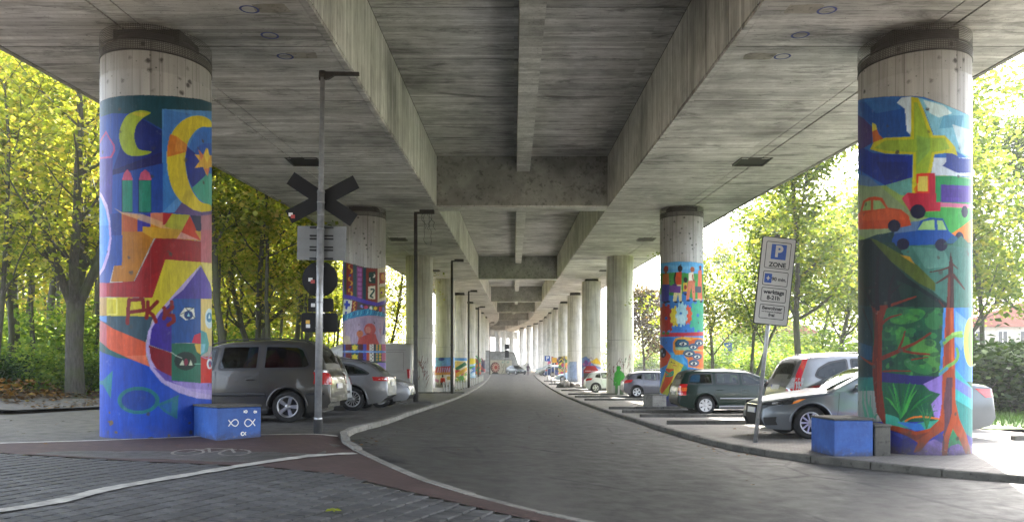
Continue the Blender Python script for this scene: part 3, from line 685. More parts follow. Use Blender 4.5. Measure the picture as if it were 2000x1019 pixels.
    c.P('#b47b13', [(208, 28), (362, 30), (258, 255), (156, 255), (171, 183), (206, 180)]); c.P('#c9a22c', [(300, 32), (300, 5), (600, 30), (612, 70), (560, 70), (358, 58), (345, 60)])
    c.P('#dba59a', [(470, 30), (500, 28), (560, 66), (450, 60)])
    c.P('#cc4a28', [(470, 30), (511, -10), (560, 70)]); c.P('#c07884', [(558, 20), (630, 20), (630, 175), (558, 166)])
    c.P('#a21f27', [(356, 58), (450, 60), (560, 72), (560, 166), (400, 154), (342, 327), (138, 323), (138, 260), (262, 252)]); c.P('#8f1820', [(330, 100), (356, 58), (450, 60), (400, 110), (380, 200), (300, 250)], .5)
    c.P('#b64a66', [(95, 258), (138, 260), (138, 323), (95, 325)])
    c.P('#cdc232', [(400, 154), (560, 166), (630, 172), (630, 335), (560, 180), (500, 240), (430, 340), (350, 430), (340, 412), (95, 408), (95, 325), (342, 327)]); c.P('#e0d88a', [(560, 168), (630, 172), (630, 335), (590, 240)])
    c.P('#b7965a', [(95, 325), (138, 325), (138, 408), (95, 408)]); c.L('#e2dc7a', 5, [(142, 330), (182, 330), (182, 402), (142, 402)])
    c.P('#3f5c6b', [(95, 408), (345, 411), (330, 470), (312, 528), (220, 492), (130, 450), (95, 430)]); c.P('#5a93d0', [(95, 408), (138, 410), (138, 440), (110, 430)])
    c.P('#d4633b', [(108, 430), (170, 468), (312, 528), (314, 590), (330, 638), (280, 622), (230, 598), (150, 560), (95, 520)]); c.P('#e0886a', [(220, 590), (314, 585), (332, 640)], .7); c.P('#a8708e', [(95, 425), (138, 450), (138, 550), (95, 520)], .6)
    c.P('#1e58bd', [(95, 520), (150, 560), (230, 598), (330, 638), (400, 720), (500, 770), (630, 790), (630, 990), (95, 990)])
    c.P('#1b6464', [(95, 515), (150, 560), (240, 602), (190, 600), (120, 575), (95, 560)])
    c.P('#b9add8', [(560, 176), (500, 240), (430, 320), (362, 400), (322, 480), (312, 560), (332, 645), (382, 708), (460, 756), (540, 780), (630, 788), (630, 700), (430, 700), (400, 690), (328, 540)])
    c.P('#5443a2', [(560, 184), (602, 262), (618, 332), (430, 332), (480, 290)]); c.P('#6a5ab4', [(560, 184), (602, 262), (618, 332), (560, 332)])
    c.P('#4a359c', [(428, 345), (428, 575), (328, 540), (338, 470), (375, 400)]); c.P('#8e2134', [(326, 541), (428, 576), (428, 682), (365, 655), (336, 605)])
    c.P('#6a58ac', [(345, 640), (428, 682), (630, 708), (630, 745), (500, 735), (400, 700)]); c.P('#a99bd4', [(430, 705), (630, 712), (630, 770), (520, 750)], .7)
    c.P('#1e5fa4', [(430, 332), (558, 332), (558, 530), (427, 532)]); c.P('#dccb8a', [(558, 332), (630, 332), (630, 545), (558, 545)]); c.P('#1f7560', [(427, 532), (558, 532), (558, 712), (427, 700)]); c.P('#c9413f', [(558, 590), (630, 595), (630, 712), (558, 712)])
    c.P('#e0c05a', [(530, 535), (560, 535), (560, 585), (540, 570)])
    c.P('#62aeb0', [(558, 472), (585, 485), (597, 535), (590, 570), (558, 590)]); c.P('#c42d56', [(558, 485), (530, 495), (518, 530), (558, 535)]); c.P('#8ac4d8', [(558, 535), (580, 535), (575, 570), (558, 580)])
    c.P('#e0e4da', [(462, 405), (488, 370), (528, 372), (533, 420), (490, 428)]); c.L('#28484a', 3, [(462, 405), (528, 372), (488, 370), (533, 420)]); c.E('#1f4c88', 503, 405, 20, 20); c.P('#9fd8e8', [(497, 412), (503, 396), (510, 410)])
    c.E('#cfe6ee', 598, 420, 20, 45); c.E('#4f97c0', 598, 415, 14, 22); c.P('#d8eef4', [(592, 420), (598, 400), (604, 420)])
    c.E('#15302e', 490, 612, 50, 42, .9); c.P('#cfd8c4', [(463, 630), (478, 605), (484, 632)]); c.P('#cfd8c4', [(504, 632), (513, 606), (522, 632)]); c.E('#8a2c50', 492, 618, 9, 16); c.L('#c9d6c8', 3, [(425, 572), (450, 590), (475, 600)]); c.L('#7fc0a8', 3, [(530, 625), (560, 625)])
    c.E('#dde6ea', 600, 625, 14, 24); c.E('#2f60a0', 601, 625, 8, 14); c.P('#c9413f', [(596, 640), (601, 610), (606, 640)]); c.L('#b8a0c8', 5, [(560, 590), (590, 600), (610, 570)], sm=True)
    c.E('#1b7d84', 280, 790, 94, 62); c.E('#184ba0', 280, 790, 76, 47); c.P('#1c8084', [(362, 808), (460, 765), (452, 875), (392, 840)], .85); c.P('#1e58bd', [(375, 815), (430, 795), (425, 850)], .5)
    c.P('#2a8d88', [(95, 700), (120, 700), (165, 655), (156, 782), (120, 720), (95, 715)], .85)
    for x, y, r in ((155, 890, 14), (180, 935, 9), (415, 950, 8), (150, 845, 5)): c.P('#7d6a52', [(x + r * math.cos(a) * random.uniform(.5, 1.1), y + r * math.sin(a) * random.uniform(.5, 1.3)) for a in np.arange(0, 6.2, .7)])
    c.P('#153f90', [(95, 958), (380, 965), (630, 955), (630, 990), (95, 990)], .5)
    for st in ([(238, 335), (234, 380), (231, 442)], [(238, 337), (300, 334), (303, 384), (240, 392)], [(322, 346), (320, 380), (316, 418)], [(364, 345), (322, 388), (345, 405), (358, 435)], [(395, 372), (398, 395), (394, 420)], [(428, 345), (430, 372), (396, 402), (436, 408), (438, 432), (412, 450)]): c.L('#8a1a1a', 17, st, sm=False)
    return c
def vehicles():
    c = Canvas(1668, 180, 1902, 895, 1.6); c.zoom(1600, 40, 2.315)
    top = [(160, 366), (200, 352), (300, 344), (420, 342), (470, 346), (560, 378), (640, 412), (700, 440)]
    c.P('#3a7cc4', top + [(700, 1030), (160, 1030)])
    c.P('#2564b0', [(182, 372), (300, 352), (385, 360), (395, 450), (410, 525), (290, 528), (262, 500), (245, 475), (200, 440)]); c.P('#4f8fcc', [(200, 358), (350, 350), (370, 400), (260, 420)], .5)
    c.P('#d3e3ec', [(352, 372), (372, 350), (416, 344), (416, 520), (396, 500), (388, 400)]); c.P('#8dc6d8', [(448, 350), (560, 378), (700, 440), (700, 640), (600, 580), (520, 524), (480, 420)])
    c.P('#d2e6e6', [(470, 360), (560, 385), (600, 420), (540, 440), (500, 420)]); c.P('#4f98b8', [(560, 430), (650, 430), (640, 480), (540, 490)], .6); c.P('#e2eef0', [(600, 470), (700, 500), (700, 620), (640, 600)], .7)
    c.P('#5b4a88', [(165, 420), (200, 440), (245, 485), (238, 555), (165, 600)]); c.P('#1a40a2', [(165, 590), (200, 575), (245, 598), (300, 604), (420, 612), (420, 765), (300, 745), (165, 665)]); c.P('#102c78', [(260, 640), (400, 640), (400, 720), (300, 720)], .5)
    c.P('#cfdbe6', [(515, 620), (700, 620), (700, 705), (505, 700)]); c.P('#3c519e', [(572, 568), (605, 600), (630, 622), (700, 626), (700, 690), (620, 688), (555, 658), (572, 640)])
    c.P('#9cb56a', [(165, 740), (230, 750), (300, 745), (420, 710), (560, 700), (700, 712), (700, 880), (500, 900), (420, 910), (165, 1030)])
    c.P('#5fa9b0', [(300, 745), (420, 712), (420, 790), (370, 790)], .8)
    pl = [(416, 346), (448, 350), (470, 400), (492, 460), (515, 520), (565, 520), (590, 545), (612, 572), (624, 612), (600, 602), (570, 600), (520, 606), (505, 690), (475, 780), (445, 822), (420, 785), (424, 606), (300, 602), (232, 582), (250, 545), (300, 530), (414, 526)]
    c.P('#cfcb2a', pl); cx_, cy_ = 440, 570; c.P('#a4c045', [(430, 370), (444, 370), (470, 440), (500, 530), (565, 532), (590, 580), (540, 592), (508, 596), (492, 680), (458, 780), (436, 770), (436, 596), (310, 590), (250, 576), (300, 542), (428, 538)])
    c.P('#86b564', [(440, 520), (500, 535), (500, 590), (445, 650)], .6); c.P('#cf7a38', [(243, 500), (262, 490), (272, 515), (292, 535), (244, 552)]); c.P('#d8cf3a', [(242, 462), (258, 470), (264, 492), (242, 502)])
    c.P('#e0861e', [(428, 760), (482, 690), (470, 790), (442, 824)], .9)
    c.P('#8f9a9c', [(165, 690), (225, 705), (420, 870), (520, 950), (480, 1030), (300, 1030), (165, 960)], .45)
    c.P('#c22d4c', [(374, 805), (400, 778), (440, 782), (438, 700), (460, 690), (522, 690), (530, 820), (546, 822), (546, 862), (410, 862)]); c.P('#d2536a', [(374, 805), (400, 782), (420, 860), (405, 855)], .8)
    c.P('#db4a2a', [(438, 694), (498, 690), (496, 782), (440, 780)]); c.P('#dccf6c', [(448, 704), (490, 704), (490, 772), (444, 772)])
    c.P('#2f9c62', [(525, 704), (600, 702), (700, 720), (700, 836), (546, 830), (546, 820), (526, 822)]); c.P('#5c40a2', [(548, 742), (700, 748), (700, 822), (548, 822)]); c.P('#4b2f90', [(570, 760), (640, 762), (640, 800), (570, 800)], .5); c.P('#cf7a9e', [(545, 822), (700, 832), (700, 848), (545, 842)])
    c.P('#50ae5a', [(420, 868), (546, 862), (546, 845), (700, 850), (700, 960), (580, 965), (560, 905), (500, 895)])
    c.E('#262a4c', 446, 864, 34, 33); c.E('#262a4c', 656, 864, 15, 27)
    c.P('#c95a2d', [(165, 880), (185, 868), (200, 815), (225, 800), (255, 795), (288, 803), (312, 846), (370, 854), (405, 882), (416, 926), (345, 940), (165, 944)]); c.P('#dd7440', [(185, 880), (300, 850), (370, 862), (390, 900), (200, 905)], .5)
    c.P('#99b878', [(196, 860), (210, 820), (235, 812), (236, 856)]); c.P('#a2c084', [(246, 812), (278, 814), (302, 848), (246, 856)]); c.E('#262a4c', 340, 928, 28, 28)
    c.P('#e08a2c', [(598, 962), (640, 934), (700, 890), (700, 1010), (612, 992)]); c.E('#262a4c', 632, 985, 20, 30)
    c.P('#1c4d58', [(165, 1004), (260, 968), (340, 955), (340, 1030), (165, 1030)])
    c.P('#1d60b0', [(330, 990), (345, 962), (440, 950), (458, 905), (500, 890), (558, 895), (584, 952), (625, 985), (650, 1030), (330, 1030)])
    c.P('#a4cf8e', [(444, 946), (470, 908), (518, 900), (522, 946)]); c.P('#a4cf8e', [(532, 903), (556, 905), (574, 946), (534, 946)])
    c.zoom(1600, 460, 2.315)
    c.P('#28524e', [(165, 30), (700, 30), (700, 330), (165, 330)]); c.P('#1d60b0', [(330, 20), (340, 0), (600, 0), (606, 35), (480, 42), (350, 46)])
    c.P('#4d8279', [(400, 45), (600, 40), (640, 0), (700, 60), (700, 330), (600, 325), (470, 215), (370, 70)]); c.P('#74a49a', [(420, 50), (560, 60), (600, 140), (480, 150)], .5)
    c.P('#5d6f2c', [(230, 10), (262, 20), (380, 90), (440, 130), (525, 215), (522, 252), (450, 215), (330, 120)]); c.P('#c09a2a', [(365, 86), (410, 95), (432, 130), (405, 112)]); c.E('#262850', 380, 38, 28, 26); c.E('#262850', 550, 42, 28, 28)
    c.P('#132f36', [(165, 20), (235, 15), (330, 120), (400, 190), (470, 240), (600, 325), (165, 322)]); c.P('#1d4840', [(350, 200), (440, 240), (560, 320), (380, 320)], .7)
    c.P('#3f7a5c', [(560, 40), (700, 60), (700, 20), (600, 0)], .4)
    c.P('#1d6048', [(165, 318), (700, 326), (700, 700), (165, 700)])
    for e in ((330, 440, 60, 34), (400, 365, 80, 32), (520, 380, 45, 45), (510, 560, 40, 60), (470, 500, 60, 30), (350, 350, 60, 22), (450, 590, 70, 30), (380, 470, 30, 60)): c.E(random.choice(('#4c9648', '#3a8450', '#2f7650', '#5fa050')), *e, .8, rot=random.uniform(-20, 20))
    for e in ((320, 520, 40, 25), (430, 440, 50, 22), (300, 570, 30, 30)): c.E('#174f4c', *e, .7)
    rb_ = random.Random(8)
    for _k in range(70): c.E(rb_.choice(('#2f7a50', '#3f9450', '#174f44', '#5aa650', '#1f6a4c', '#0f3d3c')), rb_.uniform(250, 545), rb_.uniform(335, 625), rb_.uniform(7, 26), rb_.uniform(5, 16), .55, rot=rb_.uniform(-40, 40))
    c.P('#17404c', [(165, 312), (245, 322), (245, 640), (165, 660)]); c.P('#2a6fa0', [(180, 480), (240, 500), (240, 560), (180, 560)], .4)
    c.P('#4b92da', [(560, 326), (700, 326), (700, 660), (540, 650), (552, 480)]); c.P('#8fb9e6', [(615, 340), (690, 400), (640, 520), (612, 480)], .7); c.E('#bdd06c', 684, 480, 34, 112); c.E('#8fc070', 700, 480, 28, 90)
    c.P('#332f7c', [(250, 612), (420, 632), (545, 636), (545, 700), (420, 680), (250, 700)]); c.P('#3f9aa0', [(165, 640), (260, 640), (260, 840), (165, 840)], .5)
    c.P('#1f6a50', [(270, 660), (560, 680), (560, 860), (290, 850)]); c.P('#9a84d2', [(470, 670), (560, 625), (560, 720), (500, 700)]); c.P('#a48cd6', [(505, 760), (560, 700), (560, 840), (520, 820)])
    c.P('#3b42b0', [(165, 840), (700, 840), (700, 1000), (165, 1000)]); c.P('#2f3fae', [(300, 880), (440, 900), (470, 940), (340, 960)]); c.P('#5570d0', [(320, 885), (420, 905), (380, 920)], .6)
    c.P('#48b09c', [(288, 800), (340, 815), (420, 850), (540, 832), (548, 868), (480, 884), (340, 860), (290, 850)]); c.P('#4388da', [(350, 840), (460, 850), (480, 880), (430, 880)]); c.L('#e0862e', 8, [(390, 838), (420, 822), (470, 818), (545, 828)], sm=True)
    for k, (x, y) in enumerate(((296, 700), (315, 680), (335, 668), (360, 662), (385, 662), (410, 664), (435, 672), (460, 682), (485, 700), (510, 715), (300, 730), (305, 765), (520, 740), (345, 690), (440, 700), (475, 730))):
        c.L(('#1a7040', '#2f8f4c', '#4fae52', '#176048')[k % 4], 13, [(372, 835), ((372 + x) / 2 + (x - 372) * .12, (835 + y) / 2 - 30), (x, y)], sm=True, w2=3)
    for x, y in ((440, 770), (460, 758), (490, 756), (520, 762), (535, 790)): c.L('#3f8a58', 7, [(485, 870), ((485 + x) / 2, 800), (x, y)], sm=True, w2=2)
    for x0, y0, x1, y1 in ((215, 820, 200, 690), (235, 820, 215, 680), (245, 820, 235, 720), (255, 825, 275, 800)): c.L('#3fa080', 14, [(x0, y0), ((x0 + x1) / 2 - 8, (y0 + y1) / 2), (x1, y1)], .8, w2=3)
    c.P('#2c8f8c', [(612, 740), (700, 790), (700, 920), (640, 880)]); c.P('#46b5b8', [(612, 600), (700, 700), (700, 790), (612, 740)]); c.P('#7d74cc', [(612, 640), (690, 690), (690, 740), (612, 690)], .8)
    c.P('#35a072', [(600, 850), (660, 930), (660, 960), (580, 960)]); c.P('#9781ca', [(430, 990), (470, 940), (520, 918), (560, 940), (556, 1000)]); c.P('#9781ca', [(580, 1000), (590, 950), (660, 930), (700, 960), (700, 1000)]); c.P('#2f9a70', [(585, 905), (610, 880), (655, 940), (640, 950)])
    br = '#87381f'
    c.P(br, [(236, 318), (312, 312), (290, 380), (284, 470), (286, 560), (284, 680), (300, 800), (304, 872), (286, 840), (262, 800), (246, 660), (242, 560), (252, 450), (256, 360)]); c.P('#5f2420', [(240, 320), (262, 318), (268, 450), (262, 700), (268, 800), (246, 660), (250, 450)], .7)
    for w1, w2, pts in ((20, 9, [(270, 560), (340, 530), (390, 505), (440, 482), (502, 440)]), (13, 5, [(362, 510), (378, 470), (388, 432)]), (14, 5, [(288, 395), (320, 370), (372, 355)]), (12, 4, [(250, 585), (215, 565), (188, 545)]), (12, 9, [(380, 520), (430, 530), (496, 536)]), (8, 4, [(420, 560), (490, 548)]), (9, 4, [(292, 612), (350, 610), (415, 612)]), (16, 7, [(296, 325), (360, 302), (438, 275)])): c.L(br, w1, pts, sm=True, w2=w2)
    for w1, w2, pts in ((20, 8, [(266, 330), (262, 220), (268, 100)]), (16, 5, [(318, 318), (320, 240), (338, 180)]), (10, 3, [(325, 260), (370, 220)]), (12, 4, [(250, 320), (215, 260), (188, 230)]), (9, 3, [(262, 230), (215, 235), (190, 215)]), (8, 3, [(200, 330), (235, 430), (245, 480)])): c.L('#282030', w1, pts, sm=True, w2=w2)
    tr = '#b2562c'
    c.P(tr, [(572, 322), (606, 322), (612, 600), (614, 750), (632, 830), (664, 900), (686, 985), (660, 985), (636, 930), (602, 872), (585, 920), (576, 1000), (552, 1000), (556, 930), (560, 880), (500, 920), (455, 975), (425, 980), (446, 935), (400, 905), (330, 880), (296, 872), (298, 850), (360, 862), (440, 885), (500, 870), (542, 830), (552, 760), (556, 600), (564, 450)])
    c.P('#55465e', [(574, 640), (600, 640), (598, 800), (584, 850), (566, 900), (560, 990), (556, 930), (566, 840), (560, 760)], .85); c.P('#8f3f28', [(575, 330), (588, 330), (584, 600), (566, 600)], .7); c.P('#d0703a', [(590, 340), (602, 340), (606, 600), (596, 600)], .6); c.P('#6a3f48', [(330, 880), (440, 900), (500, 885), (440, 925)], .5)
    c.P('#4e2c2c', [(592, 72), (604, 130), (608, 326), (574, 326), (582, 150)]); c.P('#8a4028', [(580, 200), (592, 160), (588, 326), (576, 326)], .6)
    for w1, w2, pts in ((13, 5, [(590, 175), (560, 195), (528, 215)]), (15, 5, [(604, 178), (630, 210), (655, 242)]), (9, 4, [(588, 142), (550, 155), (500, 165)]), (9, 4, [(560, 320), (540, 292)]), (8, 3, [(603, 130), (625, 150)])): c.L('#5c302a', w1, pts, sm=True, w2=w2)
    c.L('#85b762', 17, [(548, 618), (580, 590), (612, 570), (626, 540), (620, 510)], sm=True, w2=12); c.L('#5fa0b8', 14, [(546, 625), (575, 600)], w2=14); c.L('#85b762', 19, [(560, 485), (585, 462), (610, 450), (640, 452)], sm=True); c.L('#a5cf78', 13, [(600, 445), (625, 438), (642, 436)]); c.L('#4a8aa8', 12, [(556, 500), (550, 480), (565, 470)], sm=True)
    for k in range(60): x = random.uniform(290, 690); y = random.uniform(965, 996); c.P('#b9b2a8', [(x, y), (x + random.uniform(4, 14), y + 2), (x + 5, y + random.uniform(3, 9))], .8)
    return c
def patterns():
    c = Canvas(660, 500, 762, 725, 3); c.zoom(650, 500, 4.633)
    edge = [(60, 48), (110, 55), (180, 72), (300, 104), (405, 112), (500, 95)]
    c.P('#7b3a30', edge + [(500, 400), (405, 430), (300, 405), (60, 345)])
    c.P('#776eb2', [(60, 46), (108, 56), (106, 352), (60, 344)])
    for y in range(100, 340, 50): c.P('#b8404a', [(88, y - 26), (104, y), (88, y + 26), (74, y)]); c.E('#5f6fd0', 90, y, 9, 14)
    c.P('#31504e', [(104, 56), (124, 60), (124, 355), (104, 350)]); c.P('#8c2620', [(124, 62), (186, 76), (186, 362), (124, 352)])
    for y, s_ in ((95, -1), (135, 1), (208, -1), (245, 1), (312, -1), (340, 1)): c.E('#cfa53e', 160 + s_ * 5, y, 17, 21); c.E('#8c2620', 160 - s_ * 6, y - 2, 13, 17)
    for y in (175, 280): c.E('#35309a', 158, y, 10, 10)
    c.P('#1c4a52', [(186, 76), (216, 84), (216, 378), (186, 366)]); c.P('#87447c', [(220, 92), (270, 104), (268, 380), (220, 372)])
    for y in range(110, 370, 42): c.P('#a765a0', [(226, y), (262, y + 4), (262, y + 34), (226, y + 28)])
    c.P('#1d5562', [(272, 100), (302, 106), (300, 402), (270, 394)]); c.P('#90422f', [(302, 106), (405, 113), (405, 430), (300, 406)])
    c.P('#174c44', [(324, 145), (384, 140), (384, 245), (324, 245)]); c.E('#e4e0cc', 368, 178, 15, 18); c.E('#174c44', 360, 172, 12, 16); c.E('#e4e0cc', 340, 212, 13, 18); c.E('#174c44', 348, 206, 11, 16)
    c.P('#dcd8c0', [(320, 275), (382, 268), (382, 390), (318, 386)]); c.L('#1c5550', 15, [(345, 300), (368, 300), (368, 320), (350, 345), (340, 362), (360, 372)], sm=True)
    c.P('#dbd1b4', [(405, 112), (500, 92), (500, 400), (405, 430)]); c.P('#a8543e', [(420, 150), (474, 146), (474, 245), (420, 250)]); c.E('#e0a850', 450, 190, 17, 30); c.P('#a9a03a', [(420, 280), (476, 268), (476, 366), (420, 386)]); c.E('#dcc84e', 448, 320, 20, 32); c.E('#8f4a8a', 440, 330, 9, 12)
    c.P('#58494a', [(60, 375), (180, 395), (300, 430), (400, 450), (500, 425), (500, 560), (60, 560)])
    c.P('#5b48ac', [(60, 338), (180, 358), (300, 398), (400, 420), (500, 388), (500, 428), (400, 452), (300, 432), (180, 394), (60, 374)])
    c.P('#d9dbcb', [(100, 388), (178, 402), (164, 515), (88, 530)]); c.P('#2f50b8', [(120, 400), (142, 403), (140, 425), (160, 428), (157, 455), (137, 452), (133, 480), (112, 478), (116, 450), (102, 448), (104, 422), (118, 424)]); c.P('#2f50b8', [(112, 500), (132, 502), (128, 520), (110, 522)])
    c.P('#8a2622', [(178, 402), (224, 414), (215, 505), (168, 515)]); c.L('#d0a23a', 10, [(205, 415), (190, 430), (204, 445), (188, 460), (200, 480), (188, 495)], sm=True)
    c.P('#a8b0d8', [(252, 438), (268, 442), (272, 470), (250, 462)]); c.P('#6a6ad0', [(246, 448), (278, 454), (276, 462), (244, 456)]); c.E('#c8607a', 300, 462, 18, 15); c.E('#d8dcd8', 345, 470, 14, 20); c.P('#48a070', [(350, 460), (366, 452), (362, 480)]); star(c, '#e0c840', 385, 472, 22, 12, 6); c.P('#c04a50', [(415, 455), (440, 460), (438, 500), (415, 495)]); c.P('#7a60b0', [(445, 460), (466, 462), (464, 505), (445, 505)]); c.P('#c8a04a', [(475, 420), (500, 420), (500, 530), (475, 520)])
    c.P('#2c88ae', [(60, 548), (130, 522), (200, 492), (320, 474), (400, 500), (500, 520), (500, 552), (400, 540), (330, 534), (220, 550), (130, 578), (60, 598)])
    for k in range(14): x = 75 + k * 30; y = interp(x, [(60, 572), (130, 550), (200, 522), (320, 505), (400, 520), (500, 536)]); c.L(('#5fc0d8', '#164a80', '#8ad0e0')[k % 3], 5, [(x - 8, y + 18), (x + 4, y), (x - 2, y - 10), (x + 10, y - 22)])
    c.P('#a596aa', [(60, 598), (130, 578), (220, 550), (330, 534), (400, 540), (500, 552), (500, 796), (60, 796)])
    for a, b, d in ((130, 250, '#b4a4b8'), (250, 300, '#9888a4'), (400, 460, '#b8a8bc'), (60, 90, '#8f86a0')): c.P(d, [(a, 560), (b, 560), (b, 796), (a, 796)], .5)
    c.P('#a596aa', [(60, 540), (500, 540), (500, 470), (60, 470)], 0)
    c.E('#b45a54', 335, 662, 52, 56); c.P('#b3524a', [(222, 796), (236, 740), (290, 715), (384, 700), (400, 750), (418, 796)]); c.E('#c99a8a', 318, 670, 26, 34, .6); c.E('#8a3a3c', 318, 700, 16, 6, .8); c.E('#c0774a', 246, 700, 30, 30); c.P('#b06a4a', [(225, 720), (260, 725), (240, 760)])
    c.P('#bba49a', [(85, 618), (112, 612), (118, 796), (76, 796)], .6); c.E('#cfc09a', 130, 745, 30, 26, .6); c.P('#cfc09a', [(100, 760), (160, 760), (170, 796), (90, 796)], .6); c.P('#45458e', [(464, 575), (488, 690), (448, 712)]); c.P('#b87a88', [(415, 660), (440, 650), (430, 720)], .6); c.P('#d8d4da', [(440, 720), (480, 715), (490, 796), (440, 796)], .5)
    for y0, y1 in ((796, 855), (872, 950)):
        for a, b, d in ((60, 76, '#3c4a9c'), (76, 100, '#5a2422'), (100, 116, '#4a5ab0'), (116, 170, '#6e2426'), (170, 232, '#1d5560'), (232, 275, '#5c2424'), (275, 302, '#5f58a8'), (302, 332, '#b4583a'), (332, 370, '#d4d2c8'), (370, 384, '#4a2a3a'), (384, 412, '#2a8070'), (412, 440, '#3a4a3a'), (440, 480, '#b06488'), (480, 500, '#5a78c8')): c.P(d, [(a, y0), (b, y0), (b, y1), (a, y1)])
        m_ = (y0 + y1) / 2
        star(c, '#c0b83a', 200, m_, 34, 22, 6); c.E('#e0c832', 200, m_, 16, 18)
        for k in range(5): c.P('#222222', [(338 + 14 * (k % 2), y0 + k * (y1 - y0) / 5), (352 + 14 * (k % 2), y0 + k * (y1 - y0) / 5 + 3), (346 + 14 * (k % 2), y0 + (k + 1) * (y1 - y0) / 5)])
        for k in range(3): c.E('#c8b03a', 426, y0 + (k + .5) * (y1 - y0) / 3, 11, 11); c.E('#d89a3a', 398, y0 + (k + .5) * (y1 - y0) / 3, 7, 9); c.P('#c8485a', [(446, y0 + 6 + k * 22), (474, y0 + 2 + k * 22), (474, y0 + 14 + k * 22)])
    c.P('#4f86c4', [(60, 853), (500, 856), (500, 874), (60, 871)]); c.P('#b8d0e8', [(60, 860), (500, 863), (500, 867), (60, 864)])
    c.P('#2a4a4a', [(60, 950), (500, 950), (500, 962), (60, 962)]); c.P('#5a2c34', [(60, 962), (405, 962), (405, 1042), (60, 1042)]); c.P('#8a76c2', [(405, 962), (500, 962), (500, 1042), (405, 1042)])
    return c
def people():
    c = Canvas(1278, 500, 1384, 806, 2.6); c.zoom(1275, 500, 3.4)
    c.P('#62acd8', [(20, 60), (60, 46), (150, 36), (250, 36), (360, 52), (360, 130), (20, 120)]); c.P('#8cc4e4', [(100, 60), (300, 70), (300, 90), (100, 84)], .5)
    c.P('#459a4c', [(20, 116), (150, 108), (360, 120), (360, 280), (20, 300)]); c.P('#5fb058', [(100, 150), (300, 150), (280, 200), (120, 200)], .5); c.P('#3a86c8', [(20, 240), (60, 255), (130, 262), (200, 250), (280, 292), (360, 284), (360, 340), (20, 340)])
    def person(hx, hy, hr, hc, torso, tc, legs, lc):
        c.E(hc, hx, hy, hr, hr * 1.3); c.P(hc, [(hx - 6, hy), (hx + 6, hy), (hx + 6, torso[0][1] + 4), (hx - 6, torso[0][1] + 4)]); c.P(tc, torso)
        for l in legs: c.P(lc, l); x, y = l[-2]; c.E('#20182a', l[-2][0] - 2, y + 2, 13, 6)
    person(88, 90, 15, '#8a4a34', [(68, 120), (106, 116), (110, 192), (66, 192)], '#c47838', [[(60, 188), (112, 188), (106, 300), (88, 300)], [(60, 188), (90, 188), (84, 305), (58, 300)]], '#45429a'); c.E('#a8402e', 90, 78, 14, 14)
    person(181, 82, 16, '#2c1813', [(152, 108), (192, 102), (190, 192), (150, 196)], '#d05a26', [[(160, 190), (190, 190), (194, 302), (176, 302)], [(148, 190), (180, 190), (156, 302), (134, 300)]], '#dcd4a2'); c.L('#2c1813', 10, [(152, 112), (144, 150), (150, 195)])
    c.P('#7b4f9e', [(112, 194), (186, 198), (184, 244), (112, 240)]); c.P('#5a3a80', [(130, 186), (160, 186), (160, 196), (130, 194)])
    person(217, 156, 13, '#2c1813', [(202, 178), (228, 176), (230, 238), (200, 238)], '#d4b63a', [[(200, 236), (228, 236), (222, 252), (200, 252)]], '#3058a0'); c.E('#a03040', 216, 206, 9, 16)
    person(262, 88, 14, '#b06a3e', [(238, 112), (268, 104), (274, 168), (238, 166)], '#eae2d0', [[(250, 162), (278, 164), (280, 296), (266, 296)], [(234, 164), (262, 164), (238, 292), (220, 290)]], '#d98a68'); c.L('#b06a3e', 8, [(262, 125), (268, 160), (280, 172)])
    person(314, 74, 9, '#7a3026', [(300, 96), (324, 92), (328, 292), (296, 292)], '#d9785a', [[(300, 280), (322, 280), (320, 300), (300, 300)]], '#c8b090'); c.P('#55586a', [(280, 200), (322, 202), (322, 244), (280, 240)])
    c.P('#3a82c6', [(20, 318), (360, 318), (360, 510), (20, 510)])
    gear(c, '#ae3628', 82, 415, 58, 84, 12); c.E('#2f5fae', 90, 412, 9, 11); gear(c, '#46ae8e', 312, 400, 68, 92, 12); c.E('#3a82c6', 298, 392, 9, 12)
    gear(c, '#dcca2c', 150, 400, 30, 58, 9); gear(c, '#d7653a', 232, 390, 24, 54, 9); gear(c, '#add6de', 192, 385, 34, 70, 10); c.E('#2f7fc0', 186, 382, 9, 11); c.P('#d8eef0', [(150, 400), (200, 380), (220, 440), (160, 450)], .5)
    c.P('#bb3648', [(20, 505), (200, 508), (360, 500), (360, 530), (20, 540)]); c.E('#54803a', 72, 512, 12, 9); c.E('#54803a', 100, 512, 12, 9)
    c.P('#3f92d2', [(20, 536), (360, 528), (360, 1040), (20, 1040)]); c.P('#2c62b8', [(40, 545), (140, 540), (130, 640), (60, 600)], .6); c.P('#6ac0e0', [(110, 640), (180, 640), (230, 720), (140, 700)], .6)
    c.P('#c5562e', [(20, 570), (60, 590), (122, 660), (96, 720), (20, 760)]); c.E('#2a2440', 68, 640, 22, 34); c.E('#8a98b0', 62, 630, 6, 10); c.E('#8a98b0', 74, 655, 6, 10)
    c.P('#e09a34', [(135, 572), (150, 545), (195, 534), (300, 540), (360, 550), (360, 760), (270, 740), (235, 735), (232, 690), (200, 652), (150, 655), (134, 625)]); c.P('#d0602e', [(230, 560), (300, 545), (345, 560), (345, 620), (240, 610)], .8); c.P('#e0b040', [(150, 545), (230, 536), (260, 560), (170, 560)])
    c.P('#205a6c', [(146, 575), (165, 552), (215, 552), (238, 575), (236, 602), (150, 604)]); c.P('#9fc0a0', [(150, 604), (238, 602), (330, 630), (150, 622)]); c.P('#d86a38', [(230, 630), (345, 630), (345, 740), (250, 735)], .8)
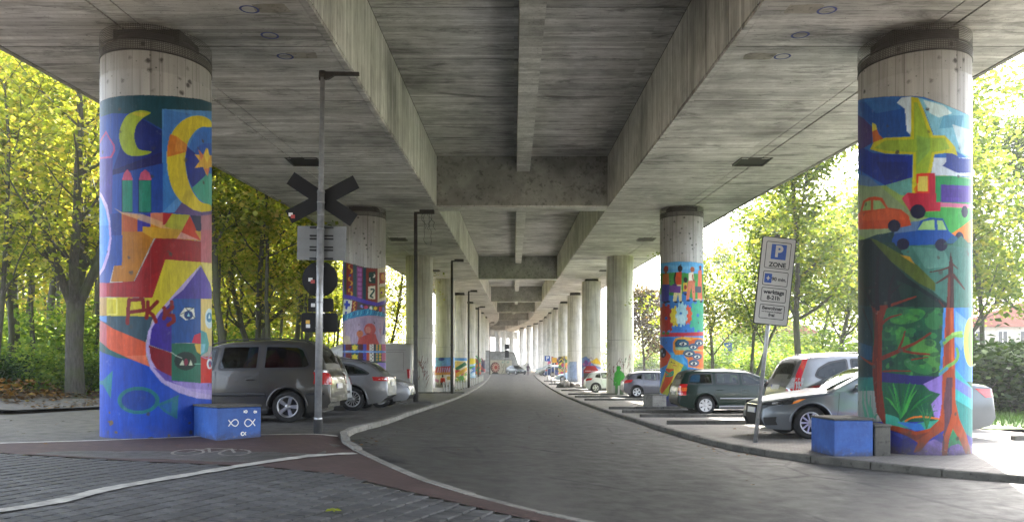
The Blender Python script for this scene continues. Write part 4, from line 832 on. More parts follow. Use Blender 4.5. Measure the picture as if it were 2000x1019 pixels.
    for x, y, w_, h_ in ((200, 582, 30, 15), (268, 604, 24, 13), (306, 578, 22, 14), (240, 648, 30, 15), (293, 668, 24, 13), (272, 712, 26, 14)): c.E('#2f6a8c', x, y - 3, w_ * 1.35, h_ * 1.7, .9); eye(c, x, y, w_ * .85, h_ * .8)
    c.P('#d8c84c', [(118, 672), (205, 722), (150, 830), (95, 930), (40, 902), (70, 800)]); c.P('#a8b850', [(60, 830), (140, 840), (100, 930), (45, 905)], .6); c.P('#cd5c2c', [(88, 745), (140, 748), (138, 800), (120, 840), (60, 915), (50, 890), (80, 810)]); c.L('#3c9a7c', 12, [(88, 765), (110, 780), (134, 765), (128, 790), (92, 795)], sm=True); c.L('#3a2a20', 3, [(128, 705), (150, 712)]); c.L('#c03030', 4, [(135, 722), (160, 728)])
    c.P('#3a9c9a', [(95, 930), (150, 830), (205, 722), (230, 740), (200, 900), (120, 960)]); c.P('#2348a6', [(20, 915), (95, 930), (200, 880), (360, 850), (360, 1040), (20, 1040)])
    return c
def spatter(c, x0, x1, y0, y1, cols, n=40, seed=1, big=1.0):
    r = random.Random(seed); W, H = x1 - x0, y1 - y0
    for k in range(n):
        x = r.uniform(x0, x1); y = r.uniform(y0, y1); s_ = r.uniform(.05, .2) * W * big
        t = r.random()
        if t < .4: c.E(r.choice(cols), x, y, s_, s_ * r.uniform(.5, 1.6), 1, rot=r.uniform(0, 90))
        elif t < .75: c.P(r.choice(cols), [(x, y), (x + s_ * r.uniform(.5, 2), y - s_ * r.uniform(-.5, 1)), (x + s_, y + s_ * r.uniform(.5, 2)), (x - s_ * .3, y + s_)])
        else: c.L(r.choice(cols), s_ * .3, [(x, y), (x + s_, y - s_), (x + 2 * s_, y + s_ * .5)])
def small(kind, px, w, top, bot):
    c = Canvas(px - w * .6, top - 6, px + w * .6, bot + 4, 4 if w > 30 else 5); X0, X1 = px - w * .6, px + w * .6
    if kind == 'green_man':
        for k in range(26):
            x = random.choice((1190, 1200, 1212, 1222, 1230)) + random.uniform(-5, 5); y = random.uniform(700, 745); c.L('#a04840', .8, [(x, y), (x + random.uniform(-5, 5), y - random.uniform(3, 12)), (x + random.uniform(-5, 5), y + 3)], .75)
        for k in range(8): x = random.uniform(1216, 1234); y = random.uniform(705, 735); c.L('#4a9a5c', 1, [(x, y), (x + random.uniform(-4, 4), y - 8)], .7)
        g_ = '#3fb02c'; c.E(g_, 1208.5, 718.5, 4.2, 5.2); c.P(g_, [(1205, 722), (1212, 722), (1219, 729), (1221, 738), (1222, 752), (1219, 752), (1217, 742), (1217, 772), (1211, 772), (1210, 752), (1208, 752), (1206, 772), (1201, 772), (1202, 745), (1201, 752), (1198, 752), (1199, 738), (1200, 729)])
    elif kind == 'sun_shop':
        c.P('#7f9ad8', [(X0, 702), (1145, 695), (1160, 712), (X1, 720), (X1, bot), (X0, bot)]); spatter(c, 1132, 1152, 700, 718, ('#9a58b0', '#c87ab0', '#4f68c0'), 26, 3); c.P('#ecc824', [(1152, 706), (1166, 698), (1176, 712), (1160, 710)]); c.P('#c8cfe0', [(1140, 716), (X1, 720), (X1, 730), (1140, 730)])
        c.P('#c02430', [(1140, 722), (1146, 714), (1162, 714), (1168, 722), (1168, 730), (1140, 730)]); c.L('#e8e0e0', 1.6, [(1143, 724), (1165, 724)]); c.P('#584a50', [(1140, 728), (1168, 728), (1168, 760), (1140, 760)]); c.P('#b0788c', [(X0, 740), (1140, 735), (1140, bot), (X0, bot)], .7)
    elif kind == 'blue_block':
        c.P('#a4b6d8', [(1107, 715), (1112, 706), (1126, 706), (1128, 745), (1106, 748)]); c.P('#8ea6d0', [(1113, 712), (1125, 712), (1125, 738), (1113, 738)], .6); c.E('#8a6a4c', 1116, 752, 16, 6, .7)
    elif kind == 'yellow_mix':
        c.P('#d8c030', [(X0, 697), (X1, 694), (X1, bot), (X0, bot)], .9); spatter(c, X0, X1, 700, 730, ('#8a6a9c', '#e0a030', '#f0d840', '#4a8a50', '#3a3a48', '#c84a7a', '#e8e8d8'), 60, 5)
    elif kind == 'shop_left':
        c.P('#7cb2e8', [(X0, 698), (X1, 697), (X1, 718), (X0, 720)]); c.E('#2a4fb8', 862, 701, 6, 3.4); c.P('#c488c0', [(X0, 700), (851, 702), (850, 712), (X0, 714)]); c.P('#f0e6e0', [(X0, 730), (X1, 728), (X1, bot), (X0, bot)])
        c.P('#c42a3a', [(852, 716), (884, 714), (886, 731), (848, 732)])
        for k in range(7): c.P('#c9b8e0', [(856 + k * 4.2, 717), (858 + k * 4.2, 717), (856 + k * 4.4, 727), (854 + k * 4.2, 727)])
        c.P('#e0a050', [(848, 727), (886, 726), (886, 731), (848, 732)]); c.P('#d83a1e', [(860.5, 737), (868.5, 737), (869.5, 747), (860, 747)]); c.E('#28283a', 864.5, 734, 2, 2.6); c.P('#26263a', [(861, 746), (864, 746), (863.5, 752), (860.5, 752)]); c.P('#26263a', [(865.5, 746), (868.5, 746), (869, 752), (866.5, 752)]); c.P('#d88ab0', [(849, 738), (858, 742), (856, 747), (850, 744)]); c.P('#c8b04a', [(873, 734), (880, 734), (880, 741), (873, 741)])
    elif kind == 'wedge':
        c.P('#e9e0c0', [(X0, 700), (X1, 697), (X1, bot), (X0, bot)]); c.P('#62a4e0', [(X0, 699), (X1, 698), (X1, 705), (X0, 703)]); c.P('#d8c070', [(X0, 704), (905, 706), (889, 720), (X0, 724)]); c.P('#1f7a4c', [(889, 718), (908, 706), (912, 712), (891, 724)]); c.P('#c8303c', [(889, 722), (898, 722), (900, 730), (890, 738)]); c.P('#e0b428', [(891, 728), (912, 716), (913, 722), (892, 738)]); c.P('#d8707a', [(893, 735), (913, 724), (913, 728), (894, 738)]); c.P('#8ab84a', [(X0, 740), (X1, 738), (X1, bot), (X0, bot)], .7); spatter(c, 889, 912, 728, 745, ('#d8d040', '#e8f0e0', '#7ab060'), 24, 6)
    elif kind == 'sunflower':
        c.P('#b8d8ec', [(X0, 702), (X1, 700), (X1, bot), (X0, bot)]); c.E('#ecd62c', px, 705, w * .35, 6); c.P('#6ab84c', [(X0, 718), (X1, 712), (X1, 720), (X0, 722)]); spatter(c, X0, X1, 720, 735, ('#7aaae0', '#e8f0f4', '#5a86c8'), 20, 7)
    else:
        pal = {'mix_a': ('#3aa048', '#c8562c', '#d88a3a', '#b84040', '#5a8a3a'), 'mix_b': ('#2c2c50', '#6a3a5c', '#b04a4a', '#4a6aa8'), 'mix_c': ('#58c0b8', '#e8e8d8', '#7ac8c0', '#d8d050'), 'mix_d': ('#d8602c', '#3a3a3a', '#e0c040', '#c84a3a', '#5a70b0'), 'mix_e': ('#d04a80', '#58b0a0', '#7a60b0', '#e0e0e8', '#4a80c0')}[kind]
        c.P(pal[0], [(X0, top + 3), (X1, top), (X1, bot), (X0, bot)], .9); spatter(c, X0, X1, top, bot, pal, 40, hash(kind) % 97 if False else len(kind) + int(px), 1.4)
    return c
PR = .855
def mural(parent, cx, cy, z0, z1, canvas, nphi=220, nz=320, mt='mural'):
    """shell 4 mm proud of the shaft; colour sampled from the painted canvas"""
    base = math.atan2(-cy, -cx)        # direction from pier to camera
    # denser towards the painted front
    t = np.linspace(-1, 1, nphi + 1); ph = t * PI
    zz = np.linspace(z0, z1, nz + 1); r = PR + .004
    P_, Z_ = np.meshgrid(ph, zz); X = cx + r * np.cos(base + P_); Y = cy + r * np.sin(base + P_)
    Pm = np.where(np.abs(P_) > PI / 2, np.sign(P_) * PI - P_, P_) * .985
    Xs = cx + r * np.cos(base + Pm); Ys = cy + r * np.sin(base + Pm)
    px = VX + Xs * FPX / Ys; py = VY - (Z_ - EYE) * FPX / Ys
    cc = canvas.sample(px, py)
    n = nphi + 1; verts = np.stack([X - cx, Y - cy, Z_], -1).reshape(-1, 3)
    i, j = np.meshgrid(np.arange(nphi), np.arange(nz)); a = (j * n + i).ravel(); fc = np.stack([a, a + 1, a + n + 1, a + n], 1)
    me = bpy.data.meshes.new('mural'); me.vertices.add(len(verts)); me.vertices.foreach_set('co', verts.ravel())
    me.loops.add(fc.size); me.loops.foreach_set('vertex_index', fc.ravel().astype(np.int32)); me.polygons.add(len(fc)); me.polygons.foreach_set('loop_start', (np.arange(len(fc)) * 4).astype(np.int32))
    me.polygons.foreach_set('use_smooth', np.ones(len(fc), bool)); me.update(calc_edges=True)
    ca_ = me.attributes.new('paint', 'FLOAT_COLOR', 'POINT'); ca_.data.foreach_set('color', cc.reshape(-1, 4).astype(np.float32).ravel())
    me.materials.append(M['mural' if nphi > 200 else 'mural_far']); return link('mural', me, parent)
M['mesh_wire'] = None
def wire_mat():
    t = NT('bird_mesh_wire'); v = t.tc(); sep = t.n('ShaderNodeSeparateXYZ'); t.l(v, sep.inputs[0])
    ang_ = t.math('ARCTAN2', sep.outputs[1], sep.outputs[0]); a = t.math('FRACT', t.math('MULTIPLY', ang_, 200 / (2 * PI))); b = t.math('FRACT', t.math('MULTIPLY', sep.outputs[2], 36))
    m_ = t.math('MAXIMUM', t.math('LESS_THAN', a, .28), t.math('LESS_THAN', b, .28)); t.l(m_, t.b.inputs['Alpha']); t.col((.06, .055, .05)); t.rough(.6); return t.m
M['mesh_wire'] = wire_mat()
M['bearing'] = simple('bearing_rubber', (.02, .019, .018), .8)
def pier(cx, cy, gap, murals, label, ringed=False, near=False):
    cx += ox(cy); zt = hs_(cy) - .02; zs = zt - gap; zb = (hleft if cx < 0 else hright)(cx, cy) - .15
    root = empty('bridge_pier', (cx, cy, 0), label=label, cat='bridge pier', group='round concrete piers carrying the viaduct')
    mb = MB(); n = 64
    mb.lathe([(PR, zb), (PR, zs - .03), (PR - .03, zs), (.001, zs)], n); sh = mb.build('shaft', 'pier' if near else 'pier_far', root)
    if not near:
        mb = MB(); zj = zb + .15 + 3.45; mb.lathe([(PR, zj - .014), (PR + .006, zj - .01), (PR + .006, zj + .01), (PR, zj + .014)], n); mb.build('casting_joint', 'beam', root)
    if gap > .05:
        mb = MB(); mb.bbox(-.55, .55, -.4, .4, zs - .0, zt + .04, .02); mb.build('bearing', 'bearing', root)
        mb = MB(); mb.lathe([(.62, zs + gap * .35), (.62, zs + gap * .6), (.001, zs + gap * .6)], 24); mb.lathe([(.001, zs + gap * .35), (.62, zs + gap * .35)], 24); mb.build('bearing_plate', 'dark_steel', root)
    if ringed:
        mb = MB(); q = PR + .010; mb.lathe([(q, zs - .17), (q, zs + min(.24, gap - .04))], 64); mb.build('bird_mesh', 'mesh_wire', root)
        mb = MB()
        for z in (zs - .17, zs + .0): mb.lathe([(PR + .002, z - .012), (q + .004, z - .012), (q + .004, z + .012), (PR + .002, z + .012)], 64)
        mb.build('mesh_band', 'dark_steel', root)
        mb = MB(); mb.lathe([(q - .008, zs - .17), (q - .008, zs - .03)], 64); mb.build('mesh_hem', 'mesh_wire', root)
    for cv, z0, z1, a, b in murals: mural(root, cx, cy, z0, z1, cv, a, b)
    return root
# mural builder needs world coordinates of the pier, child vertices are relative in x and y
XL, XR = -6.04, 6.76
p1 = pier(XL, 13, .34, [(moons(), hleft(XL, 13) - .05, 6.1, 420, 640)], 'near left pier painted with crescent moons, a blue-faced onion dome and fish', True, True)
p2_ = pier(XR, 13, .34, [(vehicles(), hright(XR, 13) - .05, 6.1, 420, 660)], 'near right pier painted with a yellow plane, cars and jungle trees', True, True)
pier(XL, 31, .26, [(patterns(), hleft(XL, 31) - .05, 5.9, 240, 260)], 'second left pier painted with patterned bands around a red figure', True, True)
pier(XR, 31, .26, [(people(), hright(XR, 31) - .05, 5.9, 280, 340)], 'second right pier painted with walking people, cogwheels and eyes', True, True)
specs = [
 (49, 'L', 0, None, 'third left pier, bare concrete with faint red scribble low down'), (49, 'R', 0, ('green_man', 1210, 57, 695, 774), 'third right pier with a bright green man silhouette'),
 (67, 'L', 0, ('shop_left', 868, 42, 695, 756), 'left pier painted with a red striped awning and a figure in orange'), (67, 'R', .2, ('sun_shop', 1155, 42, 693, 758), 'right pier painted pink and blue with a yellow beak shape'),
 (85, 'L', .3, ('wedge', 901, 33, 697, 746), 'left pier painted with a green and yellow wedge'), (85, 'R', .3, ('blue_block', 1123, 33, 703, 750), 'right pier with a plain pale blue painted block'),
 (103, 'L', .3, ('sunflower', 921, 27, 698, 738), 'left pier painted with a yellow sun over pale blue'), (103, 'R', .3, ('yellow_mix', 1098, 27, 694, 738), 'right pier painted bright yellow with a purple top'),
 (121, 'L', .3, ('mix_a', 931, 22, 699, 734), 'left pier painted in green and orange'), (121, 'R', .3, ('mix_d', 1086, 22, 699, 734), 'right pier painted orange and black'),
 (139, 'L', .3, ('mix_b', 939, 18, 702, 731), 'left pier painted in dark blue and maroon'), (139, 'R', .3, ('mix_e', 1075, 18, 703, 731), 'right pier painted pink and turquoise'),
 (157, 'L', .3, ('mix_c', 946, 16, 704, 729), 'left pier painted in pale turquoise')]
ordn = {157: 'first', 175: 'second', 193: 'third', 211: 'fourth', 229: 'fifth'}
for y, s_, gp_, mu, lab in specs:
    cx = XL if s_ == 'L' else XR
    ml = []
    if mu: ml = [(small(*mu), (hleft if s_ == 'L' else hright)(cx, y) - .05, EYE + (VY - mu[3]) * (y - PR) / FPX + .4, 110, 70)]
    pier(cx, y, gp_, ml, lab)
for y in (157, 175, 193, 211, 229):
    if y > 157: pier(XL, y, .3, [], 'bare far left pier, ' + ordn[y] + ' beyond the painted ones')
    pier(XR, y, .3, [], 'bare far right pier, ' + ordn[y] + ' beyond the painted ones')
for y in (-5,):
    pier(XL, y, .5, [], 'left pier behind the camera'); pier(XR, y, .5, [], 'right pier behind the camera')
# red scribble on the third left pier
sc = bpy.data.objects
cvs = Canvas(785, 640, 853, 772, 4)
for k in range(16):
    x = random.uniform(816, 836); y = random.uniform(700, 750); cvs.L('#a05a4c', .9, [(x, y), (x + random.uniform(-8, 8), y - random.uniform(4, 14)), (x + random.uniform(-6, 6), y + 6)], .8)
third = [o for o in bpy.data.objects if o.get('label', '').startswith('third left pier')][0]
mural(third, XL, 49, hleft(XL, 49) - .05, 3.6, cvs, 160, 90)
# ------------------------------------------------------------------ vehicles
def paint(name, c, metal=.55, rough=.32, coat=.45):
    t = NT(name); v = t.tc(); f = t.noise(v, 3, 5)
    t.col(t.mix(c, tuple(x * .8 + .002 for x in c), t.gramp(f, [(.4, 0), (.8, .6)])))
    dirt = t.gramp(t.noise(v, 2.2, 6, .7), [(.4, rough), (.8, rough + .2)]); t.rough(dirt)
    t.b.inputs['Metallic'].default_value = metal; t.b.inputs['Coat Weight'].default_value = coat; t.b.inputs['Coat Roughness'].default_value = .05; return t.m
M['champagne'] = paint('paint_grey_champagne', (.05, .047, .041), .45); M['silver'] = paint('paint_silver', (.22, .225, .235), .7, .35); M['white_paint_car'] = paint('paint_white', (.48, .5, .52), .1)
M['greygreen'] = paint('paint_dark_green', (.003, .017, .011), .0, .3, .25); M['lilac_grey'] = paint('paint_lilac_grey', (.075, .075, .092), .6); M['blue_grey'] = paint('paint_blue_grey', (.12, .135, .15), .6, .32)
M['greygreen'].node_tree.nodes['Principled BSDF'].inputs['Specular IOR Level'].default_value = .22; M['pale_blue'] = paint('paint_pale_blue', (.35, .45, .55), .4); M['van_white'] = paint('paint_van_white', (.38, .37, .34), 0, .5); M['navy'] = paint('paint_navy', (.02, .05, .2), .4); M['slate'] = paint('paint_slate', (.09, .11, .11), .5)
M['tyre'] = simple('tyre_rubber', (.018, .018, .018), .85, var=.3, scale=20); M['rim'] = simple('alloy_rim', (.5, .5, .51), .3, .8, .1); M['hubcap'] = simple('plastic_hubcap', (.5, .51, .52), .4, .3, .1)
M['trim'] = simple('black_trim', (.02, .02, .021), .5); M['seatm'] = simple('seat_fabric', (.035, .035, .038), .9); M['chrome'] = simple('chrome', (.7, .7, .7), .12, 1.0, .02)
def glassm(name, tint, alpha):
    t = NT(name); tr = t.n('ShaderNodeBsdfTransparent'); tr.inputs[0].default_value = (*tint, 1); gl = t.n('ShaderNodeBsdfGlossy'); gl.inputs['Roughness'].default_value = .02; gl.inputs['Color'].default_value = (.9, .95, .95, 1)
    fr = t.n('ShaderNodeFresnel'); fr.inputs['IOR'].default_value = 1.5; mx = t.n('ShaderNodeMixShader'); t.l(fr.outputs[0], mx.inputs[0]); t.l(tr.outputs[0], mx.inputs[1]); t.l(gl.outputs[0], mx.inputs[2]); t.l(mx.outputs[0], t.out.inputs['Surface']); return t.m
M['glass'] = glassm('car_glass', (.34, .40, .36), .5); M['glass_dark'] = glassm('privacy_glass', (.05, .065, .055), .5)
M['lamp_red'] = simple('red_lamp_lens', (.42, .012, .015), .12, 0, .2, 20, coat=1); M['lamp_clear'] = simple('clear_lamp_lens', (.55, .56, .58), .1, .4, .25, 30, coat=1); M['lamp_amber'] = simple('amber_lamp_lens', (.75, .22, .02), .15, 0, .1, 20, coat=1); M['lamp_dark'] = simple('smoked_lamp_lens', (.05, .055, .06), .08, .5, .3, 20, coat=1)
M['plate'] = simple('number_plate', (.6, .6, .58), .5); M['eu_blue'] = simple('plate_blue', (.02, .05, .4), .5)
class Car:
    def __init__(s, sp):
        s.sp = sp; s.L = sp['L']; s.hw = sp['hw']; s.top = sp['top']; s.bot = sp['bot']; s.bl = sp['belt']
        s.tum = sp.get('tum', .40); s.kf = sp.get('kf', .22); s.kr = sp.get('kr', .13); s.lf = sp.get('lf', .9); s.lr = sp.get('lr', .75); s.er = sp.get('er', .055)
        tp_ = smooth_line([(x, z, 0) for x, z in s.top], 8); s.tt = [(p.x, p.y) for p in tp_]
        q = [s.tt[0]]
        for p in s.tt[1:]:
            if p[0] > q[-1][0] + 1e-4: q.append(p)
        s.tt = q
    def zt(s, x): return interp(x, s.tt)
    def zb0(s, x): return interp(x, s.bot)
    def belt(s, x): return min(interp(x, s.bl), s.zt(x) - s.er - .015)
    def plan(s, x):
        a = max(0, 1 - x / s.lf); b = max(0, 1 - (s.L - x) / s.lr); return s.hw * (1 - s.kf * a ** 2.3 - s.kr * b ** 2.3)
    def hwf(s, x, z):
        p = s.plan(x); b = s.belt(x); zs = .2
        if z <= b:
            t = min(1, max(0, (z - zs) / (b - zs))); sh = .05 * math.exp(-((t - .72) / .1) ** 2) * .25
            return p * (.93 + .07 * math.sin(PI * min(1, .18 + t * .55)) - .035 * max(0, t - .6) / .4) + sh * 0
        return p * .955 - s.tum * (z - b)
    def arch(s, x):
        z = s.zb0(x)
        for c in (s.sp['fx'], s.sp['rx']):
            ra = s.sp['r'] + .065; d = abs(x - c)
            if d < ra: z = max(z, s.sp['r'] + math.sqrt(ra * ra - d * d) * 1.0)
        return z
    def section(s, x):
        zt, ze = s.zt(x), s.zt(x) - s.er; b = s.belt(x); zb = min(s.arch(x), b - .02); out = []
        nl, nu, nr = 9, 6, 5
        for i in range(nl): z = lerp(zb, b, i / (nl - 1)); out.append((s.hwf(x, z), z))
        for i in range(1, nu + 1): z = lerp(b, ze, i / nu); out.append((s.hwf(x, z) if i < nu or ze - b > .1 else s.hwf(x, z), z))
        yr = max(.05, s.hwf(x, ze))
        for i in range(1, nr + 1):
            a = PI / 2 * i / nr; y = yr * (1 - (i / nr)) ** 1.0; f = (y / yr); out.append((y, zt - s.er * f ** 3))
        return out
    def pt(s, mode, a, b, off=.005):
        if mode == 'side': return Vector((a, -(s.hwf(a, b) + off), b))        # a = x, b = z (near side = -y)
        if mode == 'top':
            zt = s.zt(a); ze = zt - s.er; yr = max(.05, s.hwf(a, ze)); d = (s.zt(a + .02) - s.zt(a - .02)) / .04; n = Vector((-d, 0, 1)).normalized()
            return Vector((a, b, zt - s.er * min(1, abs(b) / yr) ** 3)) + n * off
        if mode in ('rear', 'front'):      # a = y, b = z
            xe = s.xend(b, mode); w_ = s.hwf(xe, b); 
            if abs(a) <= w_:
                sg = 1 if mode == 'rear' else -1; bul = .05 * (1 - (a / w_) ** 2); return Vector((xe + sg * off, a, b))
            # wrap round the corner: the excess runs along the side
            ex = abs(a) - w_; x = xe - ex if mode == 'rear' else xe + ex; return Vector((x, math.copysign(s.hwf(x, b) + off, a), b))
    def xend(s, z, mode):
        if mode == 'rear':
            lo, hi = s.L * .6, s.L
            for _ in range(24):
                m_ = (lo + hi) / 2
                if s.zt(m_) > z and s.zb0(m_) < z: lo = m_
                else: hi = m_
            return lo
        lo, hi = 0, s.L * .4
        for _ in range(24):
            m_ = (lo + hi) / 2
            if s.zt(m_) > z and s.zb0(m_) < z: hi = m_
            else: lo = m_
        return hi
    def patch(s, name, mode, poly, m, parent, off=.006, step=.07, both=True, thick=.0):
        poly = [(p.x, p.y) for p in poly] if hasattr(poly[0], 'x') else poly
        # densify the outline
        P = []
        for i, a in enumerate(poly):
            b = poly[(i + 1) % len(poly)]; L_ = math.hypot(b[0] - a[0], b[1] - a[1]); k = max(1, int(L_ / step))
            P += [(lerp(a[0], b[0], t / k), lerp(a[1], b[1], t / k)) for t in range(k)]
        v, f = fill2d(P, step); v3 = [s.pt(mode, p.x, p.y, off) for p in v]; V = list(v3); F = [tuple(x) for x in f]
        o = [mk(name, V, F, m, parent, smooth=True)]
        if both and mode != 'top': o.append(mk(name, [(p.x, -p.y, p.z) for p in v3], [tuple(reversed(x)) for x in F], m, parent, smooth=True))
        return o
    def strip(s, name, mode, line, wd, m, parent, off=.004, both=True, thick=0):
        V = []; F = []
        L_ = []
        for a, b in zip(line, line[1:]):
            k = max(1, int(math.hypot(b[0] - a[0], b[1] - a[1]) / .06)); L_ += [(lerp(a[0], b[0], t / k), lerp(a[1], b[1], t / k)) for t in range(k)]
        L_.append(line[-1])
        for i, p in enumerate(L_):
            a = L_[max(i - 1, 0)]; b = L_[min(i + 1, len(L_) - 1)]; d = math.hypot(b[0] - a[0], b[1] - a[1]) + 1e-9; nx, ny = -(b[1] - a[1]) / d * wd / 2, (b[0] - a[0]) / d * wd / 2
            V += [s.pt(mode, p[0] + nx, p[1] + ny, off + thick), s.pt(mode, p[0] - nx, p[1] - ny, off + thick)]
            if thick: V += [s.pt(mode, p[0] - nx * 1.15, p[1] - ny * 1.15, 0), s.pt(mode, p[0] + nx * 1.15, p[1] + ny * 1.15, 0)]
        q = 4 if thick else 2
        for i in range(len(L_) - 1):
            for k in range(q if thick else 1): k2 = (k + 1) % q; F.append((i * q + k, i * q + k2, (i + 1) * q + k2, (i + 1) * q + k))
        o = [mk(name, V, F, m, parent, smooth=True)]
        if both: o.append(mk(name, [(p.x, -p.y, p.z) for p in V], [tuple(reversed(x)) for x in F], m, parent, smooth=True))
        return o
def offset_poly(P, d):
    n = len(P); A = sum(P[i][0] * P[(i + 1) % n][1] - P[(i + 1) % n][0] * P[i][1] for i in range(n)); sg = 1 if A > 0 else -1; out = []
    for i in range(n):
        a, b, c = Vector(P[i - 1]), Vector(P[i]), Vector(P[(i + 1) % n]); e1 = (b - a).normalized(); e2 = (c - b).normalized(); n1 = Vector((e1.y, -e1.x)) * sg; n2 = Vector((e2.y, -e2.x)) * sg
        m_ = (n1 + n2); m_ = m_ / max(.35, m_.length_squared) * 2 if m_.length_squared > 0 else n1; out.append((b.x + m_.x * d, b.y + m_.y * d))
    return out
def rounded(P, r, n=4):
    out = []; N = len(P)
    for i in range(N):
        a, b, c = Vector(P[i - 1]), Vector(P[i]), Vector(P[(i + 1) % N]); ra = min(r, (a - b).length * .45, (c - b).length * .45); p = b + (a - b).normalized() * ra; q = b + (c - b).normalized() * ra
        for k in range(n + 1): t = k / n; out.append(tuple(p * (1 - t) ** 2 + b * 2 * t * (1 - t) + q * t * t))
    return out
def wheel(root, x, y, r, wd, style, side):
    mb = MB(); T = Matrix.Translation((x, y, r)) @ Matrix.Rotation(R(90) * (1 if side < 0 else -1), 4, 'X')   # +z local -> outwards
    rr = r * .66
    prof = [(rr, -wd / 2), (r - .04, -wd / 2), (r - .008, -wd / 2 + .03), (r, -wd / 2 + .05), (r, wd / 2 - .05), (r - .008, wd / 2 - .03), (r - .035, wd / 2 - .004), (rr + .015, wd / 2), (rr, wd / 2 - .012)]
    mb.lathe(prof, 32, T); o = mb.build('wheel', 'tyre', root)
    mb = MB(); zf = wd / 2 - .02
    mb.lathe([(rr + .004, zf + .012), (rr - .006, zf + .016), (rr - .02, zf + .008), (rr - .03, zf - .03), (rr - .035, -wd / 2 + .02)], 32, T)
    n, w0, w1 = style
    for k in range(n):
        a = 2 * PI * k / n; Rk = T @ Matrix.Rotation(a, 4, 'Z')
        vs = [(.035, -w0 / 2, zf - .005), (rr - .015, -w1 / 2, zf + .006), (rr - .015, w1 / 2, zf + .006), (.035, w0 / 2, zf - .005), (.035, -w0 / 2 - .008, zf - .035), (rr - .015, -w1 / 2 - .006, zf - .03), (rr - .015, w1 / 2 + .006, zf - .03), (.035, w0 / 2 + .008, zf - .035)]
        mb.add([Rk @ Vector(v) for v in vs], [(0, 1, 2, 3), (4, 7, 6, 5), (0, 4, 5, 1), (3, 2, 6, 7)])
    mb.lathe([(.001, zf + .008), (.04, zf + .006), (.058, zf - .004), (.06, zf - .03)], 16, T); mb.build('rim', 'hubcap' if w1 > .09 else 'rim', o)
    mb = MB(); mb.lathe([(.001, zf - .055), (rr - .03, zf - .055)], 24, T); mb.lathe([(.001, zf - .04), (rr * .55, zf - .04), (rr * .55, zf - .054)], 24, T); mb.build('brake_disc', 'trim', o)
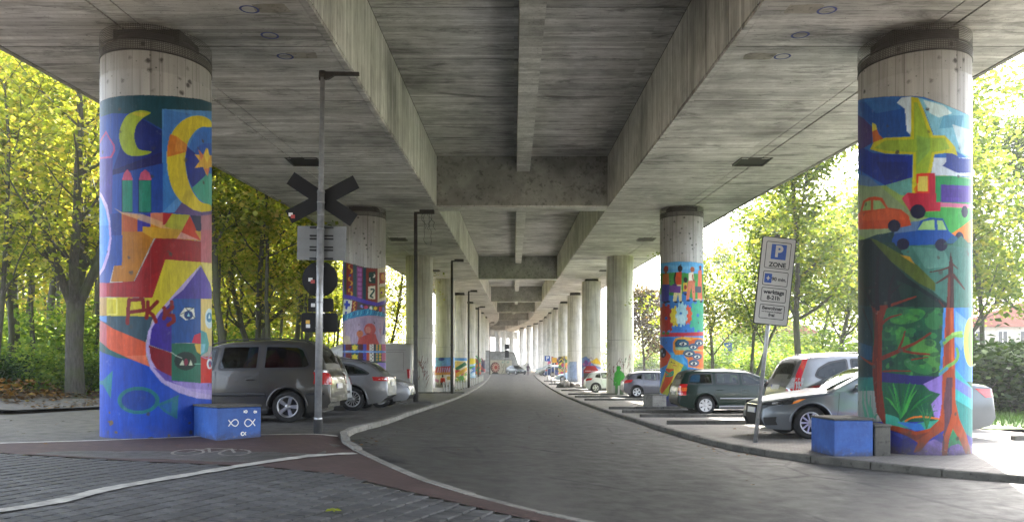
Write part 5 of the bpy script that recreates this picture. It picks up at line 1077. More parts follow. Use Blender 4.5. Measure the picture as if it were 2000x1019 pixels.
def make_car(sp, body, label, cat, loc, rz, group, detail=True, gdark=False, scale=1.0, tilt=0):
    c = Car(sp); L, hw = c.L, c.hw; cx = L / 2
    root = empty('parked_car' if cat != 'van' else 'parked_van', loc, rz, label, cat, group); root.scale = (scale,) * 3
    inner = root
    xs_ = sorted(set([round(x, 3) for x in list(np.arange(.16, L - .16, .045)) + [0, .008, .02, .04, .065, .1, .13] + [L - t for t in (0, .008, .02, .04, .065, .1, .13)] + [sp[k] + s_ * (sp['r'] + .065) for k in ('fx', 'rx') for s_ in (-1, -.97, .97, 1)]]))
    secs = [c.section(x) for x in xs_]; n = len(secs[0]); V = []; F = []
    sidep = [offset_poly(p, -.028) for p in sp['win']]; topp = [offset_poly(p, -.03) for p in sp['topwin']]
    full = [s_ + [(-y, z) for y, z in reversed(s_[:-1])] for s_ in secs]; m_ = len(full[0])
    for x, s_ in zip(xs_, full): V += [(x - cx, -y, z) for y, z in s_]
    for i in range(len(xs_) - 1):
        for k in range(m_ - 1):
            q = (i * m_ + k, (i + 1) * m_ + k, (i + 1) * m_ + k + 1, i * m_ + k + 1); P_ = [V[j] for j in q]; x = sum(p[0] for p in P_) / 4 + cx; y = sum(p[1] for p in P_) / 4; z = sum(p[2] for p in P_) / 4
            kk = k if k < n - 1 else m_ - 2 - k
            if 8 <= kk < 14 and z > c.belt(x) and any(inpoly(x, z, p) for p in sidep): continue
            if kk >= 12 and any(inpoly(x, y, p) for p in topp): continue
            F.append(q[::-1])
    F.append(tuple(range(m_))[::-1]); F.append(tuple((len(xs_) - 1) * m_ + k for k in range(m_)))
    bodyo = mk('body', V, [f[::-1] for f in F], body, root, smooth=True)
    holder = [root]
    def fix(o, dx=-cx):
        for q_ in (o if isinstance(o, list) else [o]): q_.location.x += dx
        return o
    gm = 'glass_dark' if gdark else 'glass'
    for wi, p in enumerate(sp['win']):
        p = rounded(p, .05, 3)
        for e, mode in ((.012, 'side'),):
            out_, in_ = offset_poly(p, .014), offset_poly(p, -.042); k = len(p); Vr = [c.pt('side', a, b, .004) for a, b in out_] + [c.pt('side', a, b, .0045) for a, b in in_]; Fr = [(i, (i + 1) % k, (i + 1) % k + k, i + k) for i in range(k)]
            fix([mk('window_seal', Vr, Fr, 'trim', root), mk('window_seal', [(v.x, -v.y, v.z) for v in Vr], [tuple(reversed(f)) for f in Fr], 'trim', root)])
        g_ = gm if wi > 0 or gdark is False else 'glass'
        fix(c.patch('side_window', 'side', offset_poly(p, -.03), g_, root, off=.0075))
    for wi, p in enumerate(sp['topwin']):
        p = rounded(p, .08, 4); out_, in_ = offset_poly(p, .012), offset_poly(p, -.05); k = len(p); Vr = [c.pt('top', a, b, .004) for a, b in out_] + [c.pt('top', a, b, .0045) for a, b in in_]
        fix(mk('window_seal', Vr, [(i, (i + 1) % k, (i + 1) % k + k, i + k) for i in range(k)], 'trim', root)); fix(c.patch('windscreen' if wi == 0 else 'rear_window', 'top', offset_poly(p, -.035), 'glass' if wi == 0 else gm, root, off=.0085))
    # underbody, floor, wheel wells, seats
    mb = MB(); mb.box(.3 - cx, L - .3 - cx, -hw * .80, hw * .80, .19, .30); mb.box(.12 - cx, L - .12 - cx, -hw * .62, hw * .62, .3, .5)
    for xw in (sp['fx'], sp['rx']):
        ra = sp['r'] + .075
        for sd_ in (-1, 1):
            vs = []; k = 14
            for i in range(k + 1):
                a = PI * i / k
                for y in (hw * .915, hw * .60): vs.append((xw - cx + ra * math.cos(a), sd_ * y, sp['r'] + ra * math.sin(a)))
            mb.add(vs, [(2 * i, 2 * i + 1, 2 * i + 3, 2 * i + 2) for i in range(k)]); mb.add([(xw - cx - ra, sd_ * hw * .6, .2), (xw - cx + ra, sd_ * hw * .6, .2), (xw - cx + ra, sd_ * hw * .6, sp['r'] + ra), (xw - cx - ra, sd_ * hw * .6, sp['r'] + ra)], [(0, 1, 2, 3)])
    mb.build('underbody', 'trim', root)
    if detail:
        bz = interp(L * .5, sp['belt'])
        for xs0 in sp.get('seats', (2.0, 2.9)):
            for ys_ in (-.37, .37):
                mb = MB(); Ts = Matrix.Translation((xs0 - cx, ys_, bz - .55)) @ Matrix.Rotation(R(14), 4, 'Y')
                mb.bbox(-.06, .07, -.24, .24, 0, .62, .04, Ts); mb.bbox(-.05, .05, -.13, .13, .66, .85, .035, Ts); mb.box(-.015, .015, -.06, -.04, .6, .68, Ts); mb.box(-.015, .015, .04, .06, .6, .68, Ts)
                mb.bbox(-.55 + xs0 - cx, xs0 - cx, ys_ - .25, ys_ + .25, bz - .65, bz - .5, .04)
                mb.build('seat', 'seatm', root)
        xd = sp['topwin'][0][0][0] + .1
        mb = MB(); mb.bbox(xd - cx, xd + .4 - cx, -hw * .76, hw * .76, bz - .4, bz - .08, .05); mb.build('dashboard', 'seatm', root)
        mb = MB(); Tw = Matrix.Translation((xd + .5 - cx, .36, bz - .1)) @ Matrix.Rotation(R(-65), 4, 'Y')
        vs = [Tw @ Vector((.18 * math.cos(a * PI / 8), .18 * math.sin(a * PI / 8), 0)) for a in range(17)]; mb.tube(vs, .015, 6); mb.build('steering_wheel', 'trim', root)
    for sd_ in (-1, 1):
        for xw in (sp['fx'], sp['rx']): wheel(root, xw - cx, sd_ * (hw * .955 - .1), sp['r'], .2, sp['rim'], sd_)
    # arch lips
    for xw in (sp['fx'], sp['rx']):
        ra = sp['r'] + .078; line = [(xw + ra * math.cos(a), sp['r'] + ra * math.sin(a)) for a in np.linspace(PI - .05, .05, 18)]
        fix(c.strip('wheel_arch', 'side', line, .035, sp.get('archm', body), root, off=.0, thick=.012))
    fix(c.strip('sill', 'side', [(sp['fx'] + .42, .245), (sp['rx'] - .42, .245)], .09, sp.get('sillm', 'trim'), root, off=0, thick=.012))
    for ln in sp.get('seams', ()): fix(c.strip('door_seam', 'side', ln, .009, 'black', root, off=.0022))
    for ln, wd in sp.get('rub', ()): fix(c.strip('rubbing_strip', 'side', ln, wd, sp.get('rubm', 'trim'), root, off=0, thick=.014))
    for x, z in sp.get('handles', ()):
        for sd_ in (-1, 1):
            mb = MB(); y = sd_ * (c.hwf(x, z) + .012); mb.bbox(x - .1 - cx, x + .1 - cx, y - .016, y + .016, z - .014, z + .016, .008); mb.build('door_handle', body, root)
    for p, m2 in sp.get('tail', ()): fix(c.patch('tail_lamp', 'rear', p, m2, root, off=.008, step=.05))
    for p, m2 in sp.get('tail_side', ()): fix(c.patch('tail_lamp', 'side', p, m2, root, off=.008, step=.05))
    for p, m2 in sp.get('head', ()): fix(c.patch('headlamp', 'front', p, m2, root, off=.008, step=.05))
    for p, m2, nm, md, bo in sp.get('extra', ()): fix(c.patch(nm, md, p, m2, root, off=.007, step=.06, both=bo))
    for md in ('front', 'rear'):
        z = sp.get('platez', {}).get(md, .55 if md == 'front' else .75); p = [(-.26, z - .055), (.26, z - .055), (.26, z + .055), (-.26, z + .055)]; fix(c.patch('number_plate', md, p, 'plate', root, off=.014, both=False)); fix(c.patch('plate_band', md, [(-.258 , z - .05), (-.22, z - .05), (-.22, z + .05), (-.258, z + .05)], 'eu_blue', root, off=.0165, both=False))
    if detail or 1:
        x, z = sp['mirror']
        for sd_ in (-1, 1):
            mb = MB(); y = c.hwf(x, z); T = Matrix.Translation((x - cx, sd_ * (y + .12), z + .04)); mb.lathe([(.001, -.075), (.05, -.07), (.085, -.03), (.09, .02), (.06, .07), (.001, .085)], 14, T @ Matrix.Diagonal((.75, 1.15, 1, 1))); mb.box(x - .04 - cx, x + .03 - cx, min(sd_ * y * .97, sd_ * (y + .1)), max(sd_ * y * .97, sd_ * (y + .1)), z - .03, z + .0)
            mb.build('wing_mirror', sp.get('mirm', body), root)
    if sp.get('rails'):
        xa, xb = sp['rails']
        for sd_ in (-1, 1):
            mb = MB(); pts = []
            for i in range(13):
                x = lerp(xa, xb, i / 12); yr = c.hwf(x, c.zt(x) - c.er) * .93; pts.append((x - cx, sd_ * yr, c.zt(x) - c.er * .8 + (.055 if 0 < i < 12 else .0)))
            mb.tube(pts, .014, 6); mb.build('roof_rail', 'trim', root)
    xa = sp.get('ant')
    if xa: mb = MB(); mb.tube([(xa - cx, 0, c.zt(xa)), (xa + .05 - cx, 0, c.zt(xa) + .05), (xa + .16 - cx, 0, c.zt(xa) + .16)], [.014, .006, .003], 6); mb.build('aerial', 'trim', root)
    return root
RS5 = (5, .05, .075); RS10 = (10, .02, .028); RS7 = (7, .045, .10); RS12 = (14, .014, .02)
def topw(c_top, x0, x1, y0, y1): return [(x0, -y0), (x1, -y1), (x1, y1), (x0, y0)]
MPV = dict(L=4.63, hw=.905, top=[(0, .55), (.03, .66), (.12, .78), (.5, .92), (1.0, 1.05), (1.25, 1.12), (1.75, 1.42), (2.15, 1.62), (2.6, 1.70), (3.4, 1.73), (4.0, 1.70), (4.25, 1.63), (4.42, 1.35), (4.53, 1.05), (4.60, .95), (4.63, .62)],
  bot=[(0, .42), (.1, .25), (.6, .2), (4.1, .2), (4.5, .28), (4.63, .42)], belt=[(0, .7), (1.2, 1.02), (4.6, 1.07)], fx=.95, rx=3.75, r=.33, rim=RS5,
  win=[[(1.55, 1.08), (2.22, 1.09), (2.26, 1.56), (2.02, 1.53)], [(2.32, 1.09), (3.13, 1.10), (3.13, 1.60), (2.36, 1.59)], [(3.24, 1.10), (4.10, 1.11), (4.22, 1.18), (4.05, 1.52), (3.92, 1.58), (3.24, 1.60)]],
  topwin=[[(1.3, -.72), (2.1, -.6), (2.1, .6), (1.3, .72)], [(4.27, -.55), (4.5, -.66), (4.5, .66), (4.27, .55)]], seams=[[(2.27, 1.05), (2.27, .3)], [(3.18, 1.06), (3.2, .75), (3.42, .55), (3.42, .5)], [(1.42, 1.0), (1.36, .35)]],
  rub=[([(1.4, .58), (3.3, .58)], .055), ([(4.15, .60), (4.5, .60)], .05)], handles=[(2.1, .88), (3.0, .89)], tail=[([(.62, .78), (1.06, .80), (1.02, 1.04), (.62, 1.02)], 'lamp_red'), ([(.62, 1.03), (1.0, 1.05), (.98, 1.09), (.62, 1.08)], 'lamp_clear')],
  head=[([(.45, .68), (.85, .70), (.95, .84), (.5, .80)], 'lamp_clear')], mirror=(1.62, 1.08), mirm='trim', rails=(1.95, 4.2), ant=3.9, extra=[([(-.5, .55), (.5, .55), (.5, .63), (-.5, .63)], 'trim', 'bumper_strip', 'rear', False), ([(-.4, .3), (.4, .3), (.4, .42), (-.4, .42)], 'black', 'air_intake', 'front', False)])
EST = dict(L=4.93, hw=.92, top=[(0, .5), (.03, .62), (.15, .72), (.6, .84), (1.3, .95), (1.45, .98), (2.0, 1.28), (2.35, 1.40), (2.9, 1.455), (3.7, 1.44), (4.25, 1.37), (4.45, 1.30), (4.70, 1.10), (4.80, 1.0), (4.9, .93), (4.93, .6)],
  bot=[(0, .4), (.1, .22), (.6, .17), (4.3, .17), (4.75, .25), (4.93, .42)], belt=[(0, .62), (1.3, .90), (4.0, .97), (4.9, 1.0)], fx=.93, rx=3.95, r=.335, rim=RS12,
  win=[[(1.85, .96), (2.62, .98), (2.68, 1.34), (2.42, 1.31)], [(2.74, .98), (3.5, .99), (3.5, 1.34), (2.79, 1.35)], [(3.6, .99), (4.36, 1.01), (4.42, 1.04), (4.22, 1.17), (3.95, 1.28), (3.6, 1.33)]],
  topwin=[[(1.5, -.72), (2.3, -.58), (2.3, .58), (1.5, .72)], [(4.36, -.52), (4.72, -.6), (4.72, .6), (4.36, .52)]], seams=[[(2.70, .94), (2.68, .28)], [(3.55, .95), (3.56, .78), (3.48, .55)], [(1.52, .9), (1.46, .3)]],
  handles=[(2.5, .80), (3.36, .82)], tail=[([(.55, .82), (1.12, .84), (1.14, .95), (.55, .94)], 'lamp_red'), ([(.56, .865), (.98, .875), (.98, .90), (.56, .90)], 'lamp_clear')], head=[([(.45, .6), (.9, .62), (.98, .74), (.5, .70)], 'lamp_clear')], mirror=(1.85, .95), rails=(2.2, 4.3), ant=4.0,
  extra=[([(-.6, .3), (.6, .3), (.6, .4), (-.6, .4)], 'black', 'bumper_strip', 'rear', False), ([(-.35, .35), (.35, .35), (.4, .75), (-.4, .75)], 'black', 'grille', 'front', False)])
AST = dict(L=4.29, hw=.855, top=[(0, .5), (.04, .62), (.2, .75), (.9, .92), (1.05, .95), (1.65, 1.25), (2.0, 1.38), (2.5, 1.43), (3.4, 1.43), (3.92, 1.40), (4.06, 1.30), (4.2, .98), (4.26, .85), (4.29, .55)],
  bot=[(0, .4), (.1, .22), (.6, .2), (3.8, .2), (4.2, .28), (4.29, .4)], belt=[(0, .62), (1.1, .90), (4.2, .94)], fx=.85, rx=3.42, r=.305, rim=RS7, tum=.36,
  win=[[(1.45, .94), (2.24, .96), (2.27, 1.31), (1.98, 1.29)], [(2.34, .96), (3.08, .97), (3.08, 1.33), (2.37, 1.32)], [(3.19, .97), (3.88, .98), (3.98, 1.0), (3.90, 1.26), (3.80, 1.31), (3.19, 1.33)]],
  topwin=[[(1.1, -.68), (1.92, -.56), (1.92, .56), (1.1, .68)], [(4.03, -.55), (4.17, -.62), (4.17, .62), (4.03, .55)]], seams=[[(2.30, .93), (2.30, .3)], [(3.13, .94), (3.14, .72), (3.0, .5), (3.0, .35)], [(1.28, .88), (1.22, .32)], [(3.95, .93), (3.97, .5)]],
  rub=[([(1.28, .52), (2.98, .52)], .05), ([(1.3, .27), (2.95, .27)], .05)], rubm='silver', sillm='silver', handles=[(2.14, .78), (2.98, .79)], tail=[([(.66, .62), (.93, .62), (.93, .98), (.70, .98)], 'lamp_red'), ([(.68, .76), (.94, .76), (.94, .86), (.69, .86)], 'lamp_amber'), ([(.68, .64), (.86, .64), (.86, .70), (.69, .70)], 'lamp_clear')],
  head=[([(.45, .6), (.85, .62), (.9, .74), (.5, .70)], 'lamp_clear')], mirror=(1.5, .95), mirm='trim', rails=(1.85, 3.85), ant=3.9, extra=[([(-.78, .33), (.78, .33), (.78, .56), (-.78, .56)], 'trim', 'rear_bumper', 'rear', False)], platez={'rear': .68})
SUV = dict(L=4.57, hw=.91, top=[(0, .6), (.03, .75), (.15, .88), (.9, 1.03), (1.1, 1.07), (1.75, 1.42), (2.15, 1.58), (2.7, 1.67), (3.5, 1.67), (4.05, 1.62), (4.22, 1.54), (4.42, 1.15), (4.48, 1.02), (4.55, .92), (4.57, .6)],
  bot=[(0, .45), (.1, .3), (.6, .26), (4.0, .26), (4.45, .34), (4.57, .5)], belt=[(0, .8), (1.1, 1.03), (4.5, 1.09)], fx=.9, rx=3.53, r=.345, rim=RS7,
  win=[[(1.6, 1.07), (2.3, 1.09), (2.34, 1.54), (2.05, 1.50)], [(2.42, 1.09), (3.12, 1.10), (3.12, 1.55), (2.45, 1.56)], [(3.2, 1.10), (3.82, 1.11), (3.96, 1.17), (3.86, 1.34), (3.6, 1.48), (3.2, 1.55)]],
  topwin=[[(1.15, -.72), (2.05, -.58), (2.05, .58), (1.15, .72)], [(4.24, -.52), (4.42, -.64), (4.42, .64), (4.24, .52)]], seams=[[(2.37, 1.05), (2.37, .35)], [(3.16, 1.05), (3.17, .8), (3.05, .6)], [(1.45, 1.0), (1.38, .4)]], handles=[(2.2, .92), (3.0, .93)],
  tail=[([(.72, .84), (1.03, .84), (1.0, 1.13), (.68, 1.13)], 'lamp_clear'), ([(.72, .84), (1.03, .84), (1.03, .90), (.72, .90)], 'lamp_red')], tail_side=[([(4.06, 1.55), (4.17, 1.55), (4.36, 1.2), (4.40, 1.04), (4.42, .84), (4.27, .84), (4.27, 1.1), (4.2, 1.25)], 'lamp_red')], head=[([(.45, .72), (.9, .75), (.98, .92), (.5, .86)], 'lamp_clear')], mirror=(1.65, 1.08), rails=(2.0, 4.0), ant=4.0,
  extra=[([(-.8, .4), (.8, .4), (.8, .6), (-.8, .6)], 'trim', 'rear_bumper', 'rear', False)], platez={'rear': .92})
SED = dict(L=4.57, hw=.88, top=[(0, .52), (.02, .64), (.1, .73), (.5, .85), (1.15, .95), (1.3, .98), (1.95, 1.30), (2.3, 1.42), (2.8, 1.48), (3.2, 1.44), (3.6, 1.32), (4.0, 1.14), (4.25, 1.10), (4.45, 1.07), (4.52, .97), (4.57, .6)],
  bot=[(0, .38), (.08, .2), (.6, .18), (4.0, .18), (4.45, .26), (4.57, .42)], belt=[(0, .66), (1.3, .91), (3.6, .98), (4.4, 1.0)], fx=.9, rx=3.53, r=.325, rim=RS10, kf=.30, lf=1.0, kr=.14,
  win=[[(1.72, .97), (2.5, .99), (2.5, 1.36), (2.25, 1.32)], [(2.6, .99), (3.35, 1.01), (3.5, 1.08), (3.22, 1.26), (2.6, 1.36)]],
  topwin=[[(1.3, -.7), (2.22, -.56), (2.22, .56), (1.3, .7)], [(3.3, -.54), (3.92, -.62), (3.92, .62), (3.3, .54)]], seams=[[(2.55, .95), (2.55, .3)], [(3.4, .98), (3.3, .7), (3.1, .5), (3.1, .35)], [(1.45, .9), (1.38, .3)], [(.28, .74), (1.2, .87)]], handles=[(2.38, .80), (3.15, .82)],
  tail=[([(.42, .86), (.92, .82), (1.12, 1.0), (.5, .98)], 'lamp_red')], head=[([(.5, .66), (.95, .68), (1.08, .70), (1.02, .80), (.6, .72)], 'lamp_dark'), ([(1.06, .69), (1.16, .72), (1.19, .80), (1.09, .79)], 'lamp_amber'), ([(.72, .69), (.84, .70), (.84, .735), (.72, .72)], 'lamp_clear')],
  mirror=(1.78, .97), ant=3.0, extra=[([(-.42, .24), (.42, .24), (.40, .66), (-.40, .66)], 'black', 'grille', 'front', False), ([(.56, .26), (.86, .28), (.84, .44), (.56, .42)], 'black', 'fog_intake', 'front', True), ([(.0, .66), (.4, .66), (.4, .675), (.0, .675)], 'chrome', 'grille_bar', 'front', True)])
HAT = dict(L=4.2, hw=.87, top=[(0, .5), (.03, .62), (.15, .74), (.8, .92), (1.0, .96), (1.65, 1.28), (2.0, 1.42), (2.5, 1.48), (3.2, 1.465), (3.68, 1.39), (3.82, 1.3), (4.02, 1.02), (4.1, .95), (4.17, .86), (4.2, .55)],
  bot=[(0, .4), (.1, .22), (.6, .19), (3.7, .19), (4.1, .27), (4.2, .42)], belt=[(0, .64), (1.1, .92), (4.1, 1.0)], fx=.87, rx=3.48, r=.32, rim=RS5,
  win=[[(1.5, .96), (2.26, .98), (2.3, 1.36), (2.02, 1.33)], [(2.37, .98), (3.05, 1.0), (3.1, 1.34), (2.4, 1.37)], [(3.16, 1.01), (3.52, 1.05), (3.46, 1.22), (3.17, 1.31)]],
  topwin=[[(1.05, -.68), (1.95, -.56), (1.95, .56), (1.05, .68)], [(3.78, -.5), (4.0, -.6), (4.0, .6), (3.78, .5)]], seams=[[(2.32, .95), (2.32, .3)], [(3.1, .96), (3.1, .75), (2.98, .5)]], handles=[(2.15, .82), (2.98, .84)],
  tail=[([(.6, .78), (1.08, .86), (1.1, 1.0), (.62, .98)], 'lamp_red')], head=[([(.45, .6), (.85, .62), (.98, .78), (.5, .70)], 'lamp_clear')], mirror=(1.55, .96), ant=3.6, extra=[([(-.5, .3), (.5, .3), (.5, .42), (-.5, .42)], 'trim', 'bumper_strip', 'rear', False)])
VAN = dict(L=5.4, hw=1.0, top=[(0, .6), (.04, .9), (.25, 1.08), (.75, 1.22), (1.3, 1.9), (1.65, 2.2), (2.15, 2.44), (2.8, 2.5), (5.2, 2.5), (5.33, 2.42), (5.38, 2.2), (5.4, .7)], bot=[(0, .42), (.1, .3), (5.3, .32), (5.4, .45)], belt=[(0, .85), (1.0, 1.2), (5.4, 1.25)], fx=.95, rx=4.3, r=.35, rim=RS5, tum=.1, kf=.2, kr=.04, er=.09,
  win=[[(1.3, 1.25), (2.1, 1.25), (2.1, 1.95), (1.75, 1.95)]], topwin=[[(.85, -.8), (1.55, -.7), (1.55, .7), (.85, .8)]], seams=[[(2.2, 2.1), (2.2, .4)], [(3.7, 2.1), (3.7, .45)], [(2.3, 2.2), (5.2, 2.2)], [(2.3, 1.2), (5.2, 1.2)], [(3.8, 1.28), (5.1, 1.28), (5.1, 2.1), (3.8, 2.1), (3.8, 1.28)]],
  rub=[([(1.5, .62), (5.2, .62)], .08)], tail=[([(.86, .95), (1.06, .95), (1.06, 1.35), (.86, 1.35)], 'lamp_red')], head=[([(.5, .75), (.9, .78), (1.0, 1.0), (.55, .95)], 'lamp_clear')], mirror=(1.35, 1.3), mirm='trim')
def place(sp, body, label, rear_x, y_near, toward, group, cat='car', gl=False, zf=None, scale=1.0, dz=0, yaw=0, detail=True):
    """toward: 'rear' or 'front' end nearest the road; side: cars left of the road extend to -x"""
    left = rear_x < 0; L = sp['L'] * scale; cy = y_near + sp['hw'] * scale; cx = rear_x + (-L / 2 if left else L / 2)
    rz = 0 if (left == (toward == 'rear')) else PI
    z = (hleft if left else hright)(cx, cy) + dz
    return make_car(sp, body, label, cat, (cx, cy, z), rz + R(yaw), group, gdark=gl, scale=scale, detail=detail)
GL, GR = 'cars parked left of the road under the viaduct', 'cars parked right of the road'
place(MPV, 'champagne', 'large grey-brown people carrier with black roof rails parked beside the near left pier', -3.78, 15.75, 'rear', GL, gl=True)
WM = dict(MPV); WM['rails'] = None; WM['rim'] = RS7; WM['L'] = 4.63
place(WM, 'white_paint_car', 'white compact people carrier half hidden behind the grey-brown one', -4.22, 18.45, 'rear', GL, scale=.93, gl=True)
place(EST, 'silver', 'silver estate car with many-spoked wheels and roof rails, third from the near left pier', -3.50, 21.2, 'rear', GL)
FM = dict(MPV); FM['rails'] = None
place(FM, 'silver', 'silver people carrier with its bonnet towards the road next to the silver estate', -3.26, 23.9, 'front', GL, scale=.96)
place(VAN, 'van_white', 'tall white panel van parked behind the patterned pier', -4.55, 33.6, 'rear', None, cat='van')
place(SED, 'blue_grey', 'blue-grey saloon with orange side marker parked behind the near right pier', 4.92, 15.0, 'front', GR)
SV = dict(SUV)
place(SV, 'silver', 'silver off-roader with tall red tail lamps and curved rear side window', 6.2, 17.35, 'rear', GR, gl=True, scale=1.03, dz=.03)
place(AST, 'greygreen', 'dark green estate car with silver side strips beside the eye-painted pier', 5.22, 24.35, 'rear', GR)
place(HAT, 'lilac_grey', 'dark grey hatchback parked before the green man pier', 6.1, 42.6, 'rear', GR)
place(HAT, 'white_paint_car', 'white hatchback with red tail lamp emerging behind the green man pier', 4.95, 53.2, 'rear', GR)
place(HAT, 'pale_blue', 'pale blue small car half hidden behind the pier with the blue block', 4.75, 87.6, 'front', GR, scale=.92, detail=False)
for k, (sp, b, x, y, t, lab) in enumerate(((SED, 'navy', 4.3, 106, 'rear', 'navy blue car in the far right row under the small parking sign'), (HAT, 'silver', 3.6, 110.5, 'front', 'silver hatchback in the far row next to the navy car'), (HAT, 'white_paint_car', 3.2, 115, 'front', 'white hatchback in the far row, second left of the navy car'), (SUV, 'pale_blue', 3.4, 120.5, 'front', 'pale blue off-roader at the far left end of the far row'))):
    place(sp, b, lab, x, y, t, GR, detail=False)
make_car(SED, 'slate', 'dark slate saloon on the road before the graffiti wall at the far end', 'car', (.35, 124.5, hroad(.5, 124.5)), R(118), None, detail=False)
# ------------------------------------------------------------------ trees and plants
def leaf_mat(name, stops, trans=.45):
    t = NT(name); g_ = t.n('ShaderNodeNewGeometry'); oi = t.n('ShaderNodeObjectInfo')
    f = t.math('ADD', t.math('MULTIPLY', g_.outputs['Random Per Island'], .75), t.math('MULTIPLY', t.noise(t.tc(), .45, 3), .5))
    f = t.math('SUBTRACT', t.math('ADD', f, t.math('MULTIPLY', oi.outputs['Random'], .25)), .25)
    c = t.ramp(f, stops); t.col(c); t.rough(.7); t.b.inputs['Specular IOR Level'].default_value = .12
    tl = t.n('ShaderNodeBsdfTranslucent'); t.l(t.mix(c, (1.0, 1.0, .35), 1.0, 'MULTIPLY'), tl.inputs['Color']); mx = t.n('ShaderNodeMixShader'); mx.inputs[0].default_value = trans
    t.l(t.b.outputs[0], mx.inputs[1]); t.l(tl.outputs[0], mx.inputs[2]); t.l(mx.outputs[0], t.out.inputs['Surface']); return t.m
M['leaf_yellow'] = leaf_mat('maple_leaf_yellow_green', [(.1, (.10, .15, .035)), (.45, (.29, .34, .07)), (.75, (.46, .45, .11)), (.95, (.52, .39, .14))], .66)
M['leaf_green'] = leaf_mat('leaf_fresh_green', [(.1, (.06, .10, .025)), (.5, (.19, .26, .055)), (.8, (.32, .35, .08)), (.97, (.42, .36, .10))], .55)
M['leaf_under'] = leaf_mat('leaf_undergrowth', [(.1, (.08, .15, .03)), (.5, (.2, .32, .06)), (.85, (.36, .42, .09))], .5)
M['leaf_dark'] = leaf_mat('leaf_dark_green', [(.1, (.012, .028, .01)), (.5, (.03, .065, .014)), (.9, (.06, .1, .02))], .3)
M['leaf_red'] = leaf_mat('leaf_reddish', [(.1, (.06, .05, .03)), (.5, (.12, .10, .06)), (.9, (.16, .1, .06))])
M['leaf_litter'] = leaf_mat('fallen_leaf', [(.1, (.05, .03, .015)), (.5, (.12, .065, .02)), (.8, (.22, .12, .03)), (.95, (.25, .22, .05))], .15)
def bark():
    t = NT('bark'); v = t.tc(scale=(6, 6, 1.2)); f = t.noise(v, 3, 6, .7); m2 = t.noise(t.tc(), 1.3, 4)
    c = t.ramp(f, [(.3, (.03, .026, .02)), (.7, (.10, .09, .07))]); c = t.mix(c, (.07, .085, .03), t.gramp(m2, [(.42, 0), (.65, .7)])); t.col(c); t.rough(.9); t.bump(f, .7, .03); return t.m
M['bark'] = bark()
def mesh_np(name, verts, faces4, mat_):
    me = bpy.data.meshes.new(name); me.vertices.add(len(verts)); me.vertices.foreach_set('co', verts.astype(np.float32).ravel()); k = faces4.shape[1]
    me.loops.add(faces4.size); me.loops.foreach_set('vertex_index', faces4.astype(np.int32).ravel()); me.polygons.add(len(faces4)); me.polygons.foreach_set('loop_start', (np.arange(len(faces4)) * k).astype(np.int32)); me.update(calc_edges=True); me.materials.append(M[mat_]); return me
def leaves(pts, size, rng, flat=.5, var=.5):
    """one folded kite-shaped leaf per point"""
    n = len(pts); pts = np.asarray(pts); nrm = rng.normal(size=(n, 3)); nrm[:, 2] = np.abs(nrm[:, 2]) + flat * 1.5; nrm /= np.linalg.norm(nrm, axis=1)[:, None]
    d = rng.normal(size=(n, 3)); d[:, 2] -= .35; d -= nrm * (d * nrm).sum(1)[:, None]; d /= np.linalg.norm(d, axis=1)[:, None] + 1e-9; s_ = np.cross(nrm, d)
    L = size * (1 + var * (rng.uniform(-1, 1, n) + .5 * rng.uniform(0, 1, n) ** 4))[:, None]
    v = np.stack([pts - d * L * .5, pts - s_ * L * .42 + nrm * L * .08, pts + d * L * .55, pts + s_ * L * .42 + nrm * L * .08], 1).reshape(-1, 3)
    return v, (np.arange(n) * 4)[:, None] + np.arange(4)
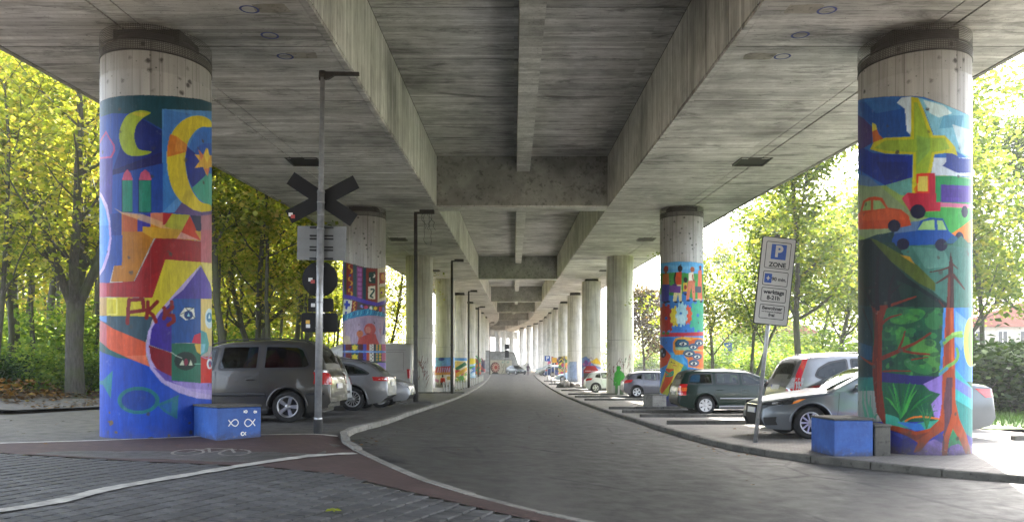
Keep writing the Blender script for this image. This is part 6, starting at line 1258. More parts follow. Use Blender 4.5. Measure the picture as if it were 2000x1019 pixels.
def tree_mesh(seed, h, spread, r0, stems=1, lowest=.28, nleaf=9000, size=.16, mat_='leaf_yellow', droop=.25, depth=3, fork=.3, up0=(.15, .75), crotch=0):
    rng = np.random.default_rng(seed); rd = random.Random(seed); wood = MB(); tips = []
    def grow(p, d, L, r, lv):
        n = 6 if lv == 0 else 4; pts = [p]; rs = [r]; q = p
        for i in range(n):
            d = (d + Vector((rd.gauss(0, 1), rd.gauss(0, 1), rd.gauss(0, .6))) * (.07 + .05 * lv) + Vector((0, 0, .05 if lv < 2 else -droop * .15))).normalized(); q = q + d * (L / n); pts.append(q); rs.append(r * (1 - .62 * (i + 1) / n))
            f = (i + 1) / n
            if lv < depth and (lv > 0 or f > lowest):
                for _ in range(rd.choice((1, 2, 2)) if lv else rd.choice((2, 3))):
                    a = rd.uniform(0, 2 * PI); up = rd.uniform(*up0) if lv == 0 else rd.uniform(-.1, .5); nd = (Vector((math.cos(a), math.sin(a), up)) + d * .55).normalized(); LL = spread * (1.15 - .55 * f) * rd.uniform(.65, 1.1) if lv == 0 else L * rd.uniform(.4, .65); grow(q, nd, LL, max(.008, rs[-1] * rd.uniform(.35, .6)), lv + 1)
            if lv >= depth - 1 or (lv >= 1 and f > .6): tips.append((q, lv))
        if lv < depth or r > .012: wood.tube(pts, rs, (9, 6, 4, 3)[min(lv, 3)], cap=False)
    for k in range(stems):
        if crotch:
            if k == 0: wood.tube([(0, 0, -.2), (.03, .02, crotch * .5), (-.02, 0, crotch + .25)], [r0 * 1.35, r0 * 1.12, r0 * 1.15], 12, cap=False)
            a = k * 2 * PI / stems + .4; grow(Vector((math.cos(a) * .05, math.sin(a) * .05, crotch - .05)), Vector((math.cos(a) * fork, math.sin(a) * fork, 1)).normalized(), (h - crotch) * rd.uniform(.85, 1), r0 * .68, 0); continue
        a = rd.uniform(0, 2 * PI) + k * 2 * PI / stems; lean = .0 if stems == 1 else fork; grow(Vector((math.cos(a) * .08 * (stems > 1), math.sin(a) * .08 * (stems > 1), -.2)), Vector((math.cos(a) * lean, math.sin(a) * lean, 1)).normalized(), h * rd.uniform(.8, .98), r0 * (1 if stems == 1 else .7), 0)
    wood.tube([(0, 0, -.3), (0, 0, 0), (0, 0, .5), (0, 0, 1.0)], [r0 * 1.7, r0 * 1.3, r0 * 1.05, r0 * .9], 10, cap=False)
    T = np.array([tuple(t[0]) for t in tips]); idx = rng.integers(0, len(T), nleaf); P = T[idx] + rng.normal(size=(nleaf, 3)) * np.array([.42, .42, .24]); P = P[P[:, 2] > .9]
    v, f = leaves(P, size, rng)
    mw = bpy.data.meshes.new('trunk'); mw.from_pydata(wood.v, [], wood.f); mw.polygons.foreach_set('use_smooth', [True] * len(wood.f)); mw.materials.append(M['bark'])
    return mw, mesh_np('crown', v, f, mat_)
def put_tree(pair, x, y, z, sc, rz, label, group, name='maple_tree', mat=None, cat='tree'):
    root = empty(name, (x, y, z), rz, label, cat, group); root.scale = (sc, sc, sc * random.uniform(.95, 1.08)); link('trunk', pair[0], root); link('crown', pair[1], root); return root
TY = [tree_mesh(11, 12, 4.2, .19, 1, .25, 8500, .16), tree_mesh(12, 13, 3.6, .17, 3, .30, 8500, .16, fork=.28), tree_mesh(13, 11, 4.0, .14, 2, .22, 8200, .16, fork=.2), tree_mesh(14, 14, 3.2, .15, 1, .35, 9000, .17)]
TY.append(tree_mesh(15, 13, 3.6, .24, 4, .12, 11500, .16, fork=.34, crotch=3.0))
TY.append(tree_mesh(16, 12, 3.2, .2, 3, .12, 10500, .16, fork=.42, crotch=1.5))
TG = [tree_mesh(21, 10, 4.2, .15, 1, .22, 11000, .17, 'leaf_green'), tree_mesh(22, 11, 3.8, .16, 2, .25, 11000, .19, 'leaf_green', fork=.22), tree_mesh(23, 12, 4.6, .17, 1, .2, 12000, .17, 'leaf_green')]
TR = tree_mesh(31, 9, 3.4, .13, 1, .25, 9000, .2, 'leaf_red')
left_trees = [ # px, depth, scale, kind, label
 (147, 26, 1.0, 4, 'thick mossy forked maple just left of the crescent moon pier'), (42, 30, 1.05, 3, 'slender straight maple left of the thick forked one'), (-20, 24, .95, 2, 'maple at the left edge of the picture'), (95, 37, 1.1, 0, 'yellowing maple behind the thick forked one'),
 (205, 42, 1.1, 2, 'maple seen just past the left edge of the moon pier'), (452, 29, 1.0, 3, 'maple next to the right edge of the moon pier, above the people carrier roof'), (500, 34, 1.0, 5, 'three-stemmed maple over the people carrier, left of the crossing sign'),
 (565, 41, 1.1, 3, 'thin straight maple just left of the round sign back'), (600, 50, 1.1, 0, 'maple behind the crossing sign post'), (540, 60, 1.2, 1, 'maple deep in the wood behind the three-stemmed one'), (655, 58, 1.2, 2, 'maple behind the patterned pier'), (745, 62, .9, 1, 'maple between the patterned pier and the third left pier'), (0, 44, 1.2, 0, 'maple deep in the wood at far left')]
for px, d, sc_, k, lab in left_trees:
    x = (px - VX) * d / FPX; put_tree(TY[k], x, d, hland(x, d), sc_, random.uniform(0, 6), lab, 'maples in the wood left of the viaduct')
ORD = ['leftmost', 'second', 'third', 'fourth', 'fifth', 'sixth', 'seventh', 'eighth', 'ninth', 'tenth', 'eleventh', 'twelfth', 'thirteenth', 'fourteenth', 'fifteenth', 'sixteenth', 'seventeenth', 'eighteenth', 'nineteenth', 'twentieth']
def rank(lst): return {id(t_): ORD[i] for i, t_ in enumerate(sorted(lst, key=lambda q_: q_[0]))}
def of(o_): return 'leftmost' if o_ == 'leftmost' else o_ + ' from left'
TS = tree_mesh(17, 13, 2.0, .10, 1, .4, 5200, .16, depth=2)
TS2 = tree_mesh(18, 12, 2.4, .085, 2, .35, 5200, .16, depth=2, fork=.12)
YM = ((15, 27), (75, 29), (118, 33), (178, 31), (188, 38), (30, 38), (62, 44), (435, 36), (470, 40), (530, 37), (548, 45), (585, 36), (600, 43), (425, 31), (518, 31), (640, 52), (-25, 31), (140, 48))
YR = {p_: ORD[k_] for k_, p_ in enumerate(sorted(YM))}
for i_, (px, d) in enumerate(YM):
    x = (px - VX) * d / FPX; put_tree((TS, TS2)[i_ % 2], x, d, hland(x, d), random.uniform(.85, 1.15), random.uniform(0, 6), '%s young maple stem in the left wood, %s of them' % (('slim single', 'slim double')[i_ % 2], of(YR[(px, d)])), 'slim young maples in the left wood', name='young_maple')
right_trees = [(1395, 46, .85, 0, 'slim tree just right of the eye-painted pier'), (1462, 44, 1.0, 1, 'tree with forked trunk behind the dark green estate'), (1560, 40, 1.15, 2, 'broad tree rising behind the parking sign and the off-roader'), (1640, 50, 1.2, 0, 'tall tree just left of the plane pier'),
 (1600, 62, 1.2, 1, 'tree behind the broad one beyond the off-roader'), (1500, 70, 1.1, 2, 'far tree seen over the green estate roof'), (1930, 35, 1.1, 1, 'dark-trunked tree right of the plane pier'), (2010, 42, 1.2, 2, 'tree at the right edge behind the hedge'), (1790, 48, 1.3, 2, 'tree hidden mostly by the plane pier'), (1420, 78, 1.0, 2, 'far tree in the gap right of the eye-painted pier'), (1890, 52, 1.2, 0, 'tall tree far behind the hedge')]
for px, d, sc_, k, lab in right_trees:
    x = (px - VX) * d / FPX; put_tree(TG[k], x, d, hland(x, d), sc_, random.uniform(0, 6), lab, 'trees along the right side of the car park', name='broadleaf_tree')
x = (1262 - VX) * 66 / FPX; put_tree(TR, x, 66, hland(x, 66), .95, 1, 'brownish tree between the green man pier and the eye-painted pier', None, name='broadleaf_tree')
# bushes
def bush_mesh(seed, w_, h, n, size, mat_):
    rng = np.random.default_rng(seed); rd = random.Random(seed); wood = MB(); C = []
    for k in range(12):
        a = rd.uniform(0, 2 * PI); d = Vector((math.cos(a) * rd.uniform(.2, .8), math.sin(a) * rd.uniform(.2, .8), 1)).normalized(); p = Vector((rd.uniform(-.3, .3) * w_, rd.uniform(-.3, .3) * w_, 0)); pts = [p]
        for i in range(4): d = (d + Vector((rd.gauss(0, .2), rd.gauss(0, .2), 0))).normalized(); p = p + d * h / 4; pts.append(p); C.append(tuple(p))
        wood.tube(pts, [.022, .018, .012, .008, .004], 4, cap=False)
    C = np.array(C); P = C[rng.integers(0, len(C), n)] + rng.normal(size=(n, 3)) * np.array([w_ * .17, w_ * .17, h * .13]); P = P[P[:, 2] > .02]; v, f = leaves(P, size, rng, .9)
    mw = bpy.data.meshes.new('stem'); mw.from_pydata(wood.v, [], wood.f); mw.materials.append(M['bark']); return mw, mesh_np('foliage', v, f, mat_)
BG = [bush_mesh(41, 3.2, 2.2, 3600, .16, 'leaf_under'), bush_mesh(42, 2.6, 3.4, 3600, .17, 'leaf_under'), bush_mesh(43, 3.0, 1.6, 3600, .14, 'leaf_dark')]
def put_bush(k, x, y, sc_, label, group, name='bush'):
    root = empty(name, (x, y, hland(x, y)), random.uniform(0, 6), label, 'bush', group); root.scale = (sc_,) * 3; link('stem', BG[k][0], root); link('foliage', BG[k][1], root)
lb = [(8, 24, 2), (60, 27, 0), (110, 30, 1), (175, 28, 0), (20, 33, 1), (190, 35, 1), (-60, 27, 0), (80, 40, 0), (150, 44, 1), (430, 32, 0), (470, 38, 1), (520, 42, 0), (555, 33, 0), (590, 46, 1), (640, 42, 0), (610, 62, 0), (765, 52, 1), (775, 66, 0), (690, 50, 1), (-30, 38, 1)]
RL = rank(lb)
for tt_ in lb:
    px, d, k = tt_
    where = 'left of the moon pier' if px < 200 else 'behind the parked people carrier' if px < 600 else 'beyond the patterned pier'
    x = (px - VX) * d / FPX; put_bush(k, x, d, random.uniform(.6, .95), '%s of the undergrowth bushes, %s leaves, %s' % (of(RL[id(tt_)]), ('bright green', 'light green', 'dark green')[k], where), 'undergrowth bushes in the left wood')
rb = [(1905, 24, 2), (1950, 25, 2), (1995, 26, 2), (2035, 25, 2), (1870, 26, 2)]
RL = rank(rb)
for tt_ in rb:
    px, d, k = tt_
    x = (px - VX) * d / FPX; put_bush(k, x, d, 1.25, 'dark dense shrub of the right-hand hedge, %s' % of(RL[id(tt_)]), 'dark shrubs of the hedge on the right', 'hedge_shrub')
rb2 = [(1400, 56, 0), (1440, 60, 1), (1480, 52, 0), (1530, 58, 1), (1580, 50, 0), (1620, 56, 1), (1655, 48, 0), (1250, 90, 0), (1275, 88, 1), (1390, 90, 1), (1820, 44, 0), (1760, 40, 0)]
RL = rank(rb2)
for tt_ in rb2:
    px, d, k = tt_
    x = (px - VX) * d / FPX; put_bush(k, x, d, 1.2, 'light green %s bush behind the right-hand cars, %s of them' % (('spreading', 'upright')[k], of(RL[id(tt_)])), 'bushes behind the cars on the right')
# deep woodland behind the first trees, and far trees on the right
def mass(name, label, boxes, n, size, mat_, seed, thr=.42, sc=.12):
    rng = np.random.default_rng(seed); P = []
    for (x0, x1, y0, y1, z0, z1, wgt) in boxes:
        k = int(n * wgt); q = np.stack([rng.uniform(x0, x1, k), rng.uniform(y0, y1, k), rng.uniform(0, 1, k) ** 1.2 * (z1 - z0) + z0], 1); P.append(q)
    P = np.concatenate(P); keep = np.array([noise.noise(Vector((p[0] * .33, p[1] * .33, p[2] * .42 + seed))) > thr for p in P]); P = P[keep]
    v, f = leaves(P, size, rng, .4); o = link(name, mesh_np(name, v, f, mat_)); tag(o, label, name.replace('_', ' '), kind='stuff'); return o
mass('woodland', 'dense yellow-green woodland foliage filling the left side behind the maples', [(-46, -14, 46, 64, .3, 15, .5), (-75, -25, 62, 80, 1, 22, .45), (-30, -13, 80, 120, 1, 16, .25), (-46, -14, 42, 60, .3, 6.5, .3)], 125000, .30, 'leaf_yellow', 5, -.12)
mass('undergrowth', 'loose bright green undergrowth filling the wood between the left trunks', [(-36, -13.5, 27, 46, .1, 3.6, .6), (-26, -12.5, 46, 62, .1, 4, .4)], 44000, .2, 'leaf_under', 6, -.02)
mass('far_foliage', 'hazy green foliage far behind the right-hand trees', [(26, 75, 84, 100, 0, 9, .6), (12, 40, 120, 150, 0, 9, .5)], 42000, .42, 'leaf_green', 9, .0)
trunks = MB()
rd = random.Random(3)
for k in range(120):
    y = rd.uniform(46, 78); x = rd.uniform(-46, -15) * y / 50; z = hland(x, y); h = rd.uniform(9, 15); lx = rd.uniform(-.8, .8)
    trunks.tube([(x, y, z - .3), (x + lx * .3, y, z + h * .4), (x + lx, y, z + h)], [rd.uniform(.1, .2), .1, .03], 5, cap=False)
tag(trunks.build('woodland_trunks', 'bark'), 'mass of dim trunks deep in the left woodland', 'woodland', kind='stuff')
# forest floor litter and low plants
rng = np.random.default_rng(77)
def scatter(n, fx): 
    P = [fx(rng) for _ in range(n)]; return np.array([p for p in P if p is not None])
def litter(r):
    y = r.uniform(17.5, 34); x = -r.uniform(12.2 if y > 20 else 15.5, 32); return (x, y, hland(x, y) + .01 + r.uniform(0, .05))
v, f = leaves(scatter(9000, litter), .11, rng, 3.0); tag(link('leaf_litter', mesh_np('leaf_litter', v, f, 'leaf_litter')), 'brown fallen leaves covering the woodland floor', 'fallen leaves', kind='stuff')
def edge_plants(r):
    y = r.uniform(19.5, 23.5) + r.normal() * .2; x = -r.uniform(13.5, 30); 
    if noise.noise(Vector((x * .5, y * .5, 3))) < -.15: return None
    return (x, y + (abs(x) - 14) * .0, hland(x, y) + r.uniform(.02, .5))
v, f = leaves(scatter(5000, edge_plants), .12, rng, 1.0); tag(link('edge_plants', mesh_np('edge_plants', v, f, 'leaf_litter')), 'low browning plants along the edge of the wood', 'ground cover', kind='stuff')
# fallen leaves and dirt on the paved ground
def strewn(r):
    q = r.random()
    if q < .3: i = int(r.integers(0, len(RK) - 25)); p = RK[i]; x, y = p.x - r.uniform(.02, .5), p.y + r.normal() * .4; return (x, y, hroad(x, y) + .012)
    if q < .55: x, y = r.uniform(4.2, 9), r.uniform(12.5, 40); return (x, y, hright(x, y) + .012)
    if q < .62: x, y = -2.5 + r.normal() * .25, 12.6 + r.normal() * .5; return (x, y, hroad(x, y) + .013) if x > -2.7 else None
    if q < .85: x, y = r.uniform(-11, -3.2), r.uniform(9, 30); return (x, y, hleft(x, y) + .015)
    x, y = r.uniform(-2.5, 3.2), r.uniform(6, 30); return (x, y, hroad(x, y) + .012) if y > 12 or x > 1.5 else None
v, f = leaves(scatter(520, strewn), .055, rng, 6.0, .6); tag(link('strewn_leaves', mesh_np('strewn_leaves', v, f, 'leaf_litter')), 'small dry leaves strewn over the road and parking bays', 'fallen leaves', kind='stuff')
lf = MB()
def big_leaf(x, y, s_, z):
    pts = []; 
    for k in range(20):
        a = 2 * PI * k / 20; rr = s_ * (.75 + .3 * math.cos(5 * a) * (1 if k % 2 else .8)); pts.append((x + rr * math.cos(a), y + rr * math.sin(a) * .8, z + .012 + .02 * abs(math.sin(a * 2.5))))
    return pts
q = big_leaf(-1.55, 6.58, .075, hleft(-1.55, 6.58) + .004); o = mk('maple_leaf', [(-1.55, 6.58, hleft(-1.55, 6.58) + .02)] + q, [(0, i + 1, (i + 1) % 20 + 1) for i in range(20)], 'leaf_yellow'); tag(o, 'single yellow-green maple leaf lying on the grey pavers', 'leaf')
# lawn on the right
def blade(r):
    y = r.uniform(15.5, 36); x = r.uniform(10.9, 11.5 + (y - 14) * .8) if y > 20 else r.uniform(11.4, 22); 
    if y < 14.5 + 0 * x: return None
    return (x, y, hland(x, y) + .04)
sheet('lawn', [(10.8, 17.5), (40, 15.2), (60, 60), (10.7, 60)], 3, lambda x, y: hland(x, y) + .02, 'grass_soil', kind='structure')
P = scatter(16000, blade); n = len(P); a = rng.uniform(0, 2 * PI, n); w_ = .02; hgt = rng.uniform(.06, .16, n); dx, dy = np.cos(a) * w_, np.sin(a) * w_
v = np.stack([P + np.stack([-dx, -dy, 0 * a], 1), P + np.stack([dx, dy, 0 * a], 1), P + np.stack([dy * 2, dx * 2, hgt], 1)], 1).reshape(-1, 3); tag(link('grass', mesh_np('grass', v, (np.arange(n) * 3)[:, None] + np.arange(3), 'grass_mat')), 'short bright grass beside the car park', 'grass', kind='stuff')
# ------------------------------------------------------------------ signs, posts and other street furniture
def plate_mb(w_, h, t, r=.03):      # rounded plate in xz, thickness along y
    P = rounded([(-w_ / 2, -h / 2), (w_ / 2, -h / 2), (w_ / 2, h / 2), (-w_ / 2, h / 2)], r, 3); mb = MB(); mb.prism(P, 0, t); return mb
def plate(name, w_, h, cx, cz, y, t, m, parent, r=.03, rot=0):
    o = plate_mb(w_, h, t, r).build(name, m, parent); o.location = (cx, y, cz); o.rotation_euler = (0, rot, 0); return o
# 1. post with the backs of a level-crossing cross and other signs
X0, Y0 = -3.32, 13.0; zg = hleft(X0, Y0); root = empty('sign_post', (X0, Y0, zg), 0, 'tall galvanised post carrying the dark backs of a crossing cross, a disc and plates', 'sign post'); root.rotation_euler = (0, R(.75), 0)
H = lambda py: EYE + (VY - py) * Y0 / FPX - zg
mb = MB(); mb.tube([(0, 0, 0), (0, 0, H(372))], .060, 20); mb.build('pole', 'steel', root)
mb = MB(); mb.tube([(0, 0, H(372)), (0, 0, H(368)), (0, 0, H(150))], [.060, .043, .041], 20); mb.build('upper_pole', 'steel', root)
mb = MB(); mb.lathe([(.075, 0), (.075, .22), (.07, .24)], 20); mb.build('base_sleeve', 'black', root)
mb = MB(); mb.lathe([(.072, .24), (.072, .262), (.068, .27)], 20); mb.build('sleeve_ring', 'steel', root)
for py in (330, 375, 395, 420, 447, 503, 520, 575, 590, 640): mb = MB(); z = H(py); mb.lathe([(.061 if py > 372 else .044, z - .012), (.066 if py > 372 else .049, z - .01), (.066 if py > 372 else .049, z + .01), (.061 if py > 372 else .044, z + .012)], 18); mb.build('clamp_band', 'steel', root)
mb = MB(); mb.tube([(0, 0, H(152)), (0, 0, H(140))], .062, 12); mb.prism([(-.06, H(150)), (-.04, H(141)), (.62, H(141)), (.62, H(147)), (.2, H(148)), (.1, H(155)), (-.05, H(158))], -.03, .03); mb.build('lamp_arm', 'dark_steel', root)
for ang_ in (33.0, -28.5): plate('cross_arm', 1.30, .24, .0, H(387), .075 if ang_ > 0 else .092, .012, 'sign_back', root, .004, R(ang_))
for k in range(3):
    plate('panel', .83, .192, -.0, H(451 + 22.2 * k), .075, .02, 'alu', root, .006)
    for dz in (-.07, .07): plate('clamp_bar', .40, .026, 0, H(451 + 22.2 * k) + dz, .060, .014, 'sign_back', root, .003)
mb = MB(); T = Matrix.Translation((-.02, .075, H(544))) @ Matrix.Rotation(R(-90), 4, 'X'); mb.lathe([(.001, 0), (.30, 0), (.305, .01), (.30, .02), (.001, .02)], 40, T); mb.build('disc', 'sign_back', root)
plate('small_plate', .43, .23, .0, H(595), .075, .012, 'sign_back', root, .02); plate('large_plate', .62, .33, -.02, H(629), .092, .012, 'sign_back', root, .05)
for x, py, m2, y in ((-.18, 545, 'white', .071), (-.14, 549, 'sticker_red', .069), (-.13, 595, 'white', .071), (-.22, 628, 'sticker_yellow', .088), (-.215, 636, 'white', .088), (-.53, 418, 'white', .066), (-.49, 422, 'sticker_red', .064)): plate('sticker', .07, .06, x, H(py), y, .003, m2, root, .004)
# 2. leaning parking-zone sign
Y1 = 14.3; X1 = 4.51; zg = hright(X1, Y1); root = empty('parking_sign', (X1, Y1, zg), 0, 'leaning parking zone sign with blue P on a slanted steel post', 'traffic sign'); root.rotation_euler = (0, R(6.2), 0)
LN = 3.86
mb = MB(); mb.tube([(0, .06, -.1), (0, .06, LN)], .038, 16); mb.build('post', 'steel', root)
mb = MB(); mb.tube([(0, .06, LN), (0, .06, LN + .03)], .05, 12); mb.build('cap', 'dark_steel', root)
M['sign_white'] = simple('sign_white', (.52, .52, .5), .5, var=.06); M['sign_blue'] = simple('sign_blue', (.01, .07, .35), .45, var=.1); M['ink'] = simple('sign_ink', (.015, .015, .02), .5)
cz = LN - .03 - .81
plate('backing', .64, 1.64, .02, cz, -.005, .02, 'ink', root, .035); plate('face', .605, 1.605, .02, cz, -.011, .008, 'sign_white', root, .03)
def frame(w_, h, cx_, cz_, t=.012, r=.03):
    A = rounded([(-w_ / 2, -h / 2), (w_ / 2, -h / 2), (w_ / 2, h / 2), (-w_ / 2, h / 2)], r, 3); B = offset_poly(A, -t); k = len(A); V = [(a, 0, b) for a, b in A] + [(a, 0, b) for a, b in B]
    o = mk('frame_line', V, [(i, (i + 1) % k, (i + 1) % k + k, i + k) for i in range(k)], 'ink', root); o.location = (cx_, -.0135, cz_); return o
def text(s_, size, cx_, cz_, m, y=-.0145, bold=0.0, name='lettering', par=None, sx=1.0):
    cu = bpy.data.curves.new(name, 'FONT'); cu.body = s_; cu.size = size; cu.align_x = 'CENTER'; cu.align_y = 'CENTER'; cu.offset = bold; cu.extrude = .0008; cu.materials.append(M[m]); cu.resolution_u = 4
    tmp = bpy.data.objects.new('tmp', cu); me = bpy.data.meshes.new_from_object(tmp); bpy.data.objects.remove(tmp); o = link(name, me, par or root); o.location = (cx_, y, cz_); o.rotation_euler = (R(90), 0, 0); o.scale = (sx, 1, 1); return o
T0 = cz + .80
frame(.47, .50, .02, T0 - .32); plate('blue_square', .28, .28, .03, T0 - .255, -.015, .003, 'sign_blue', root, .012); text('P', .29, .03, T0 - .255, 'sign_white', -.0165, .012, sx=.95); text('ZONE', .115, .03, T0 - .50, 'ink', bold=.004)
frame(.47, .27, .02, T0 - .755); plate('blue_square', .135, .17, -.115, T0 - .755, -.015, .003, 'sign_blue', root, .008); text('90 min.', .092, .09, T0 - .765, 'ink', bold=.003)
mb = MB(); mb.prism([(-.16, 0), (-.13, .012), (-.115, .05), (-.10, .012), (-.07, 0), (-.10, -.01), (-.115, -.05), (-.13, -.01)], -.0175, -.0165); o = mb.build('disc_symbol', 'sign_white', root); o.location = (0, 0, T0 - .755)
frame(.47, .265, .02, T0 - 1.06); text('werktags', .105, .02, T0 - 1.01, 'ink', bold=.004); text('8-21h', .105, .02, T0 - 1.115, 'ink', bold=.004)
frame(.47, .265, .02, T0 - 1.375); text('Bewohner', .09, .02, T0 - 1.31, 'ink', bold=.003); text('mit Parkausweis Friedlingen', .036, .02, T0 - 1.375, 'ink', bold=.001, sx=.95); text('frei', .085, .02, T0 - 1.435, 'ink', bold=.003)
# 3. lamp posts on the left kerb
M['rust_dark'] = simple('weathered_dark_steel', (.06, .056, .05), .6, .4, .4, 5)
for k, (d, lab) in enumerate(((29.5, 'nearest dark lamp post by the left kerb with loose cables at its arm'), (46.7, 'second dark lamp post, beside the first steel bollards'), (64, 'third dark lamp post on the left kerb'), (81.5, 'fourth dark lamp post on the left kerb'), (119, 'last dark lamp post where the road ends'))):
    x = -3.78 if d < 110 else -3.75; z = hleft(x, d); hh = hs_(d) - z - .45
    if k > 0: hh = min(hh, 8.0)
    root = empty('lamp_post', (x, d, z), 0, lab, 'street lamp', 'dark lamp posts along the left kerb')
    mb = MB(); mb.tube([(0, 0, -.1), (0, 0, 1.2), (0, 0, 1.24), (0, 0, hh)], [.1, .1, .085, .07], 14); mb.build('pole', 'rust_dark', root)
    mb = MB(); mb.lathe([(.088, 2.9), (.094, 2.91), (.094, 2.95), (.088, 2.96)], 12); mb.build('collar', 'dark_steel', root)
    mb = MB(); mb.box(-.05, .72, -.04, .04, hh - .02, hh + .06); mb.build('arm', 'dark_steel', root)
    mb = MB(); mb.bbox(.15, .72, -.09, .09, hh + .06, hh + .14, .02); mb.build('lamp_head', 'dark_steel', root)
    if k == 0:
        rdc = random.Random(5)
        for j in range(5):
            p = Vector((.3 + .08 * j, 0, hh)); pts = [p]
            for i in range(7): p = p + Vector((rdc.gauss(.0, .06), rdc.gauss(0, .04), -.09 - (.08 * (j % 2)))); pts.append(p)
            mb = MB(); mb.tube(smooth_line(pts, 4), .008, 4); mb.build('loose_cable', 'black', root)
# 4. steel bollards
for k in range(20):
    t = k / 19; d = lerp(47.5, 90, t ** 1.15); x = lerp(-4.35, -3.65, min(1, t * 1.4)) + (.35 if k == 0 else 0) * 0; root = empty('bollard', (x, d, hleft(x, d)), 0,'short round steel bollard, %s in the row counted from the camera' % ('first' if k == 0 else ORD[k]), 'bollard', 'steel bollards along the left footway')
    mb = MB(); mb.lathe([(.04, -.05), (.04, .66), (.034, .69), (.001, .70)], 12); mb.build('tube', 'steel', root); mb = MB(); mb.lathe([(.046, .0), (.046, .04), (.041, .05)], 12); mb.build('foot', 'dark_steel', root)
# 5. concrete blocks
def block(x, y, wx, wy, h, rot, m, label, fish=False, bev=.012):
    z = (hleft if x < 0 else hright)(x, y); root = empty('concrete_block', (x, y, z), R(rot), label, 'concrete block'); mb = MB(); mb.bbox(0, wx, 0, wy, -.06, h, bev); mb.build('body', m, root)
    mb = MB(); mb.bbox(-.012, wx + .012, -.012, wy + .012, h + .003, h + .035, .008); mb.build('top_slab', 'kerb_dark', root)
    if fish:
        def fishmark(cx_, cz_, s_, fl=1):
            pts = [(cx_ - fl * .9 * s_, cz_ + .5 * s_), (cx_ - fl * .2 * s_, cz_ - .35 * s_), (cx_ + fl * .35 * s_, cz_ - .5 * s_), (cx_ + fl * .7 * s_, cz_), (cx_ + fl * .35 * s_, cz_ + .5 * s_), (cx_ - fl * .2 * s_, cz_ + .35 * s_), (cx_ - fl * .9 * s_, cz_ - .5 * s_)]
            L_ = smooth_line([(a, b, 0) for a, b in pts], 5); V = []; F = []
            for i, p in enumerate(L_):
                a = L_[max(i - 1, 0)]; b = L_[min(i + 1, len(L_) - 1)]; t = (b - a).normalized(); V += [(p.x - t.y * .008, -.0025, p.y + t.x * .008), (p.x + t.y * .008, -.0025, p.y - t.x * .008)]
            mk('chalk_fish', V, [(2 * i, 2 * i + 2, 2 * i + 3, 2 * i + 1) for i in range(len(L_) - 1)], 'white', root)
        fishmark(.27, .27, .10); fishmark(.52, .26, .11, -1); fishmark(.46, .44, .035); fishmark(.62, .43, .03, -1); fishmark(.42, .09, .05, -1)
    return root
block(-4.62, 11.95, .72, .93, .51, 44, 'blue_paint', 'blue painted concrete block with chalk fish leaning against the moon pier', True)
block(5.0, 12.0, .62, .85, .56, 2, 'blue_paint', 'plain blue painted concrete block before the plane pier')
block(5.66, 12.05, .25, .5, .46, 0, 'kerb_dark', 'small bare grey concrete block between blue block and plane pier')
block(5.12, 28.4, .62, .62, .50, 24, 'kerb', 'pale grey concrete block at the foot of the eye-painted pier')
# 6. boulders far right
for k, (px, d, s_, m2, lab) in enumerate(((1104, 69, .55, 'kerb', 'large pale boulder between the bays'), (1096, 68, .4, 'kerb_dark', 'dark low boulder left of the pale one'), (1117, 69, .38, 'kerb_dark', 'brown boulder right of the pale one'), (1128, 70, .32, 'kerb', 'smallest brown boulder by the pier foot'))):
    me = bpy.data.meshes.new('boulder'); bm = bmesh.new(); bmesh.ops.create_icosphere(bm, subdivisions=3, radius=s_)
    for v_ in bm.verts: v_.co *= 1 + .28 * noise.noise(v_.co * 2.3 + Vector((k * 5, 0, 0))); v_.co.z *= .7
    bm.to_mesh(me); bm.free(); me.materials.append(M[m2]); o = link('boulder', me); x = (px - VX) * d / FPX; o.location = (x, d, hright(x, d) + s_ * .35); tag(o, lab, 'boulder')
# 7. far end: graffiti wall, retaining wall, second viaduct, signs
def flat_paint(name, x0, x1, z0, z1, y, cv, nx, nz, parent):
    xs_ = np.linspace(x0, x1, nx + 1); zs_ = np.linspace(z0, z1, nz + 1); X, Z = np.meshgrid(xs_, zs_); px = VX + X * FPX / y; py = VY - (Z - EYE) * FPX / y; cc = cv.sample(px, py); V = np.stack([X, 0 * X + y, Z], -1).reshape(-1, 3)
    i, j = np.meshgrid(np.arange(nx), np.arange(nz)); a = (j * (nx + 1) + i).ravel(); me = mesh_np(name, V, np.stack([a, a + 1, a + nx + 2, a + nx + 1], 1), 'mural'); at_ = me.attributes.new('paint', 'FLOAT_COLOR', 'POINT'); at_.data.foreach_set('color', cc.reshape(-1, 4).astype(np.float32).ravel()); return link(name, me, parent)
cv = Canvas(955, 700, 1000, 735, 6); cv.P('#cfcabb', [(955, 700), (1000, 700), (1000, 735), (955, 735)])
cv.E('#6a4a42', 967, 717, 9, 10.5); cv.E('#a8665c', 968, 717, 7.6, 9); cv.E('#d8b8a0', 968, 717, 5, 6); cv.E('#b4503c', 968.5, 717, 3.2, 3.8)
for k in range(12): a = k * PI / 6; cv.L('#e6ddd0', .8, [(968 + 5.5 * math.cos(a), 717 + 6.6 * math.sin(a)), (968 + 7.6 * math.cos(a), 717 + 9 * math.sin(a))])
cv.P('#4a4a44', [(962, 727), (972, 727), (974, 730), (960, 730)]); spatter(cv, 979, 993, 703, 709, ('#9ab8a8', '#b8c8c0', '#7a9a90'), 14, 4, .6)
for a_ in ([(978, 708), (981, 718), (986, 708)], [(984, 722), (979, 729)], [(987, 709), (987, 728)], [(990, 712), (990, 728)], [(986, 716), (994, 716)], [(981, 728), (985, 712)]): cv.L('#8a8a7c', .8, a_)
wy = 128.0; zw = hbase(-2, wy) - .1; root = empty('graffiti_wall', (0, 0, 0), 0, 'pale wall with a big spoked-wheel graffiti at the end of the street', 'wall')
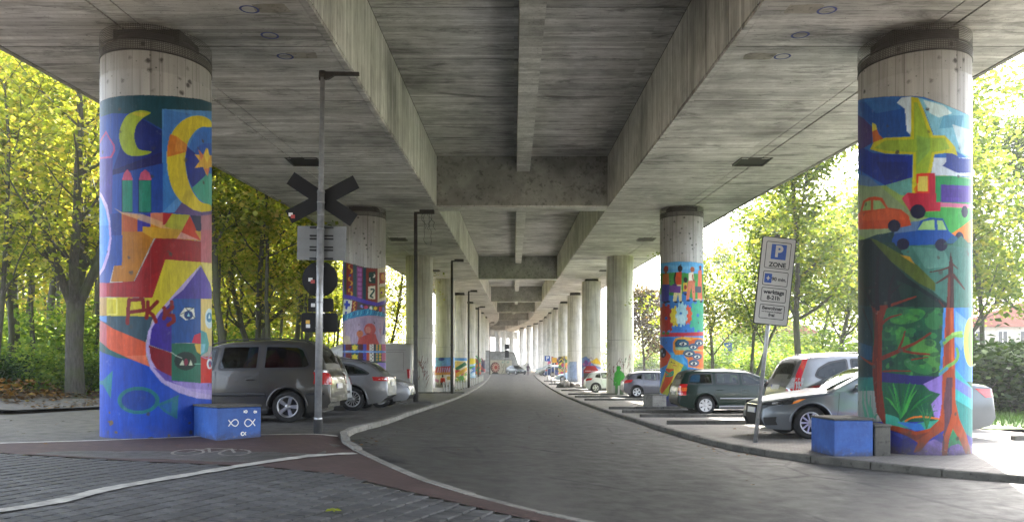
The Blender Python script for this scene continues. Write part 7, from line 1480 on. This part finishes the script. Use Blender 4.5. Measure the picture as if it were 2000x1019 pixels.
mb = MB(); mb.bbox(-4.0, -.35, wy + .01, wy + .3, zw - .3, zw + 2.3, .02); mb.build('wall_body', 'pier_far', root); flat_paint('graffiti', -3.99, -.37, zw, zw + 2.28, wy + .004, cv, 110, 70, root)
mb = MB(); mb.bbox(-4.05, -.3, wy - .04, wy + .35, zw + 2.305, zw + 2.38, .01); mb.build('coping', 'kerb', root)
root = empty('retaining_wall', (0, 0, 0), 0, 'sloping brown concrete retaining wall beneath the far second viaduct', 'wall')
mb = MB(); mb.prism([(-9, 0), (1.2, 0), (1.0, 2.2), (.2, 4.6), (-9, 5.2)], 152, 156); mb.build('wall_body', 'beam', root)
mb = MB(); mb.prism([(-9, 5.21), (.15, 4.62), (.15, 4.85), (-9, 5.45)], 151.8, 154); mb.build('coping', 'kerb', root)
mb = MB(); mb.prism([(.1, 1.0), (3.2, 1.0), (3.2, 1.6), (2.6, 3.0)], 146, 148); mb.build('ramp_cheek', 'web', root)
root = empty('distant_viaduct', (0, 0, 0), 0, 'pale second viaduct crossing beyond the retaining wall', 'bridge')
mb = MB(); mb.add([(-22, 196, 11.5), (-22, 196, 13.2), (1, 214, 10.2), (1, 214, 11.9), (-22, 204, 11.5), (-22, 204, 13.2), (1, 222, 10.2), (1, 222, 11.9)], [(0, 2, 3, 1), (4, 5, 7, 6), (0, 4, 6, 2), (1, 3, 7, 5)]); mb.build('deck', 'web', root)
for px, d in ((984, 205), (999, 212), (972, 200)):
    x = (px - VX) * d / FPX; mb = MB(); mb.lathe([(.7, 2), (.7, 11.4)], 20, Matrix.Translation((x, d, 0))); mb.build('pier_shaft', 'web', root)
for px, d, h0, h1, m2 in ((990, 131, 672, 703, 'sign_back'),):
    x = (px - VX) * d / FPX; z = hbase(x, d) - .1; root = empty('warning_sign', (x, d, z), 0, 'dark sign boards on a pole in front of the retaining wall', 'traffic sign'); mb = MB(); mb.tube([(0, .06, 0), (0, .06, 7.6)], .06, 8); mb.build('pole', 'steel', root)
    plate('board', .75, .9, 0, 4.55, 0, .03, 'sign_back', root); plate('board', .7, 1.3, 0, 3.35, 0, .03, 'sign_back', root); mb = MB(); mb.prism([(-.42, 2.4), (.42, 2.4), (0, 1.75)], 0, .03); mb.build('triangle', 'sign_back', root)
def small_sign(px, d, h, pw, ph, m2, lab, name='traffic_sign', txt=None):
    x = (px - VX) * d / FPX; root = empty(name, (x, d, hright(x, d)), 0, lab, 'traffic sign'); mb = MB(); mb.tube([(0, .04, -.1), (0, .04, h)], .035, 8); mb.build('pole', 'steel', root); plate('face', pw, ph, 0, h - ph / 2, -.01, .02, m2, root)
    if txt: text(txt, ph * 1.0, 0, h - ph / 2, 'white', -.02, .01, par=root)
small_sign(1069, 90, 2.95, .62, .62, 'sign_blue', 'small square blue parking sign on a pole among the far bays', txt='P')
small_sign(1076.5, 80, 2.7, .08, .5, 'steel', 'thin pale post with a narrow plate left of the yellow pier'); small_sign(1102, 66, 2.75, .10, .4, 'alu', 'thin white post standing before the pale boulder')
small_sign(1083, 76, 2.65, .45, .5, 'sticker_yellow', 'small yellow plate on a post near the yellow pier')
small_sign(1422, 58, 3.6, .6, .6, 'sign_blue', 'small sign post among the bushes right of the eye-painted pier')
# mesh fence between the piers on the right
root = empty('metal_fence', (0, 0, 0), 0, 'low pale railing fence beyond the grey hatchback', 'fence'); yf = 78
for k in range(15):
    x = 11.6 + k * .5
    mb = MB(); mb.tube([(x, yf, hland(x, yf)), (x, yf, hland(x, yf) + 1.5)], .03, 6); mb.build('fence_post' , 'alu', root)
for z in (.3, .6, .9, 1.2, 1.45): mb = MB(); mb.tube([(11.4, yf, hland(11.6, yf) + z), (18.8, yf, hland(18.8, yf) + z)], .028, 6); mb.build('rail', 'alu', root)
# houses glimpsed through the right-hand trees
M['plaster'] = simple('pale_plaster', (.42, .38, .32), .8, var=.15); M['roof_tile'] = simple('red_roof_tile', (.28, .08, .045), .8, var=.3, scale=10); M['pane'] = simple('dark_window_pane', (.03, .035, .04), .1, 0, .2, 2)
def house(x, y, w_, d_, h, label, m2='plaster'):
    z = hland(x, y); root = empty('house', (x, y, z), 0, label, 'house'); mb = MB(); mb.box(0, w_, 0, d_, -.3, h); mb.build('wall', m2, root); mb = MB(); mb.prism([(-.4, h), (w_ + .4, h), (w_ * .5, h + 2.6)], -.4, d_ + .4); mb.build('roof', 'roof_tile', root)
    for fl in range(int(h // 2.8)):
        for k in range(int(w_ // 2.4)):
            xx = .8 + k * 2.4; zz = 1.0 + fl * 2.8; mb = MB(); mb.bbox(xx, xx + 1.1, -.05, .02, zz, zz + 1.4, .02); f_ = mb.build('window', 'white', root); mb = MB(); mb.box(xx + .08, xx + .51, -.06, -.052, zz + .08, zz + 1.32); mb.build('pane', 'pane', f_); mb = MB(); mb.box(xx + .59, xx + 1.02, -.06, -.052, zz + .08, zz + 1.32); mb.build('pane', 'pane', f_)
house(46, 82, 16, 8, 5.6, 'pale house with a red tiled roof glimpsed behind the hedge at right'); house(27, 98, 12, 8, 5.6, 'house with orange-red roof glimpsed through trees over the off-roader')
# person walking at the far end
def person(x, y, label):
    z = hroad(x, y); J = {'pelvis': (0, 0, .92), 'waist': (0, .01, 1.08), 'chest': (0, .0, 1.32), 'neck': (0, 0, 1.5), 'head0': (0, -.01, 1.6), 'head1': (0, -.02, 1.72)}
    V = [J['pelvis'], J['waist'], J['chest'], J['neck'], J['head0'], J['head1']]; Rr = [.15, .14, .17, .06, .095, .085]; E = [(0, 1), (1, 2), (2, 3), (3, 4), (4, 5)]
    def chain(start, pts, rs):
        p = start
        for q, r in zip(pts, rs): V.append(q); Rr.append(r); E.append((p, len(V) - 1)); p = len(V) - 1
    for s_ in (-1, 1):
        chain(0, [(s_ * .1, 0, .84), (s_ * .11, -.12 * s_, .47), (s_ * .11, .03 - .1 * s_, .1), (s_ * .11, -.12 - .1 * s_, .045)], [.11, .07, .05, .045])
        chain(2, [(s_ * .2, 0, 1.4), (s_ * .25, .05 * s_, 1.12), (s_ * .24, .12 * s_ - .08, .88), (s_ * .24, .13 * s_ - .1, .8)], [.07, .05, .04, .035])
    me = bpy.data.meshes.new('body'); me.from_pydata(V, E, []); o = bpy.data.objects.new('body', me); COL.objects.link(o); m_ = o.modifiers.new('skin', 'SKIN'); o.modifiers.new('sub', 'SUBSURF').levels = 1
    for i, r in enumerate(Rr): me.skin_vertices[0].data[i].radius = (r, r * .8)
    me.skin_vertices[0].data[0].use_root = True
    me.materials.append(M['person_cloth']); root = empty('person', (x, y, z), R(0), label, 'person'); o.parent = root
    mb = MB(); mb.lathe([(.001, .1), (.07, .085), (.105, .03), (.10, -.04), (.06, -.07)], 12, Matrix.Translation((0, .015, 1.68))); mb.build('hair', 'black', root)
M['person_cloth'] = simple('dark_plum_clothes', (.06, .03, .06), .8); person(2.15, 118, 'person in dark clothes walking on the road at the far end')

# ------------------------------------------------------------------ air
t = NT('air'); t.t.nodes.remove(t.b); pv = t.n('ShaderNodeVolumePrincipled'); pv.inputs['Color'].default_value = (.92, .95, 1, 1); pv.inputs['Density'].default_value = .0007; pv.inputs['Anisotropy'].default_value = .3
t.l(pv.outputs[0], t.out.inputs['Volume']); M['air'] = t.m
mb = MB(); mb.box(-950, 950, -100, 2050, -3, 45); o = mb.build('haze', 'air'); tag(o, kind='stuff')
